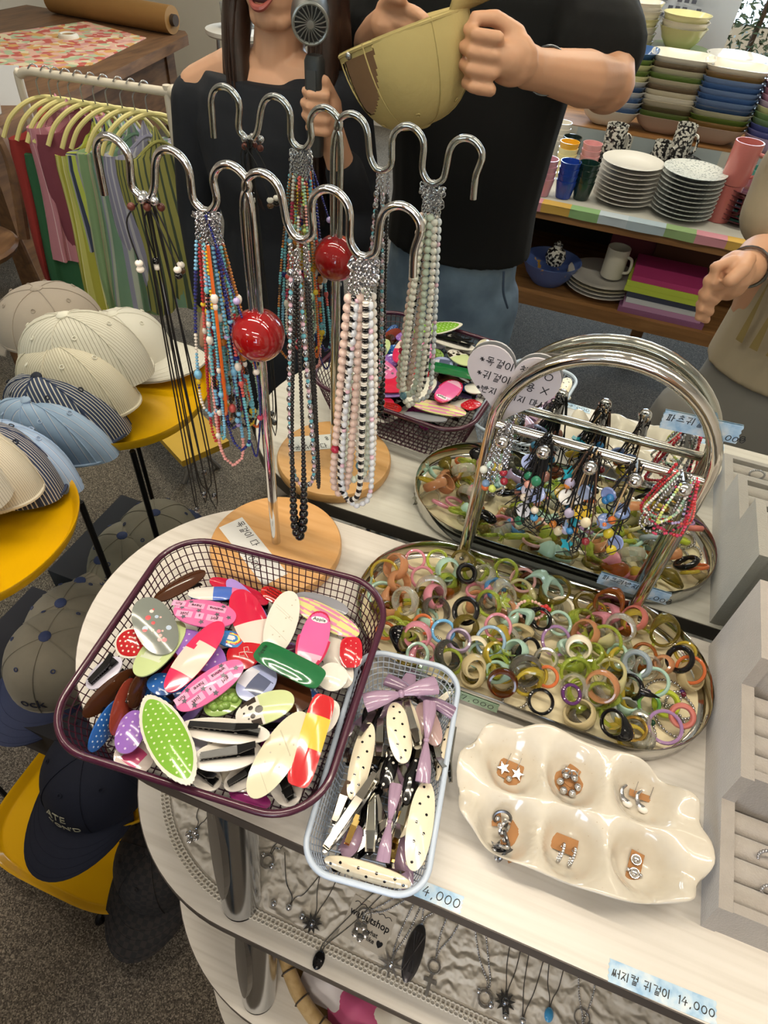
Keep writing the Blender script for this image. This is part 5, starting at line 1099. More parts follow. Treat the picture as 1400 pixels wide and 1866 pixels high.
for i, p in enumerate(ed):
    if p.x > .3: continue
    q = ed[(i+1) % len(ed)]-p
    if q.length < .0001 or q.length > .02: continue
    sc.torus(.0034, .0012, 8, 5, M=frame_z(p, (0, 0, 1), q), sx=1.0); nrm = V((-q.y, q.x, 0)).normalized()
    sc.torus(.0028, .0011, 7, 4, M=frame_z(p-nrm*.0055, (0, 0, 1), q))
part('edging', sc, mat('d6d0c4', .9), cl, kind='stuff')
CZ = Z2+.0024
def tier_necklace(label, ends, pend, style='chain', seed=0):
    t = thing('necklace', label, 'necklace', group='silver necklaces on the lace cloth')
    (xa, ya), (xb, yb), (px, py) = ends
    pth = spline([(xa, ya, CZ+.001), ((xa*.4+px*.6)-.003, (ya*.45+py*.55), CZ+.001), (px-.002, py+.012, CZ+.001), (px, py, CZ+.0015), (px+.002, py+.012, CZ+.001), ((xb*.4+px*.6)+.003, (yb*.45+py*.55), CZ+.001), (xb, yb, CZ+.001)], 8)
    m = MB()
    if style == 'chain': chain(m, pth, .0017, .0032, .0006)
    elif style == 'ball': strand(m, pth, .0013, None, rnd, lambda q: 0, 1.05)
    else: m.tube(pth, .0006, 6)
    part('chain', m, SILVER if style != 'wire' else DARKSILVER, t, kind='stuff' if style != 'wire' else None)
    pm = MB(); c = (px, py-.006, CZ+.002)
    if pend == 'sun': pm.prism(star(.0125, 10, .5), 0, .003, M=Matrix.Translation(c)).ball((c[0], c[1], c[2]+.003), .005)
    elif pend == 'burst': pm.prism(star(.017, 8, .28), 0, .0025, M=Matrix.Translation(c)).ball((c[0], c[1], c[2]+.002), .004)
    elif pend == 'oval': pm.ball((px, py-.03, CZ+.003), (.0115, .033, .0035), 24, 10); [pm.tube([(px-.008+.0022*k, py-.03-.022*(-1)**k, CZ+.0062), (px, py-.03, CZ+.0068)], .0011, 5) for k in range(8)]
    elif pend == 'eye': pm.ball((px, py-.006, CZ+.003), (.007, .0105, .003), 16, 8)
    elif pend == 'flower': [pm.ball((px+.007*cos(2*pi*k/5), py-.01+.007*sin(2*pi*k/5), CZ+.003), (.0045, .0045, .002), 8, 5) for k in range(5)]; pm.torus(.009, .0011, 20, 6, M=TR((px-.002, py+.008, CZ+.002)))
    elif pend == 'key': pm.torus(.007, .0018, 16, 6, M=TR((px, py-.008, CZ+.002))); pm.box((px-.002, py-.04, CZ+.0008), (px+.002, py-.014, CZ+.0034)); pm.box((px-.008, py-.026, CZ+.0008), (px+.008, py-.022, CZ+.003))
    elif pend == 'heart': pm.torus(.008, .0022, 14, 6, M=TR((px, py-.006, CZ+.002))).ball((px+.008, py-.01, CZ+.002), .004).ball((px-.009, py-.002, CZ+.002), .0035)
    elif pend == 'blue': pm.ball((px, py-.006, CZ+.0035), (.0055, .008, .0035), 12, 7)
    elif pend == 'clover': [pm.ball((px+.006*cos(2*pi*k/4), py-.006+.006*sin(2*pi*k/4), CZ+.002), (.0045, .0045, .0025), 8, 5) for k in range(4)]
    else: [pm.ball((px-.02+.02*k, py-.004+.003*(k % 2), CZ+.003), .0042, 10, 6) for k in range(3)]
    part('pendant', pm, {'oval': mat('57565a', .3, .9), 'eye': mat('1c1b1d', .15, .5), 'blue': mat('3f94cc', .15, coat=.5), 'sun': DARKSILVER}.get(pend, SILVER), t)
for i, (lab, e, p, st) in enumerate((('dark eye pendant necklace hanging over the lace edge', ((-.03, -.36), (-.02, -.36), (-.076, -.468)), 'eye', 'wire'), ('flower pendant necklace lying across the lettered card', ((-.0, -.36), (.012, -.36), (-.04, -.418)), 'flower', 'ball'),
  ('starburst pendant necklace beside the lettered card', ((.015, -.36), (.024, -.36), (.008, -.44)), 'burst', 'ball'), ('large dark oval ornament pendant necklace', ((.028, -.34), (.05, -.34), (.03, -.394)), 'oval', 'ball'), ('cross and key pendant ball chain necklace', ((.06, -.35), (.08, -.35), (.058, -.42)), 'key', 'ball'),
  ('silver bow charm necklace on two long ball chains', ((.09, -.36), (.105, -.36), (.125, -.43)), 'heart', 'ball'), ('small three-bead silver necklace near the table leg', ((-.17, -.38), (-.115, -.39), (-.135, -.436)), 'beads', 'wire'), ('silver sun pendant necklace with fine loop', ((-.12, -.36), (-.09, -.36), (-.1, -.436)), 'sun', 'wire'),
  ('round silver charm necklace by the table leg', ((-.18, -.36), (-.172, -.36), (-.186, -.392)), 'heart', 'wire'), ('silver clover pendant at the rounded end of cloth', ((-.31, -.36), (-.29, -.36), (-.295, -.402)), 'clover', 'wire'), ('dark sun pendant necklace on thin wire', ((.14, -.35), (.155, -.35), (.148, -.425)), 'sun', 'wire'), ('turquoise bead wire necklace on lace cloth', ((.19, -.36), (.21, -.36), (.2, -.418)), 'blue', 'wire'), ('two-bead silver wire necklace at the right of cloth', ((.165, -.36), (.185, -.36), (.172, -.44)), 'beads', 'wire'), ('plain flower charm necklace farthest right on cloth', ((.225, -.35), (.25, -.35), (.24, -.42)), 'flower', 'ball'))): tier_necklace(lab, e, p, st, i)
cd = tag(part('shop_card', MB().box((-.03, -.024, 0), (.03, .024, .0006)), mat('cfc8bc', .6), smooth=False), 'white printed shop card under a flower pendant', 'card'); cd.matrix_world = TR((-.034, -.417, CZ), RD(-4))
put('lettering', text_mesh('walnutshop', .0118, INK, .0001, bold=.00022), cd, M=Matrix.Translation((0, .006, .0007))); put('lettering', text_mesh('what\nyou like ♥', .0075, INK, .0001, bold=.00015), cd, M=Matrix.Translation((.009, -.010, .0007)))
sw = MB(); sw.tube([(-.026+.052*i/60, .0165+.0024*abs(sin(i*pi/10)), .0008) for i in range(61)], .0004, 4); part('wavy_line', sw, INK, cd)
# ---- third tier: rattan hoop tray with bits in it
RT = thing('rattan_tray', 'round rattan hoop tray on the third tier', 'tray', (.0, -.33, -.502))
for k in range(2): part('hoop', MB().tube([(.19*cos(2*pi*i/60), .19*sin(2*pi*i/60), .012+.02*k) for i in range(60)], .0105, 10, closed=True), wood('rattan', ('a98a58', 'c2a473', 'd4b98a'), (20, 20, 20), .5), RT)
for i in range(30):
    q = 2*pi*i/30; part('binding', MB().torus(.0118, .0012, 14, 5, M=frame_z((.19*cos(q), .19*sin(q), .032), (-sin(q), cos(q), 0))), mat('4a3f35', .6), RT)
part('bottom', MB().lathe([(0, .002), (.185, .002), (.185, .006), (0, .006)], 40), mat('b79c6c', .7), RT)
for i, (x, y, c, l) in enumerate(((-.07, -.46, 'd9d6dc', 'pale clear pouch'), (-.02, -.475, 'c85a8a', 'pink fabric pouch'), (.04, -.465, 'e2ddd2', 'cream fabric pouch'), (-.1, -.42, 'b8a9c9', 'lilac fabric pouch'))):
    m = MB(); m.grid(lambda u, v_: (-.04+.08*u, -.03+.06*v_, .012*sin(pi*u)*sin(pi*v_)+.003*sin(9*u)*sin(7*v_+1)), 14, 10); m.grid(lambda u, v_: (.04-.08*u, -.03+.06*v_, -.004*sin(pi*u)*sin(pi*v_)), 14, 10)
    o = tag(part('pouch', m, mat(c, .6)), l+' inside the rattan tray', 'pouch'); o.matrix_world = TR((x, y, -.489), .5*i)
# ================================================================== caps on the yellow tray stand
YEL = mat('f0b808', .3, coat=.5); BLKM = mat('1c1c1e', .4, .6)
ys = thing('tray_stand', 'three-tier stand of glossy yellow trays holding caps', 'stand', (-.74, -.2, FLOOR))
for k, (cx, cy, hx, hy, z, pw) in enumerate(((-.80, -.195, .165, .165, -.086, 2.15), (-.585, -.262, .112, .125, -.6, 2.4), (-.70, -.275, .21, .21, -.875, 4))):
    M = Matrix.Translation((cx+.74, cy+.2, z-FLOOR))
    part('tray', MB().lathe([(0, 0), (.9, 0), (.93, .004/.17), (.97, .02/.17*.9), (1.0, .022/.17), (1.0, .018/.17), (.95, -.002/.17), (.9, -.004/.17), (0, -.004/.17)], 64, sx=1, sy=1, power=pw, M=M @ Matrix.Diagonal((hx, hy, .17, 1))), YEL, ys)
for sx, sy, zt in ((-.21, -.15, .862), (.05, .13, .862), (.17, .04, .345), (.14, -.12, .345)):
    part('leg', MB().tube([(sx, sy, .005), (sx, sy, zt)], .0055, 8), BLKM, ys)
for sx in (-.15, .15): part('castor', MB().torus(.014, .007, 16, 8, M=TR((sx, -.27, .022), 0, 0, RD(90))), BLKM, ys)
part('cross_bar', MB().tube([(-.17, -.14, .06), (.12, .16, .06)], .007, 8), STEEL, ys)
def cap(label, org, axis, fwd_, panels, brim, button, R=.09, H=.112, ex=1.1, brimL=.068, brim_on=True, txt=None, group=None, seed=0, wob=.0, eyelets=True, droop=.35, sq=1.0, hole=False):
    z = V(axis).normalized(); x = V(fwd_); x = (x-z*x.dot(z)).normalized()
    M = frame_z((org[0], -org[1] if False else org[1], org[2]), z, x)
    if MIR:
        B = Matrix.Identity(4)
    t = thing('cap', label, 'cap', group=group) if MIR else thing('cap', label, 'cap', M=M, group=group)
    W = (lambda p: M @ V(p)) if MIR else (lambda p: V(p))
    ph = seed*1.7
    def crown(th, v_):
        a = v_*pi/2; rr = R*(cos(a)**.72)*(1+wob*sin(3*th+ph)*(1-v_)); zz = H*(sin(a)**.95)*(1+wob*.6*cos(2*th+ph))
        return (rr*cos(th)*ex, rr*sin(th)*sq, zz)
    for k in range(6):
        a0 = pi/6+k*pi/3; m = MB()
        def fn(u, v_, a0=a0):
            th = a0+u*pi/3; x_, y_, z_ = crown(th, v_*.985); b = 1+.012*sin(pi*u)*(1-v_*.6); return W((x_*b, y_*b, z_*b))
        nu_, nv_ = (32, 48) if hole and k in (1, 2, 3) else (8, 12)
        m.grid(fn, nu_, nv_, st=lambda u, v_: ((u-.5)*pi/3*R*cos(v_*pi/2*.985)**.72, v_*H*1.3, 0))
        if hole and k in (1, 2, 3):
            keep = []
            for q_, f_ in enumerate(m.f):
                u = (q_//nv_+.5)/nu_; v_ = (q_ % nv_+.5)/nv_; dth = (a0+u*pi/3-pi)/.68
                if dth*dth+(v_/.48)**2 > 1: keep.append(f_)
            m.f = keep; m.mi = [0]*len(keep)
        part('crown_panel', m, panels, t, ang=60)
        if hole:
            c_ = W((0, 0, H*.3)); lm_ = MB(); lm_.v = [tuple(V(p_)+(c_-V(p_))*.025) for p_ in m.v]; lm_.f = list(m.f); lm_.mi = [0]*len(m.f); part('lining', lm_, mat('5c4630', .9), t, ang=60)
        s = MB(); s.tube([W([q*1.008 for q in crown(a0, j/12*.985)]) for j in range(13)], .0011, 5); part('seam', s, panels if not isinstance(panels, list) else panels[0], t)
        if eyelets:
            p = V(crown(a0+pi/6, .62))*1.018; n_ = (p-V((0, 0, H*.2))).normalized(); e = MB(); pts = []
            for j in range(12):
                q = 2*pi*j/12; X = n_.orthogonal().normalized(); Y = n_.cross(X); pts.append(W(p+(X*cos(q)+Y*sin(q))*.0036))
            e.tube(pts, .001, 5, closed=True); part('eyelet', e, button, t)
    bt = MB(); c = W((0, 0, H*1.005)); rings_ = []
    for rr, zz in ((.0112, -.001), (.0116, .002), (.0088, .0048), (.004, .006), (.0002, .0062)):
        rings_.append([W((rr*cos(2*pi*j/14), rr*sin(2*pi*j/14), H*.995+zz)) for j in range(14)])
    bt.loft(rings_); part('button', bt, button, t)
    part('sweatband', MB().tube([W((R*ex*cos(q)*.99, R*sin(q)*.99*sq, .004)) for q in [2*pi*j/40 for j in range(40)]], .003, 6, closed=True), panels if not isinstance(panels, list) else panels[0], t)
    if hole:
        part('strap', MB().loft([[W((R*ex*.99*cos(th), R*.99*sin(th)*1.0, z_)) for th in [pi-.66+1.32*j/14 for j in range(15)]] for z_ in (.0, .013)], closed=False, cap=False), panels, t); part('buckle', MB().ball(W((-R*ex*.99, .02, .008)), .0055, 10, 6), STEEL, t)
    if brim_on:
        bm = MB()
        def bf(u, v_, off):
            th = RD(-72)+u*RD(144); r0x, r0y = R*ex*.985*cos(th), R*.985*sin(th)*sq
            e = cos((u-.5)*pi*.98)**.55; x_ = r0x+brimL*v_*e*(1 if True else 0); y_ = r0y*(1+.05*v_)
            return W((x_, y_, .004-droop*brimL*v_*e*.6-.9*y_*y_*v_*2+off))
        bm.grid(lambda u, v_: bf(u, v_, .0016), 24, 8); bm.grid(lambda u, v_: bf(1-u, v_, -.0016), 24, 8)
        part('bill', bm, brim, t, ang=70)
        bd = MB()
        for r_ in (.35, .55, .75, .92): bd.tube([bf(.06+.88*j/24, r_, .0018) for j in range(25)], .0004, 4)
        part('stitching', bd, brim, t)
    for (s, sz, ang, v_, mm) in (txt or []):
        me = text_mesh(s, sz, mm, .0006); 
        for v in me.vertices:
            th = RD(ang)+v.co.x/(R*cos(v_*pi/2)**.72); vv = v_+v.co.y/(H*1.45); p = V(crown(th, vv))*(1.022+v.co.z*6); v.co = p
        put('lettering', me, t)
    return t
ST_CREAM = stripes('cream_stripe', .0062, [(0, 'd6d0c2'), (.86, '8f8778')]); ST_NAVY = stripes('navy_stripe', .0078, [(0, '36415e'), (.72, 'cfcac0')]); ST_BLUE = stripes('blue_stripe', .019, [(0, '9db4d3'), (.82, 'c9cbd4'), (.9, '7f98bf')])
ST_OAT = stripes('oat_stripe', .005, [(0, 'd9d0bc'), (.8, 'a59a86')])
CREAMB = mat('e2ddd0', .8); NAVYB = mat('1f2434', .7); WHITEC = mat('d9d4c9', .8, bump=.1, bscale=60)
ax = (-.58, -.12, .80)
SC = 'striped caps stacked on the top yellow tray'
cap('light blue striped cap nearest the mirror on the stack', (-.835, -.05, -.115), (-.2, .12, 1), (1, 0, 0), ST_BLUE, ST_BLUE, mat('9fb2cf', .7), R=.1, H=.112, ex=1.25, sq=.5, wob=.05, group=SC, seed=1, brim_on=False)
cap('navy pinstripe cap with dark button in the stack', (-.835, -.085, -.098), (-.22, .08, 1), (1, 0, 0), ST_NAVY, ST_NAVY, NAVYB, R=.102, H=.118, ex=1.28, sq=.6, wob=.04, group=SC, seed=2, brim_on=False)
cap('cream pinstripe cap in the middle of the stack', (-.83, -.128, -.062), (-.2, .05, 1), (1, 0, 0), ST_OAT, ST_OAT, CREAMB, R=.102, H=.118, ex=1.25, sq=.62, wob=.04, group=SC, seed=3, brim_on=False)
cap('cream pinstripe cap topmost on the yellow tray', (-.835, -.17, -.03), (-.2, .02, 1), (1, -.15, 0), ST_CREAM, WHITEC, CREAMB, R=.105, H=.118, ex=1.2, sq=.75, wob=.03, group=SC, seed=4, brim_on=False)
cap('plain white cap with its bill towards the table', (-.865, -.305, -.075), (-.15, 0, 1), (1, -.05, 0), WHITEC, WHITEC, CREAMB, R=.085, H=.09, seed=12, brimL=.085, droop=.15, group=SC)
cap('taupe cap in clear wrap behind the striped stack', (-.985, -.25, -.02), (-.1, 0, 1), (-1, 0, -.2), mat('a3968a', .85, bump=.2, bscale=40), mat('a3968a', .85), mat('a3968a', .8), group=None, seed=5, H=.085, R=.095)
GREY = mat('8f8a7c', .9, bump=.25, bscale=50, var=.15, vscale=14); BILLN = mat('333c5c', .75, bump=.1, bscale=200); BTN = mat('34426e', .6)
WT = mat('e5e0d4', .6)
cap('washed grey cap with embroidered lettering at the front of its row', (-.79, -.166, -.507), (.06, -.1, 1), (-.22, -1, -.1), GREY, BILLN, BTN, R=.098, H=.118, brimL=.075, droop=.7, txt=[('ock', .032, 26, .2, mat('20243a', .6))], group='washed grey caps', seed=6)
cap('washed grey cap second behind the embroidered one', (-.822, -.093, -.517), (.05, -.05, 1), (-.2, -1, -.1), GREY, BILLN, BTN, R=.095, H=.116, sq=.88, group='washed grey caps', seed=7, brim_on=False)
cap('washed grey cap closest to the mirror in its row', (-.832, -.048, -.53), (.03, .15, 1), (-.2, -1, -.1), GREY, BILLN, BTN, R=.088, H=.115, sq=.45, group='washed grey caps', seed=8, brim_on=False)
box_ = MB().box((-.20, -.1, 0), (.13, .175, .125)); o = tag(part('cap_box', box_, mat('24252c', .8), smooth=False), 'dark fabric box under the washed grey caps', 'box'); o.matrix_world = Matrix.Translation((-.80, -.20, -.655))
NAVYC = mat('14192b', .85, bump=.15, bscale=60)
cap('dark navy cap with pale lettering on the middle yellow tray', (-.605, -.305, -.562), (.02, -.12, 1), (-.05, -1, -.1), NAVYC, NAVYC, NAVYC, R=.1, H=.11, brimL=.085, droop=.6, txt=[('ATE', .024, -2, .30, mat('a9a996', .6)), ("YON'D", .02, 6, .14, mat('a9a996', .6))], seed=9)
def checks():
    m, nt, b = shader('black_check', .9); a = N(nt, 'ShaderNodeTexCoord'); c = N(nt, 'ShaderNodeTexChecker'); c.inputs['Scale'].default_value = 90
    nt.links.new(a.outputs['Object'], c.inputs['Vector']); c.inputs['Color1'].default_value = (*lin('1b1a1b'), 1); c.inputs['Color2'].default_value = (*lin('2b2624'), 1); nt.links.new(c.outputs['Color'], b.inputs['Base Color']); return m
CK = checks()
cap('black checked cap low on the stand', (-.50, -.345, -.825), (.0, -.15, 1), (.1, -1, -.1), CK, CK, CK, R=.095, H=.1, brimL=.085, droop=.35, seed=10)
cap('navy checked cap at the back of the middle tray', (-.70, -.09, -.60), (-.1, .1, 1), (.5, .6, 0), mat('2a3350', .85), mat('232b45', .8), BTN, seed=11)
# ================================================================== the far side of the shop, seen in the mirror (laid out as seen, placed in front of the mirror)
MIR = True
PINE = wood('shelf_pine', ('6e4a2a', '8a6138', '9c7246'), (2, 18, 18), .55, 2.5); DKWOOD = wood('counter_oak', ('4a3220', '6a4a30', '7d5a3a'), (16, 2, 16), .5, 2.0)
SH = thing('shelf_unit', 'wooden stepped shelf unit stacked with tableware', 'shelf', (.15, 1.8, FLOOR))
for nm, lo, hi in (('shelf_board', (-.75, 0, .745), (.95, .62, .798)), ('shelf_board', (-.75, 0, .42), (.95, .6, .468)), ('step_board', (-.75, .6, .86), (.95, 1.0, .898)), ('step_board', (-.75, 1.0, .95), (.95, 1.4, .998)),
   ('side_panel', (-.79, .02, 0), (-.75, 1.4, .95)), ('side_panel', (.95, .02, 0), (.99, 1.4, .95)), ('leg', (.05, .5, 0), (.1, .55, .42)), ('back_panel', (-.75, .6, .42), (.95, .62, .86)), ('riser', (-.75, .985, .898), (.95, 1.0, .95))):
    part(nm, MB().box(lo, hi), PINE if nm != 'back_panel' else mat('2e2620', .8), SH, smooth=False)
ST_CLOTH = stripes('table_runner', .62, [(0, 'a9b9c6'), (.2, '8aa574'), (.36, 'c88a98'), (.52, 'c9a24e'), (.68, '87ad78'), (.84, 'b7c3cf')], attr=True)
rn = thing('table_runner', 'striped cloth runner under the plates on the shelf', 'cloth', (.15, 1.8, 0))
m = MB(); m.grid(lambda u, v_: (-.745+1.69*u, -.012+.6*v_, -.1505), 40, 6); m.mi = [1]*len(m.mi); m.grid(lambda u, v_: (-.745+1.69*u, -.012+.003*sin(60*u), -.1500-.028*(1-v_)), 40, 3, st=lambda u, v_: (u*1.69, v_)); m.grid(lambda u, v_: (-.745+1.69*u, -.012+.045*v_, -.1498), 40, 1, st=lambda u, v_: (u*1.69, v_)); part('cloth', m, [ST_CLOTH, mat('b3b1aa', .85, var=.08, vscale=6)], rn)
m = MB(); m.grid(lambda u, v_: (-.745+1.69*u, .588+.002*sin(50*u), -.052-.098*(1-v_)), 40, 4, st=lambda u, v_: (u*1.69, v_))
o = tag(part('riser_cloth', m, stripes('riser_cloth_m', .22, [(0, 'a7a59e'), (.5, '8f989c')])), 'pale striped cloth hanging over the shelf step', 'cloth'); o.location = (.15, -1.8, 0)
CER = {}
def ceramic(kind, c, r, h, k=None, power=None, sx=1, sy=1):
    key = (kind, c, round(r, 3), round(h, 3), power, sx, sy)
    if key in CER: return CER[key]
    g = mat(c, .18, coat=.5) if not k else k
    if kind == 'plate': pr = [(0, 0), (r*.55, 0), (r*.62, h*.3), (r*.98, h*.9), (r, h), (r*.97, h*1.02), (r*.6, h*.5), (0, h*.42)]
    elif kind == 'bowl': pr = [(0, 0), (r*.5, 0), (r*.55, h*.05), (r*.8, h*.45), (r*.97, h*.95), (r, h), (r*.96, h), (r*.76, h*.5), (r*.5, h*.14), (0, h*.1)]
    else: pr = [(0, 0), (r*.72, 0), (r*.76, h*.05), (r*.98, h*.9), (r, h), (r*.92, h), (r*.72, h*.12), (0, h*.08)]
    CER[key] = MB().lathe(pr, 28, power=power, sx=sx, sy=sy).mesh(kind, g); return CER[key]
def crockery(name, label, cat, kind, c, r, h, loc, group, k=None, power=None, sx=1, sy=1):
    o = tag(put(name, ceramic(kind, c, r, h, k, power, sx, sy)), label, cat, group); o.location = (loc[0], -loc[1], loc[2]); return o
CN = {'e2dcd0': 'cream', 'dcd8d2': 'white', '3f5f92': 'blue', '7e93b8': 'light blue', '5c7636': 'green', '6b5a48': 'brown', 'b79f92': 'dusty pink', 'c9bfa8': 'beige', '2b4a78': 'dark blue', 'c58fa0': 'pink', 'b9a5c9': 'lilac', '7f9a6a': 'sage', '5a62a0': 'violet', 'd8d3a0': 'pale yellow', '8a6a3a': 'ochre', '1e2a28': 'black green', 'e0a92c': 'yellow', 'e4d9a0': 'butter yellow', 'd79a9c': 'pink', '1f3f9a': 'royal blue', '16302a': 'dark green', 'b0575e': 'rose', '4c8a80': 'teal', '5d2a34': 'wine red', 'c7c9cc': 'pale grey', 'b7a27a': 'tan', '3a3a3c': 'black'}
SPK = None
def speck_glaze(name, base, spot, sc, th):
    m, nt, b = shader(name, .25); tc = N(nt, 'ShaderNodeTexCoord'); n = N(nt, 'ShaderNodeTexNoise'); n.inputs['Scale'].default_value = sc; n.inputs['Detail'].default_value = 3; nt.links.new(tc.outputs['Object'], n.inputs['Vector'])
    nt.links.new(ramp(nt, n.outputs['Fac'], [(th-.03, base), (th+.03, spot)]), b.inputs['Base Color']); return m
SPW = speck_glaze('black_splash', 'd5d3cc', '1d1d20', 90, .5); SPB = speck_glaze('dark_splash', '232326', '8d8d8c', 110, .6); SPL = speck_glaze('soft_speckle', 'c9ccc9', '8f9696', 140, .58)
def stack(name, cat, kind, cols, r, h, step, x, y, z, where, grp, power=None, sx=1, sy=1, k=None, kn=None):
    for i, c in enumerate(cols):
        crockery(name, '%s %s, %s from the bottom of %s' % (kn or CN[c], name.replace('_', ' '), ['first', 'second', 'third', 'fourth', 'fifth', 'sixth', 'seventh', 'eighth', 'ninth', 'tenth', 'eleventh', 'twelfth', 'thirteenth'][i], where), cat, kind, c, r, h, (x, y, z+i*step+.0006), grp, k, power, sx, sy)
    return z+len(cols)*step
ZM = -.15
stack('plate', 'plate', 'plate', ['dcd8d2']*9, .105, .02, .0145, -.017, 1.955, ZM, 'the plain white pile', 'plates on the middle shelf')
stack('plate', 'plate', 'plate', ['c7c9cc']*10, .104, .02, .0142, .185, 1.935, ZM, 'the speckled pile', 'plates on the middle shelf', k=SPL, kn='speckled')
stack('plate', 'plate', 'plate', ['3a3a3c']*5, .10, .018, .013, .13, 2.30, ZM, 'the black pile', 'plates on the middle shelf', k=SPB, kn='black splashed')
stack('plate', 'plate', 'plate', ['3a3a3c']*4, .09, .018, .013, -.11, 2.27, ZM, 'the dark splashed pile', 'plates on the middle shelf', k=SPB, kn='dark splashed')
stack('plate', 'plate', 'plate', ['5d2a34']*7, .1, .02, .015, .385, 2.0, ZM, 'the wine red pile', 'plates on the middle shelf')
for nm, cols, x, y in (('yellow', ['e4d9a0', 'e4d9a0', 'e4d9a0', 'e0a92c'], -.255, 2.10), ('pink', ['d79a9c']*4, -.175, 2.13), ('front pink', ['c58fa0']*4, -.29, 1.87), ('royal blue', ['1f3f9a']*4, -.215, 1.885), ('dark green', ['16302a']*4, -.155, 1.905), ('back dark green', ['16302a', '16302a', '1e2a28'], -.262, 2.24), ('back white', ['e2dcd0']*4, -.32, 2.33), ('far blue', ['1f3f9a']*3, -.38, 2.22), ('cream', ['e2dcd0', 'e2dcd0'], -.18, 2.27)):
    stack('cup', 'cup', 'cup', cols, .036, .058, .02, x, y, ZM, 'the %s cup stack' % nm, 'cups on the middle shelf')
def mug(label, x, y, z, r, h, mm, grp='mugs on the shelf', ang=-.4):
    t = thing('mug', label, 'mug', (x, y, z+.0006), ang, grp)
    part('body', MB().lathe([(0, 0), (r*.95, 0), (r, h*.05), (r, h), (r*.9, h), (r*.88, h*.08), (0, h*.06)], 24), mm, t)
    part('handle', MB().tube(spline([(r*.95, 0, h*.78), (r*1.45, 0, h*.72), (r*1.5, 0, h*.35), (r*.95, 0, h*.22)], 6), r*.13, 8), mm, t); return t
mug('tall rose pink mug on a second pink mug', .315, 1.965, ZM+.12, .045, .125, mat('c0706c', .25, coat=.4)); mug('rose pink mug under the tall one', .31, 1.965, ZM, .042, .118, mat('b0625e', .25, coat=.4))
mug('black splashed mug on the dark splashed plates', -.11, 2.27, ZM+.056, .04, .1, SPW); mug('black splashed mug lying on the black plates', .13, 2.29, ZM+.07, .036, .12, SPW); mug('round splashed mug beside it on the black plates', .07, 2.28, ZM+.07, .034, .055, SPW)
mug('small splashed creamer between the plate piles', -.0, 2.25, ZM, .034, .06, SPW); mug('small white cup behind the white plates', .06, 2.12, ZM, .038, .06, mat('d8d4cc', .25)); mug('teal mug near the shelf end', .42, 2.25, ZM, .04, .1, mat('4c8a80', .25)); mug('pale blue mug by the pink mug', .27, 2.22, ZM, .036, .08, mat('8fb0c4', .25))
ZU = -.05
RP = dict(power=4, sx=1.12, sy=.92)
stack('square_bowl', 'bowl', 'bowl', ['e2dcd0', '3f5f92', 'dcd8d2', '3f5f92', 'dcd8d2', '2b4a78', 'dcd8d2', 'd8d3a0', '5c7636', 'd8d3a0', '5c7636', '3f5f92'], .105, .062, .0175, -.165, 2.5, ZU, 'the blue and white square stack', 'square bowls on the shelf step', **RP)
stack('square_bowl', 'bowl', 'bowl', ['b79f92', '5c7636', '6b5a48', 'c9bfa8', 'e2dcd0', 'c9bfa8', '6b5a48', 'c9bfa8', '5c7636', 'c9bfa8', '6b5a48', 'e2dcd0'], .105, .062, .0175, .04, 2.52, ZU, 'the brown and green square stack', 'square bowls on the shelf step', **RP)
stack('square_bowl', 'bowl', 'bowl', ['b79f92', '8a6a3a', '5c7636', 'c9bfa8', '2b4a78', '7e93b8', '3f5f92', '7e93b8', '3f5f92', '7e93b8', '8a6a3a', 'e2dcd0'], .105, .062, .0172, .235, 2.5, ZU, 'the light blue square stack', 'square bowls on the shelf step', **RP)
stack('round_bowl', 'bowl', 'bowl', ['b9a5c9', '5a62a0', '5a62a0', '7f9a6a', '7f9a6a', 'd8d3a0', 'b9a5c9', 'c58fa0', 'c58fa0', 'c58fa0'], .1, .06, .0185, .435, 2.48, ZU, 'the pastel round stack', 'round bowls on the shelf step')
ZT = .05
t_ = stack('plate', 'plate', 'plate', ['5c7636']*8, .135, .022, .0115, .01, 2.98, ZT, 'the green plate pile', 'plates on the top step')
stack('round_bowl', 'bowl', 'bowl', ['d8d3a0', 'e2dcd0', 'd8d3a0'], .1, .075, .022, .01, 2.98, t_+.008, 'the bowls on the green plates', 'bowls on the top step')
stack('plate', 'plate', 'plate', ['6b5a48', 'b7a27a', '6b5a48', 'b7a27a', '6b5a48', 'dcd8d2'], .13, .024, .016, .26, 2.98, ZT, 'the brown plate pile', 'plates on the top step')
stack('round_bowl', 'bowl', 'bowl', ['b7a27a', 'c9bfa8', 'e2dcd0', 'e2dcd0', 'd8d3a0', 'e2dcd0', 'e2dcd0'], .1, .085, .026, -.19, 2.98, ZT, 'the tall cream bowl tower', 'bowls on the top step')
stack('round_bowl', 'bowl', 'bowl', ['e0a92c', 'd8d3a0', 'd8d3a0', 'd8d3a0'], .1, .07, .03, .5, 2.98, ZT, 'the yellow bowls at the shelf end', 'bowls on the top step')
ZL = -.482
stack('plate', 'plate', 'plate', ['dcd8d2', 'dcd8d2', 'c9bfa8', 'dcd8d2'], .135, .024, .014, .0, 1.96, ZL, 'the low white pile', 'plates on the lower shelf')
mug('tall cream mug standing on the lower white plates', .03, 1.95, ZL+.068, .042, .11, mat('d3cec0', .3))
BLP = speck_glaze('blue_pattern', '5b73b4', 'd9a84c', 30, .66)
crockery('mixing_bowl', 'large blue patterned bowl on the lower shelf', 'bowl', 'bowl', '5b73b4', .115, .09, (-.2, 1.93, ZL+.0006), None, k=BLP)
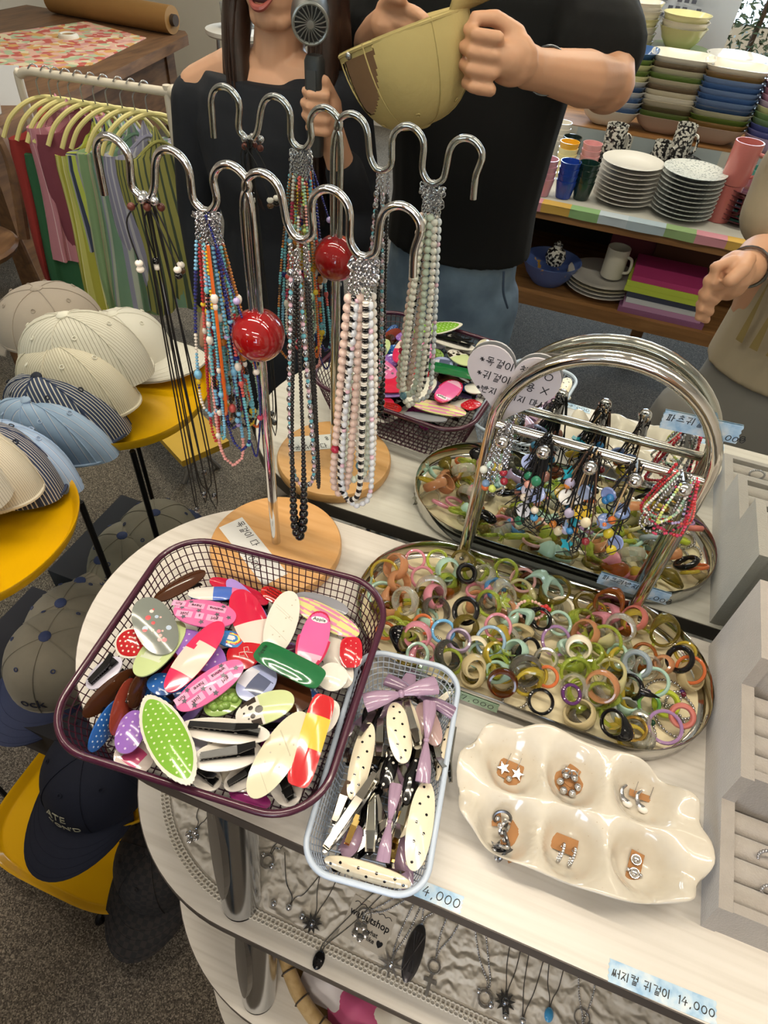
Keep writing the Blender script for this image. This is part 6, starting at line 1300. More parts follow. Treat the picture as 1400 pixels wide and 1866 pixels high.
t = thing('speckled_jar', 'small splashed jar sitting in the blue bowl', 'jar', (-.19, 1.93, ZL+.075)); part('body', MB().lathe([(0, 0), (.03, 0), (.04, .025), (.034, .05), (.016, .062), (.018, .075), (0, .075)], 20), SPW, t); part('stopper', MB().ball((0, 0, .08), .009), SPW, t)
for i, (c, l) in enumerate((('8a5a80', 'mauve'), ('b98ab0', 'lilac'), ('c9ccd2', 'silver grey'), ('3a3f52', 'slate'), ('b8c94a', 'lime green'), ('b8c94a', 'bright lime'), ('b03a72', 'magenta'))):
    m = MB(); hw = .15-.004*i
    m.loft([[(-hw+.01*sin(i), -.1, z_), (hw+.008*cos(i*2), -.1+.004*sin(i), z_), (hw, .1, z_), (-hw, .1, z_)] for z_ in (0, .004, .016, .02)])
    o = tag(part('folded_textile', m, mat(c, .55, bump=.2, bscale=25)), '%s folded cloth in the pile on the lower shelf' % l, 'cloth', 'folded cloths on the lower shelf'); o.location = (.24-.01*(i > 3), -1.92, ZL+.0006+.0205*i)
o = tag(part('carton', MB().box((-.14, -.12, 0), (.14, .12, .2)), mat('5a3526', .8), smooth=False), 'dark brown carton at the back of the lower shelf', 'carton'); o.location = (.3, -2.2, ZL+.0006)
o = tag(part('carton', MB().box((-.1, -.1, 0), (.1, .1, .17)), mat('6d2f3a', .8), smooth=False), 'dark red carton beside the folded cloths', 'carton'); o.location = (.09, -2.2, ZL+.0006)
# apron on a hook and plant behind the shelf
ap = thing('apron', 'white apron with grey print hanging behind the tableware', 'apron', (-.02, 3.24, .02))
m = MB(); m.grid(lambda u, v_: (-.28+.5*u+.04*v_*(u-.5), .02*sin(9*u+2*v_)*(1.2-v_), .62*v_-.05), 30, 16); m.grid(lambda u, v_: (.22-.5*u-.04*v_*(u-.5), .02*sin(9*(1-u)+2*v_)*(1.2-v_)+.006, .62*v_-.05), 30, 16); part('cloth', m, mat('c3cbd9', .8), ap)
m = MB()
for r_ in range(7):
    for c_ in range(7):
        if (r_*3+c_*5) % 4: m.box((-.12+.03*c_, -.034, .2+.028*r_), (-.12+.03*c_+.02, -.028, .2+.028*r_+.013))
part('print', m, mat('5a5e6e', .8), ap, smooth=False); part('hanger_hook', MB().tube([(0, 0, .56), (0, .02, .62), (0, .05, .6)], .004, 6), STEEL, ap)
pl = thing('potted_plant', 'dark leafy olive plant in a pot behind the shelf end', 'plant', (.34, 3.42, FLOOR))
part('pot', MB().lathe([(0, 0), (.1, 0), (.14, .26), (.13, .27), (.12, .24), (0, .24)], 24), mat('8a5a40', .8), pl)
part('trunk', MB().tube(spline([(0, 0, .24), (.02, 0, .6), (-.02, 0, .95), (0, 0, 1.35)], 6), .012, 8), mat('4a3a2a', .8), pl)
lf = MB(); r_ = random.Random(4)
for i in range(1500):
    q = r_.uniform(0, 2*pi); rr = .28*sqrt(r_.random()); p = V((rr*cos(q)-.02, rr*sin(q)*.6, r_.uniform(.95, 1.6))); d = V((r_.uniform(-1, 1), r_.uniform(-1, 1), r_.uniform(-.8, .8))).normalized(); X = d.orthogonal().normalized(); L = r_.uniform(.03, .05)
    lf.add([p, p+d*L*.5+X*.006, p+d*L, p+d*L*.5-X*.006], [(0, 1, 2, 3)])
part('leaves', lf, mat('2f4228', .6), pl, kind='stuff')
# ---- clothes rack
RK = thing('clothes_rack', 'cream metal clothes rail with a row of garments', 'rack', (-1.85, 1.42, FLOOR))
RM = mat('cfc4b4', .4)
xa, xb, zr = -.185, .29, 1.02
part('rail', MB().tube(spline([(xa-.05, 0, 0), (xa-.05, 0, .5), (xa-.05, 0, zr-.06), (xa-.035, 0, zr-.015), (xa+.01, 0, zr), (xa+.1, 0.01, zr), (xb, .05, zr), (xb+.06, .055, zr)], 6), .014, 10), RM, RK)
part('post', MB().tube([(xb+.04, .055, 0), (xb+.04, .055, zr+.02)], .014, 10), RM, RK); part('end_knob', MB().ball((xb+.065, .055, zr+.004), .022), RM, RK)
for x in (xa-.05, xb+.04): part('foot_bar', MB().tube([(x, -.2, .015), (x, .25, .015)], .013, 8), RM, RK)
def hanger(label, x, y, z, ang, c):
    t = thing('hanger', label, 'hanger', (x, y, z), ang, 'hangers on the clothes rail')
    part('hook', MB().tube(spline([(0, 0, -.075), (0, 0, -.03), (.014, 0, -.012), (.016, 0, .012), (0, 0, .022), (-.016, 0, .01)], 5), .0024, 6), STEEL, t)
    part('arms', MB().tube(spline([(-.16, 0, -.18), (-.12, 0, -.125), (-.06, 0, -.088), (0, 0, -.076), (.06, 0, -.088), (.12, 0, -.125), (.16, 0, -.18)], 6), .0078, 8), mat(c, .45), t)
def garment(label, kind, x, y, ang, z0, z1, w0, w1, mm, seed):
    r_ = random.Random(seed); t = thing('garment', label, kind, (x, y, 0), ang, 'garments on the clothes rail'); m = MB(); n = 48; rings_ = []; f = [r_.uniform(0, 6) for _ in range(4)]
    for k in range(15):
        v_ = k/14; z = z0+(z1-z0)*v_; w_ = (w0+(w1-w0)*v_**.7)/2; ring_ = []
        sh = min(1, .25+v_*5)
        for j in range(n):
            q = 2*pi*j/n; fold = 1+.42*v_*sin(6*q+f[0]+v_)+.25*v_*sin(11*q+f[1]+3*v_)
            zz = z-(0 if v_ > .12 else .16*(abs(cos(q))**1.6)*(1-v_/.12)*(w0 > .22))
            ring_.append((w_*sh*cos(q)*(1+.09*sin(3*q+f[2])*v_)+.02*sin(4*v_+f[3])*v_, (.018+.035*v_)*sin(q)*fold*2, zz))
        rings_.append(ring_)
    m.loft(rings_[::-1])
    for i_, p in enumerate(m.v): j_ = i_ % n; m.st[i_] = ((j_ if j_ <= n//2 else n-j_)/n*2*w1*1.1, p[2], 0)
    part('cloth', m, mm, t, ang=80); part('waistband', MB().tube([(p[0], p[1], p[2]-.002) for p in rings_[1]], .006, 6, closed=True), mm, t); return t
def sg(n, per, *st_): return stripes(n, per, list(st_), .9)
GAR = [('red', 'red checked shorts nearest the wall end of the rail', 'c', mat('8f2a26', .85, bump=.3, bscale=20), -.275, -.03, -.62), ('dark green', 'dark green trousers behind the pink shirt', 'c', mat('2a5a3a', .85, bump=.3, bscale=20), -.215, -.06, -.72),
 ('pink', 'pink shirt with thin white stripes hanging on the rail', 'c', sg('pink_s', .05, (0, 'b87a86'), (.94, 'd8b4b8')), -.17, .01, -.50), ('wine', 'wine coloured garment behind the pink shirt', 'c', mat('7a3a48', .85, bump=.3, bscale=20), -.12, .0, -.56), ('lime', 'lime yellow striped trousers on the rail', 'c', sg('lime_s', .04, (0, 'a9a640'), (.5, 'c4bf6a'), (.9, 'e0dca8')), -.06, -.05, -.68),
 ('navy', 'navy and lime striped shirt between the trousers', 'c', sg('navy_s', .045, (0, 'b9c456'), (.4, '38405a'), (.8, '9a9aa4')), .0, -.04, -.66), ('sage', 'sage green trousers on the rail', 'c', sg('sage_s', .06, (0, '7f9a70'), (.75, 'a7b48e'), (.93, 'b9a58e')), .06, -.03, -.68), ('stripe', 'green and white striped shirt near the woman', 'c', sg('grn_s', .05, (0, '6f8f78'), (.5, 'a9b0a4'), (.8, '8a8aa0')), .13, -.02, -.66), ('lilac', 'grey lilac striped shirt at the rail end', 'c', sg('lil_s', .03, (0, '8a88a0'), (.7, 'b4b2bc')), .19, -.02, -.66), ('olive', 'olive pleated skirt at the rail end', 'c', sg('olv_s', .02, (0, '8f8c4c'), (.7, '3f4a3a')), .25, -.03, -.66)]
for i, (n_, lab, _, mm, x, z0, z1) in enumerate(GAR):
    ang = RD(62+4*(i % 3)); x = -.165+(x+.275)*.78; zz = .07; yy = 1.42+.05*(x+.2)/.5
    hanger('pale yellow hanger carrying the %s' % ' '.join(lab.split()[:4]), -1.85+x, yy, zz, ang, 'c9bd7c'); garment(lab, 'garment', -1.85+x, yy, ang, z0, z1-.02, .30, .34, mm, i)
# ---- counter table with cloth, kraft roll
CT = thing('counter_table', 'dark wooden work table with rounded corner', 'table', (-3.1, 2.6, FLOOR))
part('top', MB().prism([(-.9, -1.1), (.62, -1.1), (.68, -1.05), (.35, .85), (.28, .93), (-.9, .93)], .70, .75), DKWOOD, CT, smooth=False)
for x, y in ((-.8, -1.0), (.5, -.95), (-.8, .8), (.2, .8)): part('leg', MB().box((x-.04, y-.04, 0), (x+.04, y+.04, .70)), DKWOOD, CT, smooth=False)
part('apron_board', MB().box((-.8, -1.02, .56), (.5, -.98, .70)), DKWOOD, CT, smooth=False); part('side_board', MB().loft([[(.52, -.95, .3), (.22, .8, .3), (.19, .8, .3), (.49, -.95, .3)], [(.52, -.95, .70), (.22, .8, .70), (.19, .8, .70), (.49, -.95, .70)]]), DKWOOD, CT, smooth=False)
def floral():
    m, nt, b = shader('floral', .85); tc = N(nt, 'ShaderNodeTexCoord'); v = N(nt, 'ShaderNodeTexVoronoi'); v.inputs['Scale'].default_value = 26; nt.links.new(tc.outputs['Object'], v.inputs['Vector']); sp = N(nt, 'ShaderNodeSeparateColor'); nt.links.new(v.outputs['Color'], sp.inputs[0])
    nt.links.new(ramp(nt, sp.outputs[0], [(0, 'b9564a'), (.2, 'd8a894'), (.4, 'c98f86'), (.55, 'd9c8a4'), (.7, 'a9b490'), (.85, 'cf9a5a')], 'CONSTANT'), b.inputs['Base Color']); return m
fc_ = MB(); fpts = [(-.52, -.1), (-.05, -.78), (.36, -.05), (.22, .62), (-.3, .75)]
fc_.prism(fpts, 0, .004); o = tag(part('floral_cloth', fc_, floral(), smooth=False), 'pink and red floral cloth spread on the work table', 'cloth'); o.location = (-3.1, -2.6, -.1995)
kr = thing('paper_roll', 'large roll of brown kraft paper on the work table', 'paper roll', (-3.15, 3.42, -.2))
part('roll', MB().tube([(-.55, .02, .072), (.34, -.02, .072)], .07, 28), mat('8a6434', .7, var=.06, vscale=3), kr); part('core', MB().tube([(.335, -.02, .072), (.365, -.021, .072)], .03, 18), mat('3a2c20', .8), kr)
t = thing('tape_roll', 'white tape roll standing on the floral cloth', 'tape', (-3.2, 2.95, -.194)); part('tape', MB().torus(.042, .014, 24, 8, sz=1.4), mat('d8d2c4', .5), t); part('core', MB().torus(.03, .004, 24, 6, sz=4), mat('a98a60', .7), t)
sgn = thing('desk_sign', 'white leaning desk sign on the work table corner', 'sign', (-2.62, 1.86, -.2), .6); part('panel', MB().loft([[(-.07, -.05, 0), (.07, -.05, 0), (.07, .02, .13), (-.07, .02, .13)], [(-.07, -.045, 0), (.07, -.045, 0), (.07, .025, .13), (-.07, .025, .13)]]), mat('c4c4c8', .5), sgn, smooth=False)
part('stand', MB().box((-.05, .0, 0), (.05, .05, .004)), mat('b8b8bc', .5), sgn, smooth=False)
for i, (x, y) in enumerate(((-2.56, 1.70), (-2.70, 1.74))): crockery('cup', ['white cup at the near corner of the work table', 'white cup behind it on the work table'][i], 'cup', 'cup', 'd2ccc2', .04, .07, (x, y, -.2+.0006), None)
# ---- stool with glasses
so = thing('round_stool', 'white topped stool with metal legs behind the work table', 'stool', (-2.42, 3.5, FLOOR)); part('seat', MB().lathe([(0, .78), (.19, .78), (.2, .79), (.2, .81), (0, .815)], 32), mat('d2cdc6', .4), so)
for k in range(4): q = k*pi/2+.5; part('leg', MB().tube([(.13*cos(q), .13*sin(q), .78), (.17*cos(q), .17*sin(q), 0)], .01, 8), STEEL, so)
for i in range(4): o = tag(put('drinking_glass', MB().lathe([(0, 0), (.035, 0), (.04, .12), (.037, .12), (.032, .008), (0, .006)], 20).mesh('glass', mat('e6ecef', .03, trans=.95))), ['clear drinking glass', 'second clear drinking glass', 'third clear drinking glass', 'clear drinking glass farthest back'][i]+' on the white stool', 'glass', 'glasses on the stool'); o.location = (-2.42+.09*(i % 2)-.05, -3.5-.09*(i//2)+.04, FLOOR+.8155)
bx = tag(part('storage_box', MB().box((-.3, -.2, 0), (.3, .2, .55)), mat('5f7fae', .6), smooth=False), 'blue storage box on the floor behind the stool', 'box'); bx.location = (-2.2, -4.1, FLOOR+.001)
# ---- a chair back edge and yellow bench in front of the rail
yb = thing('yellow_bench', 'low yellow bench on the floor by the clothes rail', 'bench', (-1.45, .98, FLOOR), -.5); part('plank', MB().box((-.42, -.09, .14), (.42, .09, .165)), mat('b8922a', .5), yb, smooth=False)
for s in (-.35, .35): part('leg', MB().tube([(s, -.07, 0), (s, 0, .14), (s, .07, 0)], .01, 8), STEEL, yb)
ch = thing('wooden_chair', 'round backed brown wooden chair at the left', 'chair', (-2.35, 1.15, FLOOR), .3)
part('seat', MB().lathe([(0, .43), (.2, .43), (.21, .45), (.2, .46), (0, .462)], 28), DKWOOD, ch); part('backrest', MB().tube(spline([(-.2, .12, .45), (-.22, .16, .75), (-.12, .19, .86), (.12, .19, .86), (.22, .16, .75), (.2, .12, .45)], 8), .022, 8), DKWOOD, ch)
for a, b in ((-.15, -.15), (.15, -.15), (-.15, .15), (.15, .15)): part('leg', MB().tube([(a, b, .43), (a*1.2, b*1.2, 0)], .016, 8), DKWOOD, ch)
MIR = False
# ================================================================== people, seen in the mirror
MIR = True
def organic(name, mb, material, par, voxel=.006, smooth=6, fac=.5):
    """one continuous surface from overlapping limbs"""
    me = mb.mesh(name, material, smooth=False); o = bpy.data.objects.new(name, me); COL.objects.link(o)
    r = o.modifiers.new('r', 'REMESH'); r.mode = 'VOXEL'; r.voxel_size = voxel; r.use_smooth_shade = True
    if smooth: s = o.modifiers.new('s', 'SMOOTH'); s.iterations = smooth; s.factor = fac
    dg = bpy.context.evaluated_depsgraph_get(); e = bpy.data.meshes.new_from_object(o.evaluated_get(dg)); bpy.data.objects.remove(o)
    e.materials.clear(); e.materials.append(material); e.polygons.foreach_set('use_smooth', [True]*len(e.polygons))
    return put(name, e, par)
def limb(m, pts, n=14, flat=1.0):
    """pts: (x,y,z,r); tapered, rounded at both ends"""
    P = [V(p[:3]) for p in pts]; Rr = [p[3] for p in pts]
    m.tube(P, Rr, n)
    for p, r in zip(P, Rr): m.ball(p, r*.995, n, 8)
def torso(m, secs, n=24):
    """secs: (x,y,z,rx,ry)"""
    m.loft([[(x+rx*cos(2*pi*j/n), y+ry*sin(2*pi*j/n), z) for j in range(n)] for x, y, z, rx, ry in secs])
SKIN = mat('cb9a7c', .5, sub=.15, var=.06, vscale=12); SKIN2 = mat('c3927333'[:6], .5, sub=.15, var=.06, vscale=12); LIP = mat('9c4f47', .35, coat=.2); HAIR = mat('2a170e', .42, var=.3, vscale=60); HAIRB = mat('120d0b', .45); EYEW = mat('e6e0da', .2, coat=.5); IRIS = mat('2a1a12', .15, coat=.6)
def fingers(m, base, across, along, down, r=.0085, L=(.072, .08, .076, .06), curl=1.0, spread=.0185):
    """four curled fingers: base knuckle of the first, step across, pointing along, curling to down"""
    for i in range(4):
        k = V(base)+V(across)*spread*i; a = V(along).normalized(); d = V(down).normalized(); s = L[i]
        p1 = k+a*s*.45; c1 = (a*(1-.55*curl)+d*.75*curl).normalized(); p2 = p1+c1*s*.33; c2 = (a*(1-1.35*curl)+d*.75*curl).normalized(); p3 = p2+c2*s*.28
        limb(m, [(*k, r*1.08), (*p1, r*1.04), (*p2, r*.95), (*p3, r*.82)], 10)
def head_skin(m, c, s=1.0, turn=0):
    """head facing -y, c = centre of the skull"""
    x, y, z = c
    m.ball((x, y+.012*s, z+.03*s), (.074*s, .092*s, .088*s), 24, 16)
    m.ball((x, y-.03*s, z-.03*s), (.058*s, .052*s, .07*s), 20, 14); m.ball((x, y-.052*s, z-.082*s), (.027*s, .024*s, .022*s), 14, 10)
    limb(m, [(x-.052*s, y+.0*s, z-.045*s, .018*s), (x-.024*s, y-.045*s, z-.084*s, .018*s)]); limb(m, [(x+.052*s, y+.0*s, z-.045*s, .018*s), (x+.024*s, y-.045*s, z-.084*s, .018*s)])
    limb(m, [(x, y-.078*s, z+.022*s, .008*s), (x, y-.092*s, z-.012*s, .0115*s)]); m.ball((x-.012*s, y-.082*s, z-.016*s), .008*s); m.ball((x+.012*s, y-.082*s, z-.016*s), .008*s)
    for q in (-1, 1): m.ball((x+q*.073*s, y+.018*s, z-.004*s), (.009*s, .018*s, .029*s), 10, 8); m.ball((x+q*.03*s, y-.06*s, z-.02*s), (.024*s, .02*s, .026*s))
    m.ball((x, y-.072*s, z-.05*s), (.026*s, .016*s, .02*s))
def face(par, c, s=1.0, smile=True):
    x, y, z = c
    up = MB(); up.tube(spline([(x-.026*s, y-.075*s, z-.045*s), (x-.012*s, y-.0895*s, z-.0405*s), (x, y-.0905*s, z-.043*s), (x+.012*s, y-.0895*s, z-.0405*s), (x+.026*s, y-.075*s, z-.045*s)], 6), lambda t: .0018*s+.0036*s*sin(pi*t), 8)
    up.tube(spline([(x-.026*s, y-.075*s, z-.045*s), (x-.012*s, y-.087*s, z-.060*s), (x, y-.0885*s, z-.0635*s), (x+.012*s, y-.087*s, z-.060*s), (x+.026*s, y-.075*s, z-.045*s)], 6), lambda t: .0018*s+.0048*s*sin(pi*t), 8)
    part('lips', up, LIP, par); part('mouth', MB().ball((x, y-.0805*s, z-.0515*s), (.019*s, .007*s, .0075*s), 16, 8), mat('4a1c1c', .5), par)
    part('teeth', MB().ball((x, y-.0845*s, z-.0475*s), (.015*s, .004*s, .0035*s), 16, 8), mat('e2dcd0', .25), par)
    for q in (-1, 1):
        e = part('eye', MB().ball((x+q*.03*s, y-.069*s, z+.02*s), (.0125*s, .0085*s, .0068*s), 14, 8), EYEW, par); part('iris', MB().ball((x+q*.03*s, y-.0755*s, z+.02*s), (.0055*s, .003*s, .0055*s), 12, 6), IRIS, e)
        part('eyebrow', MB().tube(spline([(x+q*.014*s, y-.084*s, z+.037*s), (x+q*.03*s, y-.083*s, z+.042*s), (x+q*.048*s, y-.068*s, z+.037*s)], 5), .0025*s, 6), HAIRB, par)
def shoe(par, x, y, c):
    m = MB(); m.loft([[(x+w_*cos(q), y+yy+.0*cos(q), FLOOR+.001+max(0, h*(.5+.5*sin(q)))) for q in [2*pi*j/14 for j in range(14)]] for yy, w_, h in ((.09, .02, .05), (.07, .036, .075), (.0, .04, .075), (-.08, .046, .055), (-.14, .042, .045), (-.165, .02, .03))]); part('shoe', m, mat(c, .6), par)
# ---- woman with the handheld fan
NAVY = mat('15171f', .85, bump=.25, bscale=30); DEN = mat('1c2029', .85, bump=.2, bscale=60)
W = thing('person', 'woman in a dark off-shoulder top holding a small grey fan', 'person', (-.76, .8, FLOOR)); W.location = (0, 0, 0)
HC = (-.742, .808, .528)
b = MB(); head_skin(b, HC, 1.0)
limb(b, [(-.745, .815, .45, .05), (-.757, .818, .36, .054)]); b.ball((-.775, .81, .285), (.15, .085, .085), 20, 14)
limb(b, [(-.77, .815, .34, .055), (-.87, .812, .325, .05), (-.945, .808, .285, .052)]); limb(b, [(-.77, .815, .34, .055), (-.67, .81, .335, .05), (-.60, .80, .30, .052)])
limb(b, [(-.945, .808, .285, .05), (-.985, .80, .02, .041), (-.955, .74, -.19, .027)]); limb(b, [(-.60, .80, .30, .05), (-.535, .74, .1, .041), (-.556, .66, .268, .0275), (-.56, .642, .305, .026)])
# hanging hand
b.ball((-.953, .728, -.235), (.02, .036, .045)); fingers(b, (-.955, .70, -.265), (0, 1, 0), (0, -.1, -1), (.6, 0, -.6), .0085, curl=.4, spread=.018); limb(b, [(-.95, .70, -.215, .011), (-.945, .675, -.25, .0095), (-.945, .668, -.275, .0085)])
# hand round the fan handle
b.ball((-.556, .636, .335), (.019, .03, .04)); fingers(b, (-.553, .607, .372), (0, .002, -1), (-1, -.35, .04), (.1, .9, 0), .008, L=(.064, .07, .066, .055), curl=.75, spread=.0192); limb(b, [(-.552, .645, .352, .012), (-.562, .618, .392, .0105), (-.578, .606, .402, .009)])
limb(b, [(-.84, .81, -.2, .08), (-.845, .83, -.5, .055), (-.85, .92, -.9, .035)]); limb(b, [(-.70, .81, -.2, .08), (-.695, .83, -.5, .055), (-.69, .92, -.9, .035)])
torso(b, [(-.77, .81, -.2, .15, .1), (-.77, .81, 0, .12, .085), (-.77, .81, .2, .145, .1), (-.77, .81, .3, .12, .07)])
organic('body', b, SKIN, W, .0038, 3); face(W, HC)
t = MB(); torso(t, [(-.77, .81, -.22, .172, .118), (-.77, .81, -.1, .165, .115), (-.77, .808, .03, .14, .103), (-.77, .8, .15, .165, .122), (-.77, .803, .24, .185, .118), (-.77, .806, .30, .178, .104), (-.77, .808, .338, .15, .09)])
limb(t, [(-.952, .806, .262, .064), (-.99, .80, .02, .053), (-.958, .742, -.17, .04)]); limb(t, [(-.60, .80, .285, .062), (-.533, .74, .095, .054), (-.548, .685, .225, .041)])
limb(t, [(-.95, .806, .266, .062), (-.85, .80, .265, .072)]); limb(t, [(-.60, .80, .31, .062), (-.68, .80, .29, .074)])
organic('off_shoulder_top', t, NAVY, W, .007, 4)
j = MB(); torso(j, [(-.77, .812, -.45, .155, .11), (-.77, .812, -.3, .17, .122), (-.77, .81, -.16, .158, .112)]); limb(j, [(-.845, .812, -.35, .092), (-.85, .84, -.6, .075), (-.855, .92, -.9, .07)]); limb(j, [(-.695, .812, -.35, .092), (-.69, .84, -.6, .075), (-.685, .92, -.9, .07)])
organic('trousers', j, DEN, W, .009, 4); shoe(W, -.85, .97, '8a8078'); shoe(W, -.69, .97, '8a8078')
h = MB(); h.ball((-.742, .835, .572), (.084, .095, .088), 24, 14); h.ball((-.742, .87, .5), (.085, .06, .12), 20, 14)
limb(h, [(-.822, .822, .56, .028), (-.832, .80, .46, .03), (-.825, .765, .37, .027), (-.80, .735, .28, .022), (-.775, .72, .2, .016), (-.74, .715, .13, .008)]); limb(h, [(-.83, .83, .53, .03), (-.845, .812, .42, .032), (-.842, .775, .33, .022), (-.84, .75, .25, .012)])
limb(h, [(-.66, .82, .56, .028), (-.645, .80, .46, .032), (-.632, .77, .36, .03), (-.62, .74, .26, .024), (-.615, .73, .17, .014), (-.615, .725, .1, .006)]); limb(h, [(-.655, .84, .5, .04), (-.64, .83, .38, .042), (-.64, .82, .25, .03)])
limb(h, [(-.80, .80, .615, .03), (-.742, .755, .635, .022), (-.685, .8, .615, .03)])
organic('hair', h, HAIR, W, .0055, 4)
hs = MB(); r_ = random.Random(3)
for i in range(46):
    q = r_.choice((-1, 1)); o_ = r_.uniform(-.02, .02); y_ = r_.uniform(-.02, .02); base = [(-.825, .815, .55), (-.835, .795, .45), (-.825, .757, .36), (-.80, .725, .27), (-.775, .71, .19), (-.745, .705, .12)] if q < 0 else [(-.66, .815, .55), (-.645, .795, .45), (-.632, .76, .36), (-.62, .73, .26), (-.615, .72, .17), (-.615, .715, .1)]
    hs.tube(spline([(p[0]+o_*(1-k*.1), p[1]+y_-.012, p[2]+r_.uniform(-.01, .01)) for k, p in enumerate(base)], 4), lambda t: .0032*(1-t*.8), 5)
part('hair_strands', hs, HAIR, W, kind='stuff')
F = thing('handheld_fan', 'small grey handheld fan with round grille in the woman\'s hand', 'fan', (-.578, .612, .33)); FG = mat('2b2c2d', .4); 
part('handle', MB().loft([[(w_*x_, d_*y_, z) for x_, y_ in rrect(2, 2, .6, 4)] for z, w_, d_ in ((-.06, .013, .011), (-.03, .0145, .0125), (.06, .016, .014), (.092, .0165, .014), (.1, .013, .011))]), FG, F)
part('grip_inlay', MB().box((-.009, -.0155, .045), (.009, -.0138, .08)), mat('3a3b3d', .5), F, smooth=False)
hx = frame_z((-.002, -.01, .148), (.42, -.88, -.12), (0, 0, 1)); part('fan_head', MB().tube([hx @ V((0, 0, z)) for z in (-.085, -.06, -.03, .0, .012)], [.02, .032, .033, .032, .030], 28), FG, F)
part('grille_ring', MB().torus(.0285, .0028, 32, 8, M=hx @ Matrix.Translation((0, 0, .0125))), mat('8f8f8c', .3, .6), F); part('hub', MB().lathe([(0, .004), (.006, .003), (.0075, 0), (0, 0)], 16, M=hx @ Matrix.Translation((0, 0, .0125))), mat('8f8f8c', .3, .6), F)
for k in range(20):
    q = 2*pi*k/20; part('grille_blade', MB().tube([hx @ V((.006*cos(q), .006*sin(q), .0145)), hx @ V((.017*cos(q+.14), .017*sin(q+.14), .0158)), hx @ V((.027*cos(q+.22), .027*sin(q+.22), .0145))], .0011, 5), mat('7c7c7a', .3, .6), F)
# ---- man in black with the beige cap
BLT = mat('050506', .95, bump=.2, bscale=25)
def denim():
    m, nt, b_ = shader('washed_denim', .85); tc = N(nt, 'ShaderNodeTexCoord'); n = N(nt, 'ShaderNodeTexNoise'); n.inputs['Scale'].default_value = 7; n.inputs['Detail'].default_value = 8; nt.links.new(tc.outputs['Object'], n.inputs['Vector'])
    nt.links.new(ramp(nt, n.outputs['Fac'], [(.3, '4a5c72'), (.5, '6b7f94'), (.7, '93a3b0')]), b_.inputs['Base Color']); return m
MN = thing('person', 'man in a black t-shirt and jeans looking at a beige cap', 'person', (-.38, 1.02, FLOOR)); MN.location = (0, 0, 0)
HC2 = (-.37, .98, .735); b = MB(); head_skin(b, HC2, 1.06); limb(b, [(-.37, 1.0, .65, .058), (-.375, 1.02, .55, .062)])
torso(b, [(-.38, 1.02, -.15, .15, .11), (-.38, 1.02, .1, .15, .11), (-.38, 1.02, .35, .18, .12), (-.38, 1.02, .5, .19, .1), (-.38, 1.02, .56, .08, .07)])
limb(b, [(-.165, 1.02, .52, .06), (-.094, .835, .41, .048), (-.13, .75, .43, .044), (-.192, .635, .455, .03), (-.205, .612, .46, .03)])
# gripping hand at the bill
b.ball((-.228, .578, .474), (.042, .024, .038)); limb(b, [(-.205, .61, .462, .03), (-.23, .575, .475, .03)])
fingers(b, (-.248, .548, .503), (.004, 0, -1), (-1, -.2, .05), (.35, .9, 0), .0092, L=(.075, .082, .078, .064), curl=.72, spread=.0222); limb(b, [(-.228, .585, .505, .014), (-.262, .572, .522, .0118), (-.29, .562, .52, .0105)])
limb(b, [(-.585, 1.02, .52, .06), (-.59, .93, .39, .048), (-.53, .80, .44, .036), (-.475, .69, .475, .03)]); b.ball((-.465, .67, .48), (.035, .028, .028)); fingers(b, (-.45, .655, .505), (0, 0, -1), (1, -.3, 0), (0, -.8, -.2), .0098, curl=.4, spread=.02); limb(b, [(-.475, .665, .5, .013), (-.455, .645, .52, .0115), (-.435, .635, .52, .01)])
limb(b, [(-.47, 1.02, -.1, .08), (-.475, 1.02, -.5, .06), (-.48, 1.03, -.9, .04)]); limb(b, [(-.29, 1.02, -.1, .08), (-.285, 1.02, -.5, .06), (-.28, 1.03, -.9, .04)])
organic('body', b, SKIN2, MN, .004, 3); face(MN, HC2, 1.06)
t = MB(); torso(t, [(-.372, 1.02, -.015, .188, .14), (-.372, 1.02, .1, .18, .137), (-.375, 1.02, .25, .192, .142), (-.38, 1.02, .4, .21, .14), (-.38, 1.02, .5, .215, .115), (-.38, 1.02, .555, .13, .085), (-.378, 1.02, .572, .075, .068)])
limb(t, [(-.19, 1.02, .5, .085), (-.155, .965, .475, .083), (-.125, .90, .452, .08)]); limb(t, [(-.57, 1.02, .5, .085), (-.595, .985, .46, .08), (-.592, .95, .42, .074)])
organic('t_shirt', t, BLT, MN, .0075, 3)
j = MB(); torso(j, [(-.38, 1.02, -.2, .17, .125), (-.38, 1.02, -.08, .172, .128), (-.38, 1.02, .04, .165, .122)]); limb(j, [(-.465, 1.02, -.15, .103), (-.475, 1.02, -.5, .088), (-.48, 1.03, -.9, .078)]); limb(j, [(-.285, 1.02, -.15, .103), (-.28, 1.02, -.5, .088), (-.275, 1.03, -.9, .078)])
organic('jeans', j, denim(), MN, .009, 3); shoe(MN, -.48, 1.02, '2a2a2c'); shoe(MN, -.28, 1.02, '2a2a2c')
part('pocket_seam', MB().tube(spline([(-.225, .915, -.01), (-.215, .91, -.06), (-.2, .935, -.11)], 5), .003, 6), mat('3a4a60', .8), MN)
h = MB(); h.ball((-.37, 1.005, .79), (.086, .1, .085), 24, 14); h.ball((-.37, 1.03, .74), (.084, .085, .08), 20, 12); organic('hair', h, HAIRB, MN, .008, 2)
part('bracelet', MB().torus(.0335, .0018, 28, 6, M=frame_z((-.183, .652, .452), (.45, -.86, .18))), DARKSILVER, MN)
BEI = mat('b3a06a', .9, bump=.3, bscale=60, var=.05, vscale=10)
cap('beige cap held by its bill in the man\'s hand', (-.412, .585, .488), (.40, -.06, -.90), (.62, .72, .23), BEI, BEI, BEI, R=.1, H=.135, ex=1.08, brimL=.08, droop=.1, seed=21, hole=True)
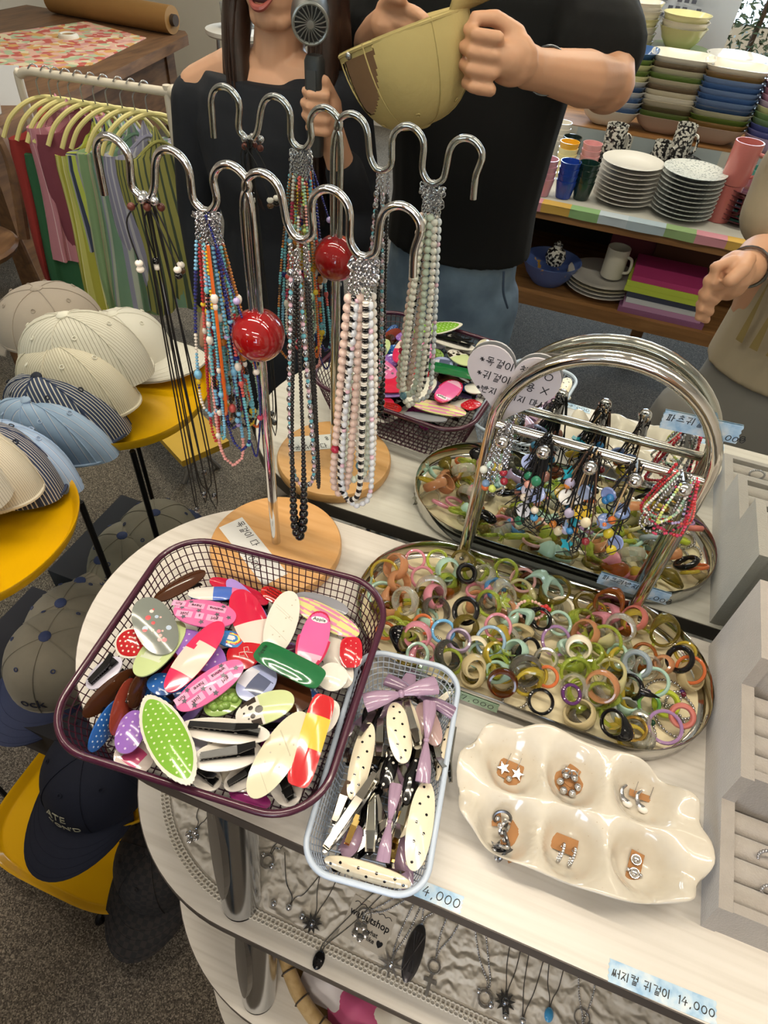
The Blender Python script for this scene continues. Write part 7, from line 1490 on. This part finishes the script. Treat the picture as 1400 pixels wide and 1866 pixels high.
# ---- photographer at the right
SHT = mat('a89880', .9, bump=.2, bscale=30, var=.06, vscale=8)
PH = thing('person', 'photographer in a printed beige t-shirt and grey trousers at the mirror\'s right', 'person', (.40, .86, FLOOR)); PH.location = (0, 0, 0)
HC3 = (.46, .84, .62); b = MB(); head_skin(b, HC3, 1.0); limb(b, [(.46, .86, .54, .055), (.46, .87, .45, .058)])
torso(b, [(.46, .87, -.2, .15, .1), (.41, .87, .1, .14, .1), (.41, .87, .3, .17, .11), (.41, .87, .43, .17, .09), (.42, .87, .47, .08, .06)])
limb(b, [(.285, .87, .40, .055), (.285, .80, .20, .045), (.25, .68, .225, .04), (.222, .60, .232, .029)])
b.ball((.202, .572, .228), (.034, .036, .042)); fingers(b, (.188, .545, .262), (.004, .004, -1), (-.75, -.65, -.25), (.65, .3, -.4), .0094, L=(.07, .076, .072, .06), curl=.85, spread=.0222); limb(b, [(.21, .56, .262, .0145), (.205, .528, .258, .0125), (.192, .51, .244, .0115)])
limb(b, [(.6, .87, .40, .055), (.46, .70, .47, .045), (.25, .66, .58, .04), (.11, .66, .635, .03)]); b.ball((.075, .66, .662), (.035, .022, .035)); fingers(b, (.055, .645, .69), (.0, 0, -1), (-1, .1, .2), (.2, .9, 0), .0095, curl=.6, spread=.019); limb(b, [(.08, .66, .69, .013), (.06, .655, .715, .011)])
limb(b, [(.33, .87, -.2, .08), (.325, .87, -.5, .06), (.32, .88, -.9, .04)]); limb(b, [(.49, .87, -.2, .08), (.495, .87, -.5, .06), (.5, .88, -.9, .04)])
organic('body', b, SKIN2, PH, .004, 3); face(PH, HC3)
t = MB(); torso(t, [(.46, .87, -.07, .19, .14), (.46, .87, .08, .18, .135), (.46, .87, .25, .19, .138), (.46, .87, .38, .195, .12), (.46, .87, .45, .12, .085), (.46, .87, .475, .07, .062)])
limb(t, [(.30, .87, .39, .078), (.275, .84, .31, .07), (.27, .81, .26, .066)]); limb(t, [(.58, .87, .39, .08), (.55, .80, .41, .07)])
organic('t_shirt', t, SHT, PH, .0075, 3)
GP = mat('7d7973', .85, bump=.25, bscale=15); j = MB(); torso(j, [(.44, .87, -.35, .18, .13), (.45, .87, -.2, .185, .135), (.46, .87, -.03, .17, .128)]); limb(j, [(.32, .86, -.25, .115), (.315, .87, -.55, .1), (.31, .88, -.9, .09)]); limb(j, [(.5, .86, -.25, .115), (.505, .87, -.55, .1), (.51, .88, -.9, .09)])
organic('trousers', j, GP, PH, .009, 3); shoe(PH, .31, .86, '3a3634'); shoe(PH, .51, .86, '3a3634')
h = MB(); h.ball((.46, .865, .67), (.084, .098, .085), 24, 14); h.ball((.46, .89, .6), (.084, .075, .1), 20, 12); organic('hair', h, HAIRB, PH, .008, 2)
YP = mat('b99a3a', .6); me = text_mesh('dreLo', .075, YP, .0006); me.transform(Matrix.Translation((.33, 0, 0)))
for v in me.vertices:
    px_, pz = v.co.x, -v.co.y if MIR else v.co.y; th = (px_-.46)/.16; v.co = V((.46+.2*sin(th), -(.87-.1455*cos(th)-.004), .31-(v.co.y if False else 0)+pz))
put('shirt_print', me, PH)
m = MB()
for k in range(9):
    th = -.9+.2*k; pts = [(.46+.2*sin(th+d), .87-.147*cos(th+d)-.003, z_) for d, z_ in ((-.05, .02), (0, .17-.02*(k % 2)), (.05, .02))]; m.add(pts, [(0, 1, 2)])
part('shirt_print', m, mat('8f7a4a', .7), PH, smooth=False)
part('bracelet', MB().torus(.033, .003, 24, 6, M=frame_z((.226, .61, .232), (.3, .9, 0))), DARKSILVER, PH); part('finger_ring', MB().torus(.0115, .0014, 18, 6, M=frame_z((.168, .535, .225), (-.75, -.65, -.25))), GOLD, PH)
MIR = False
# ================================================================== look-alikes: say which one it is
ORD = ['first', 'second', 'third', 'fourth', 'fifth', 'sixth', 'seventh', 'eighth', 'ninth', 'tenth', 'eleventh', 'twelfth', '13th', '14th', '15th', '16th', '17th', '18th', '19th', '20th', '21st', '22nd', '23rd', '24th']
same = {}
bpy.context.view_layer.update()
for o in list(COL.objects):
    if o.parent is None and 'label' in o: same.setdefault(o['label'], []).append(o)
for lab, os_ in same.items():
    if len(os_) < 2: continue
    os_.sort(key=lambda o: o.matrix_world.translation.x)
    for i, o in enumerate(os_): o['label'] = '%s, %s from the left' % (lab, ORD[min(i, 23)])
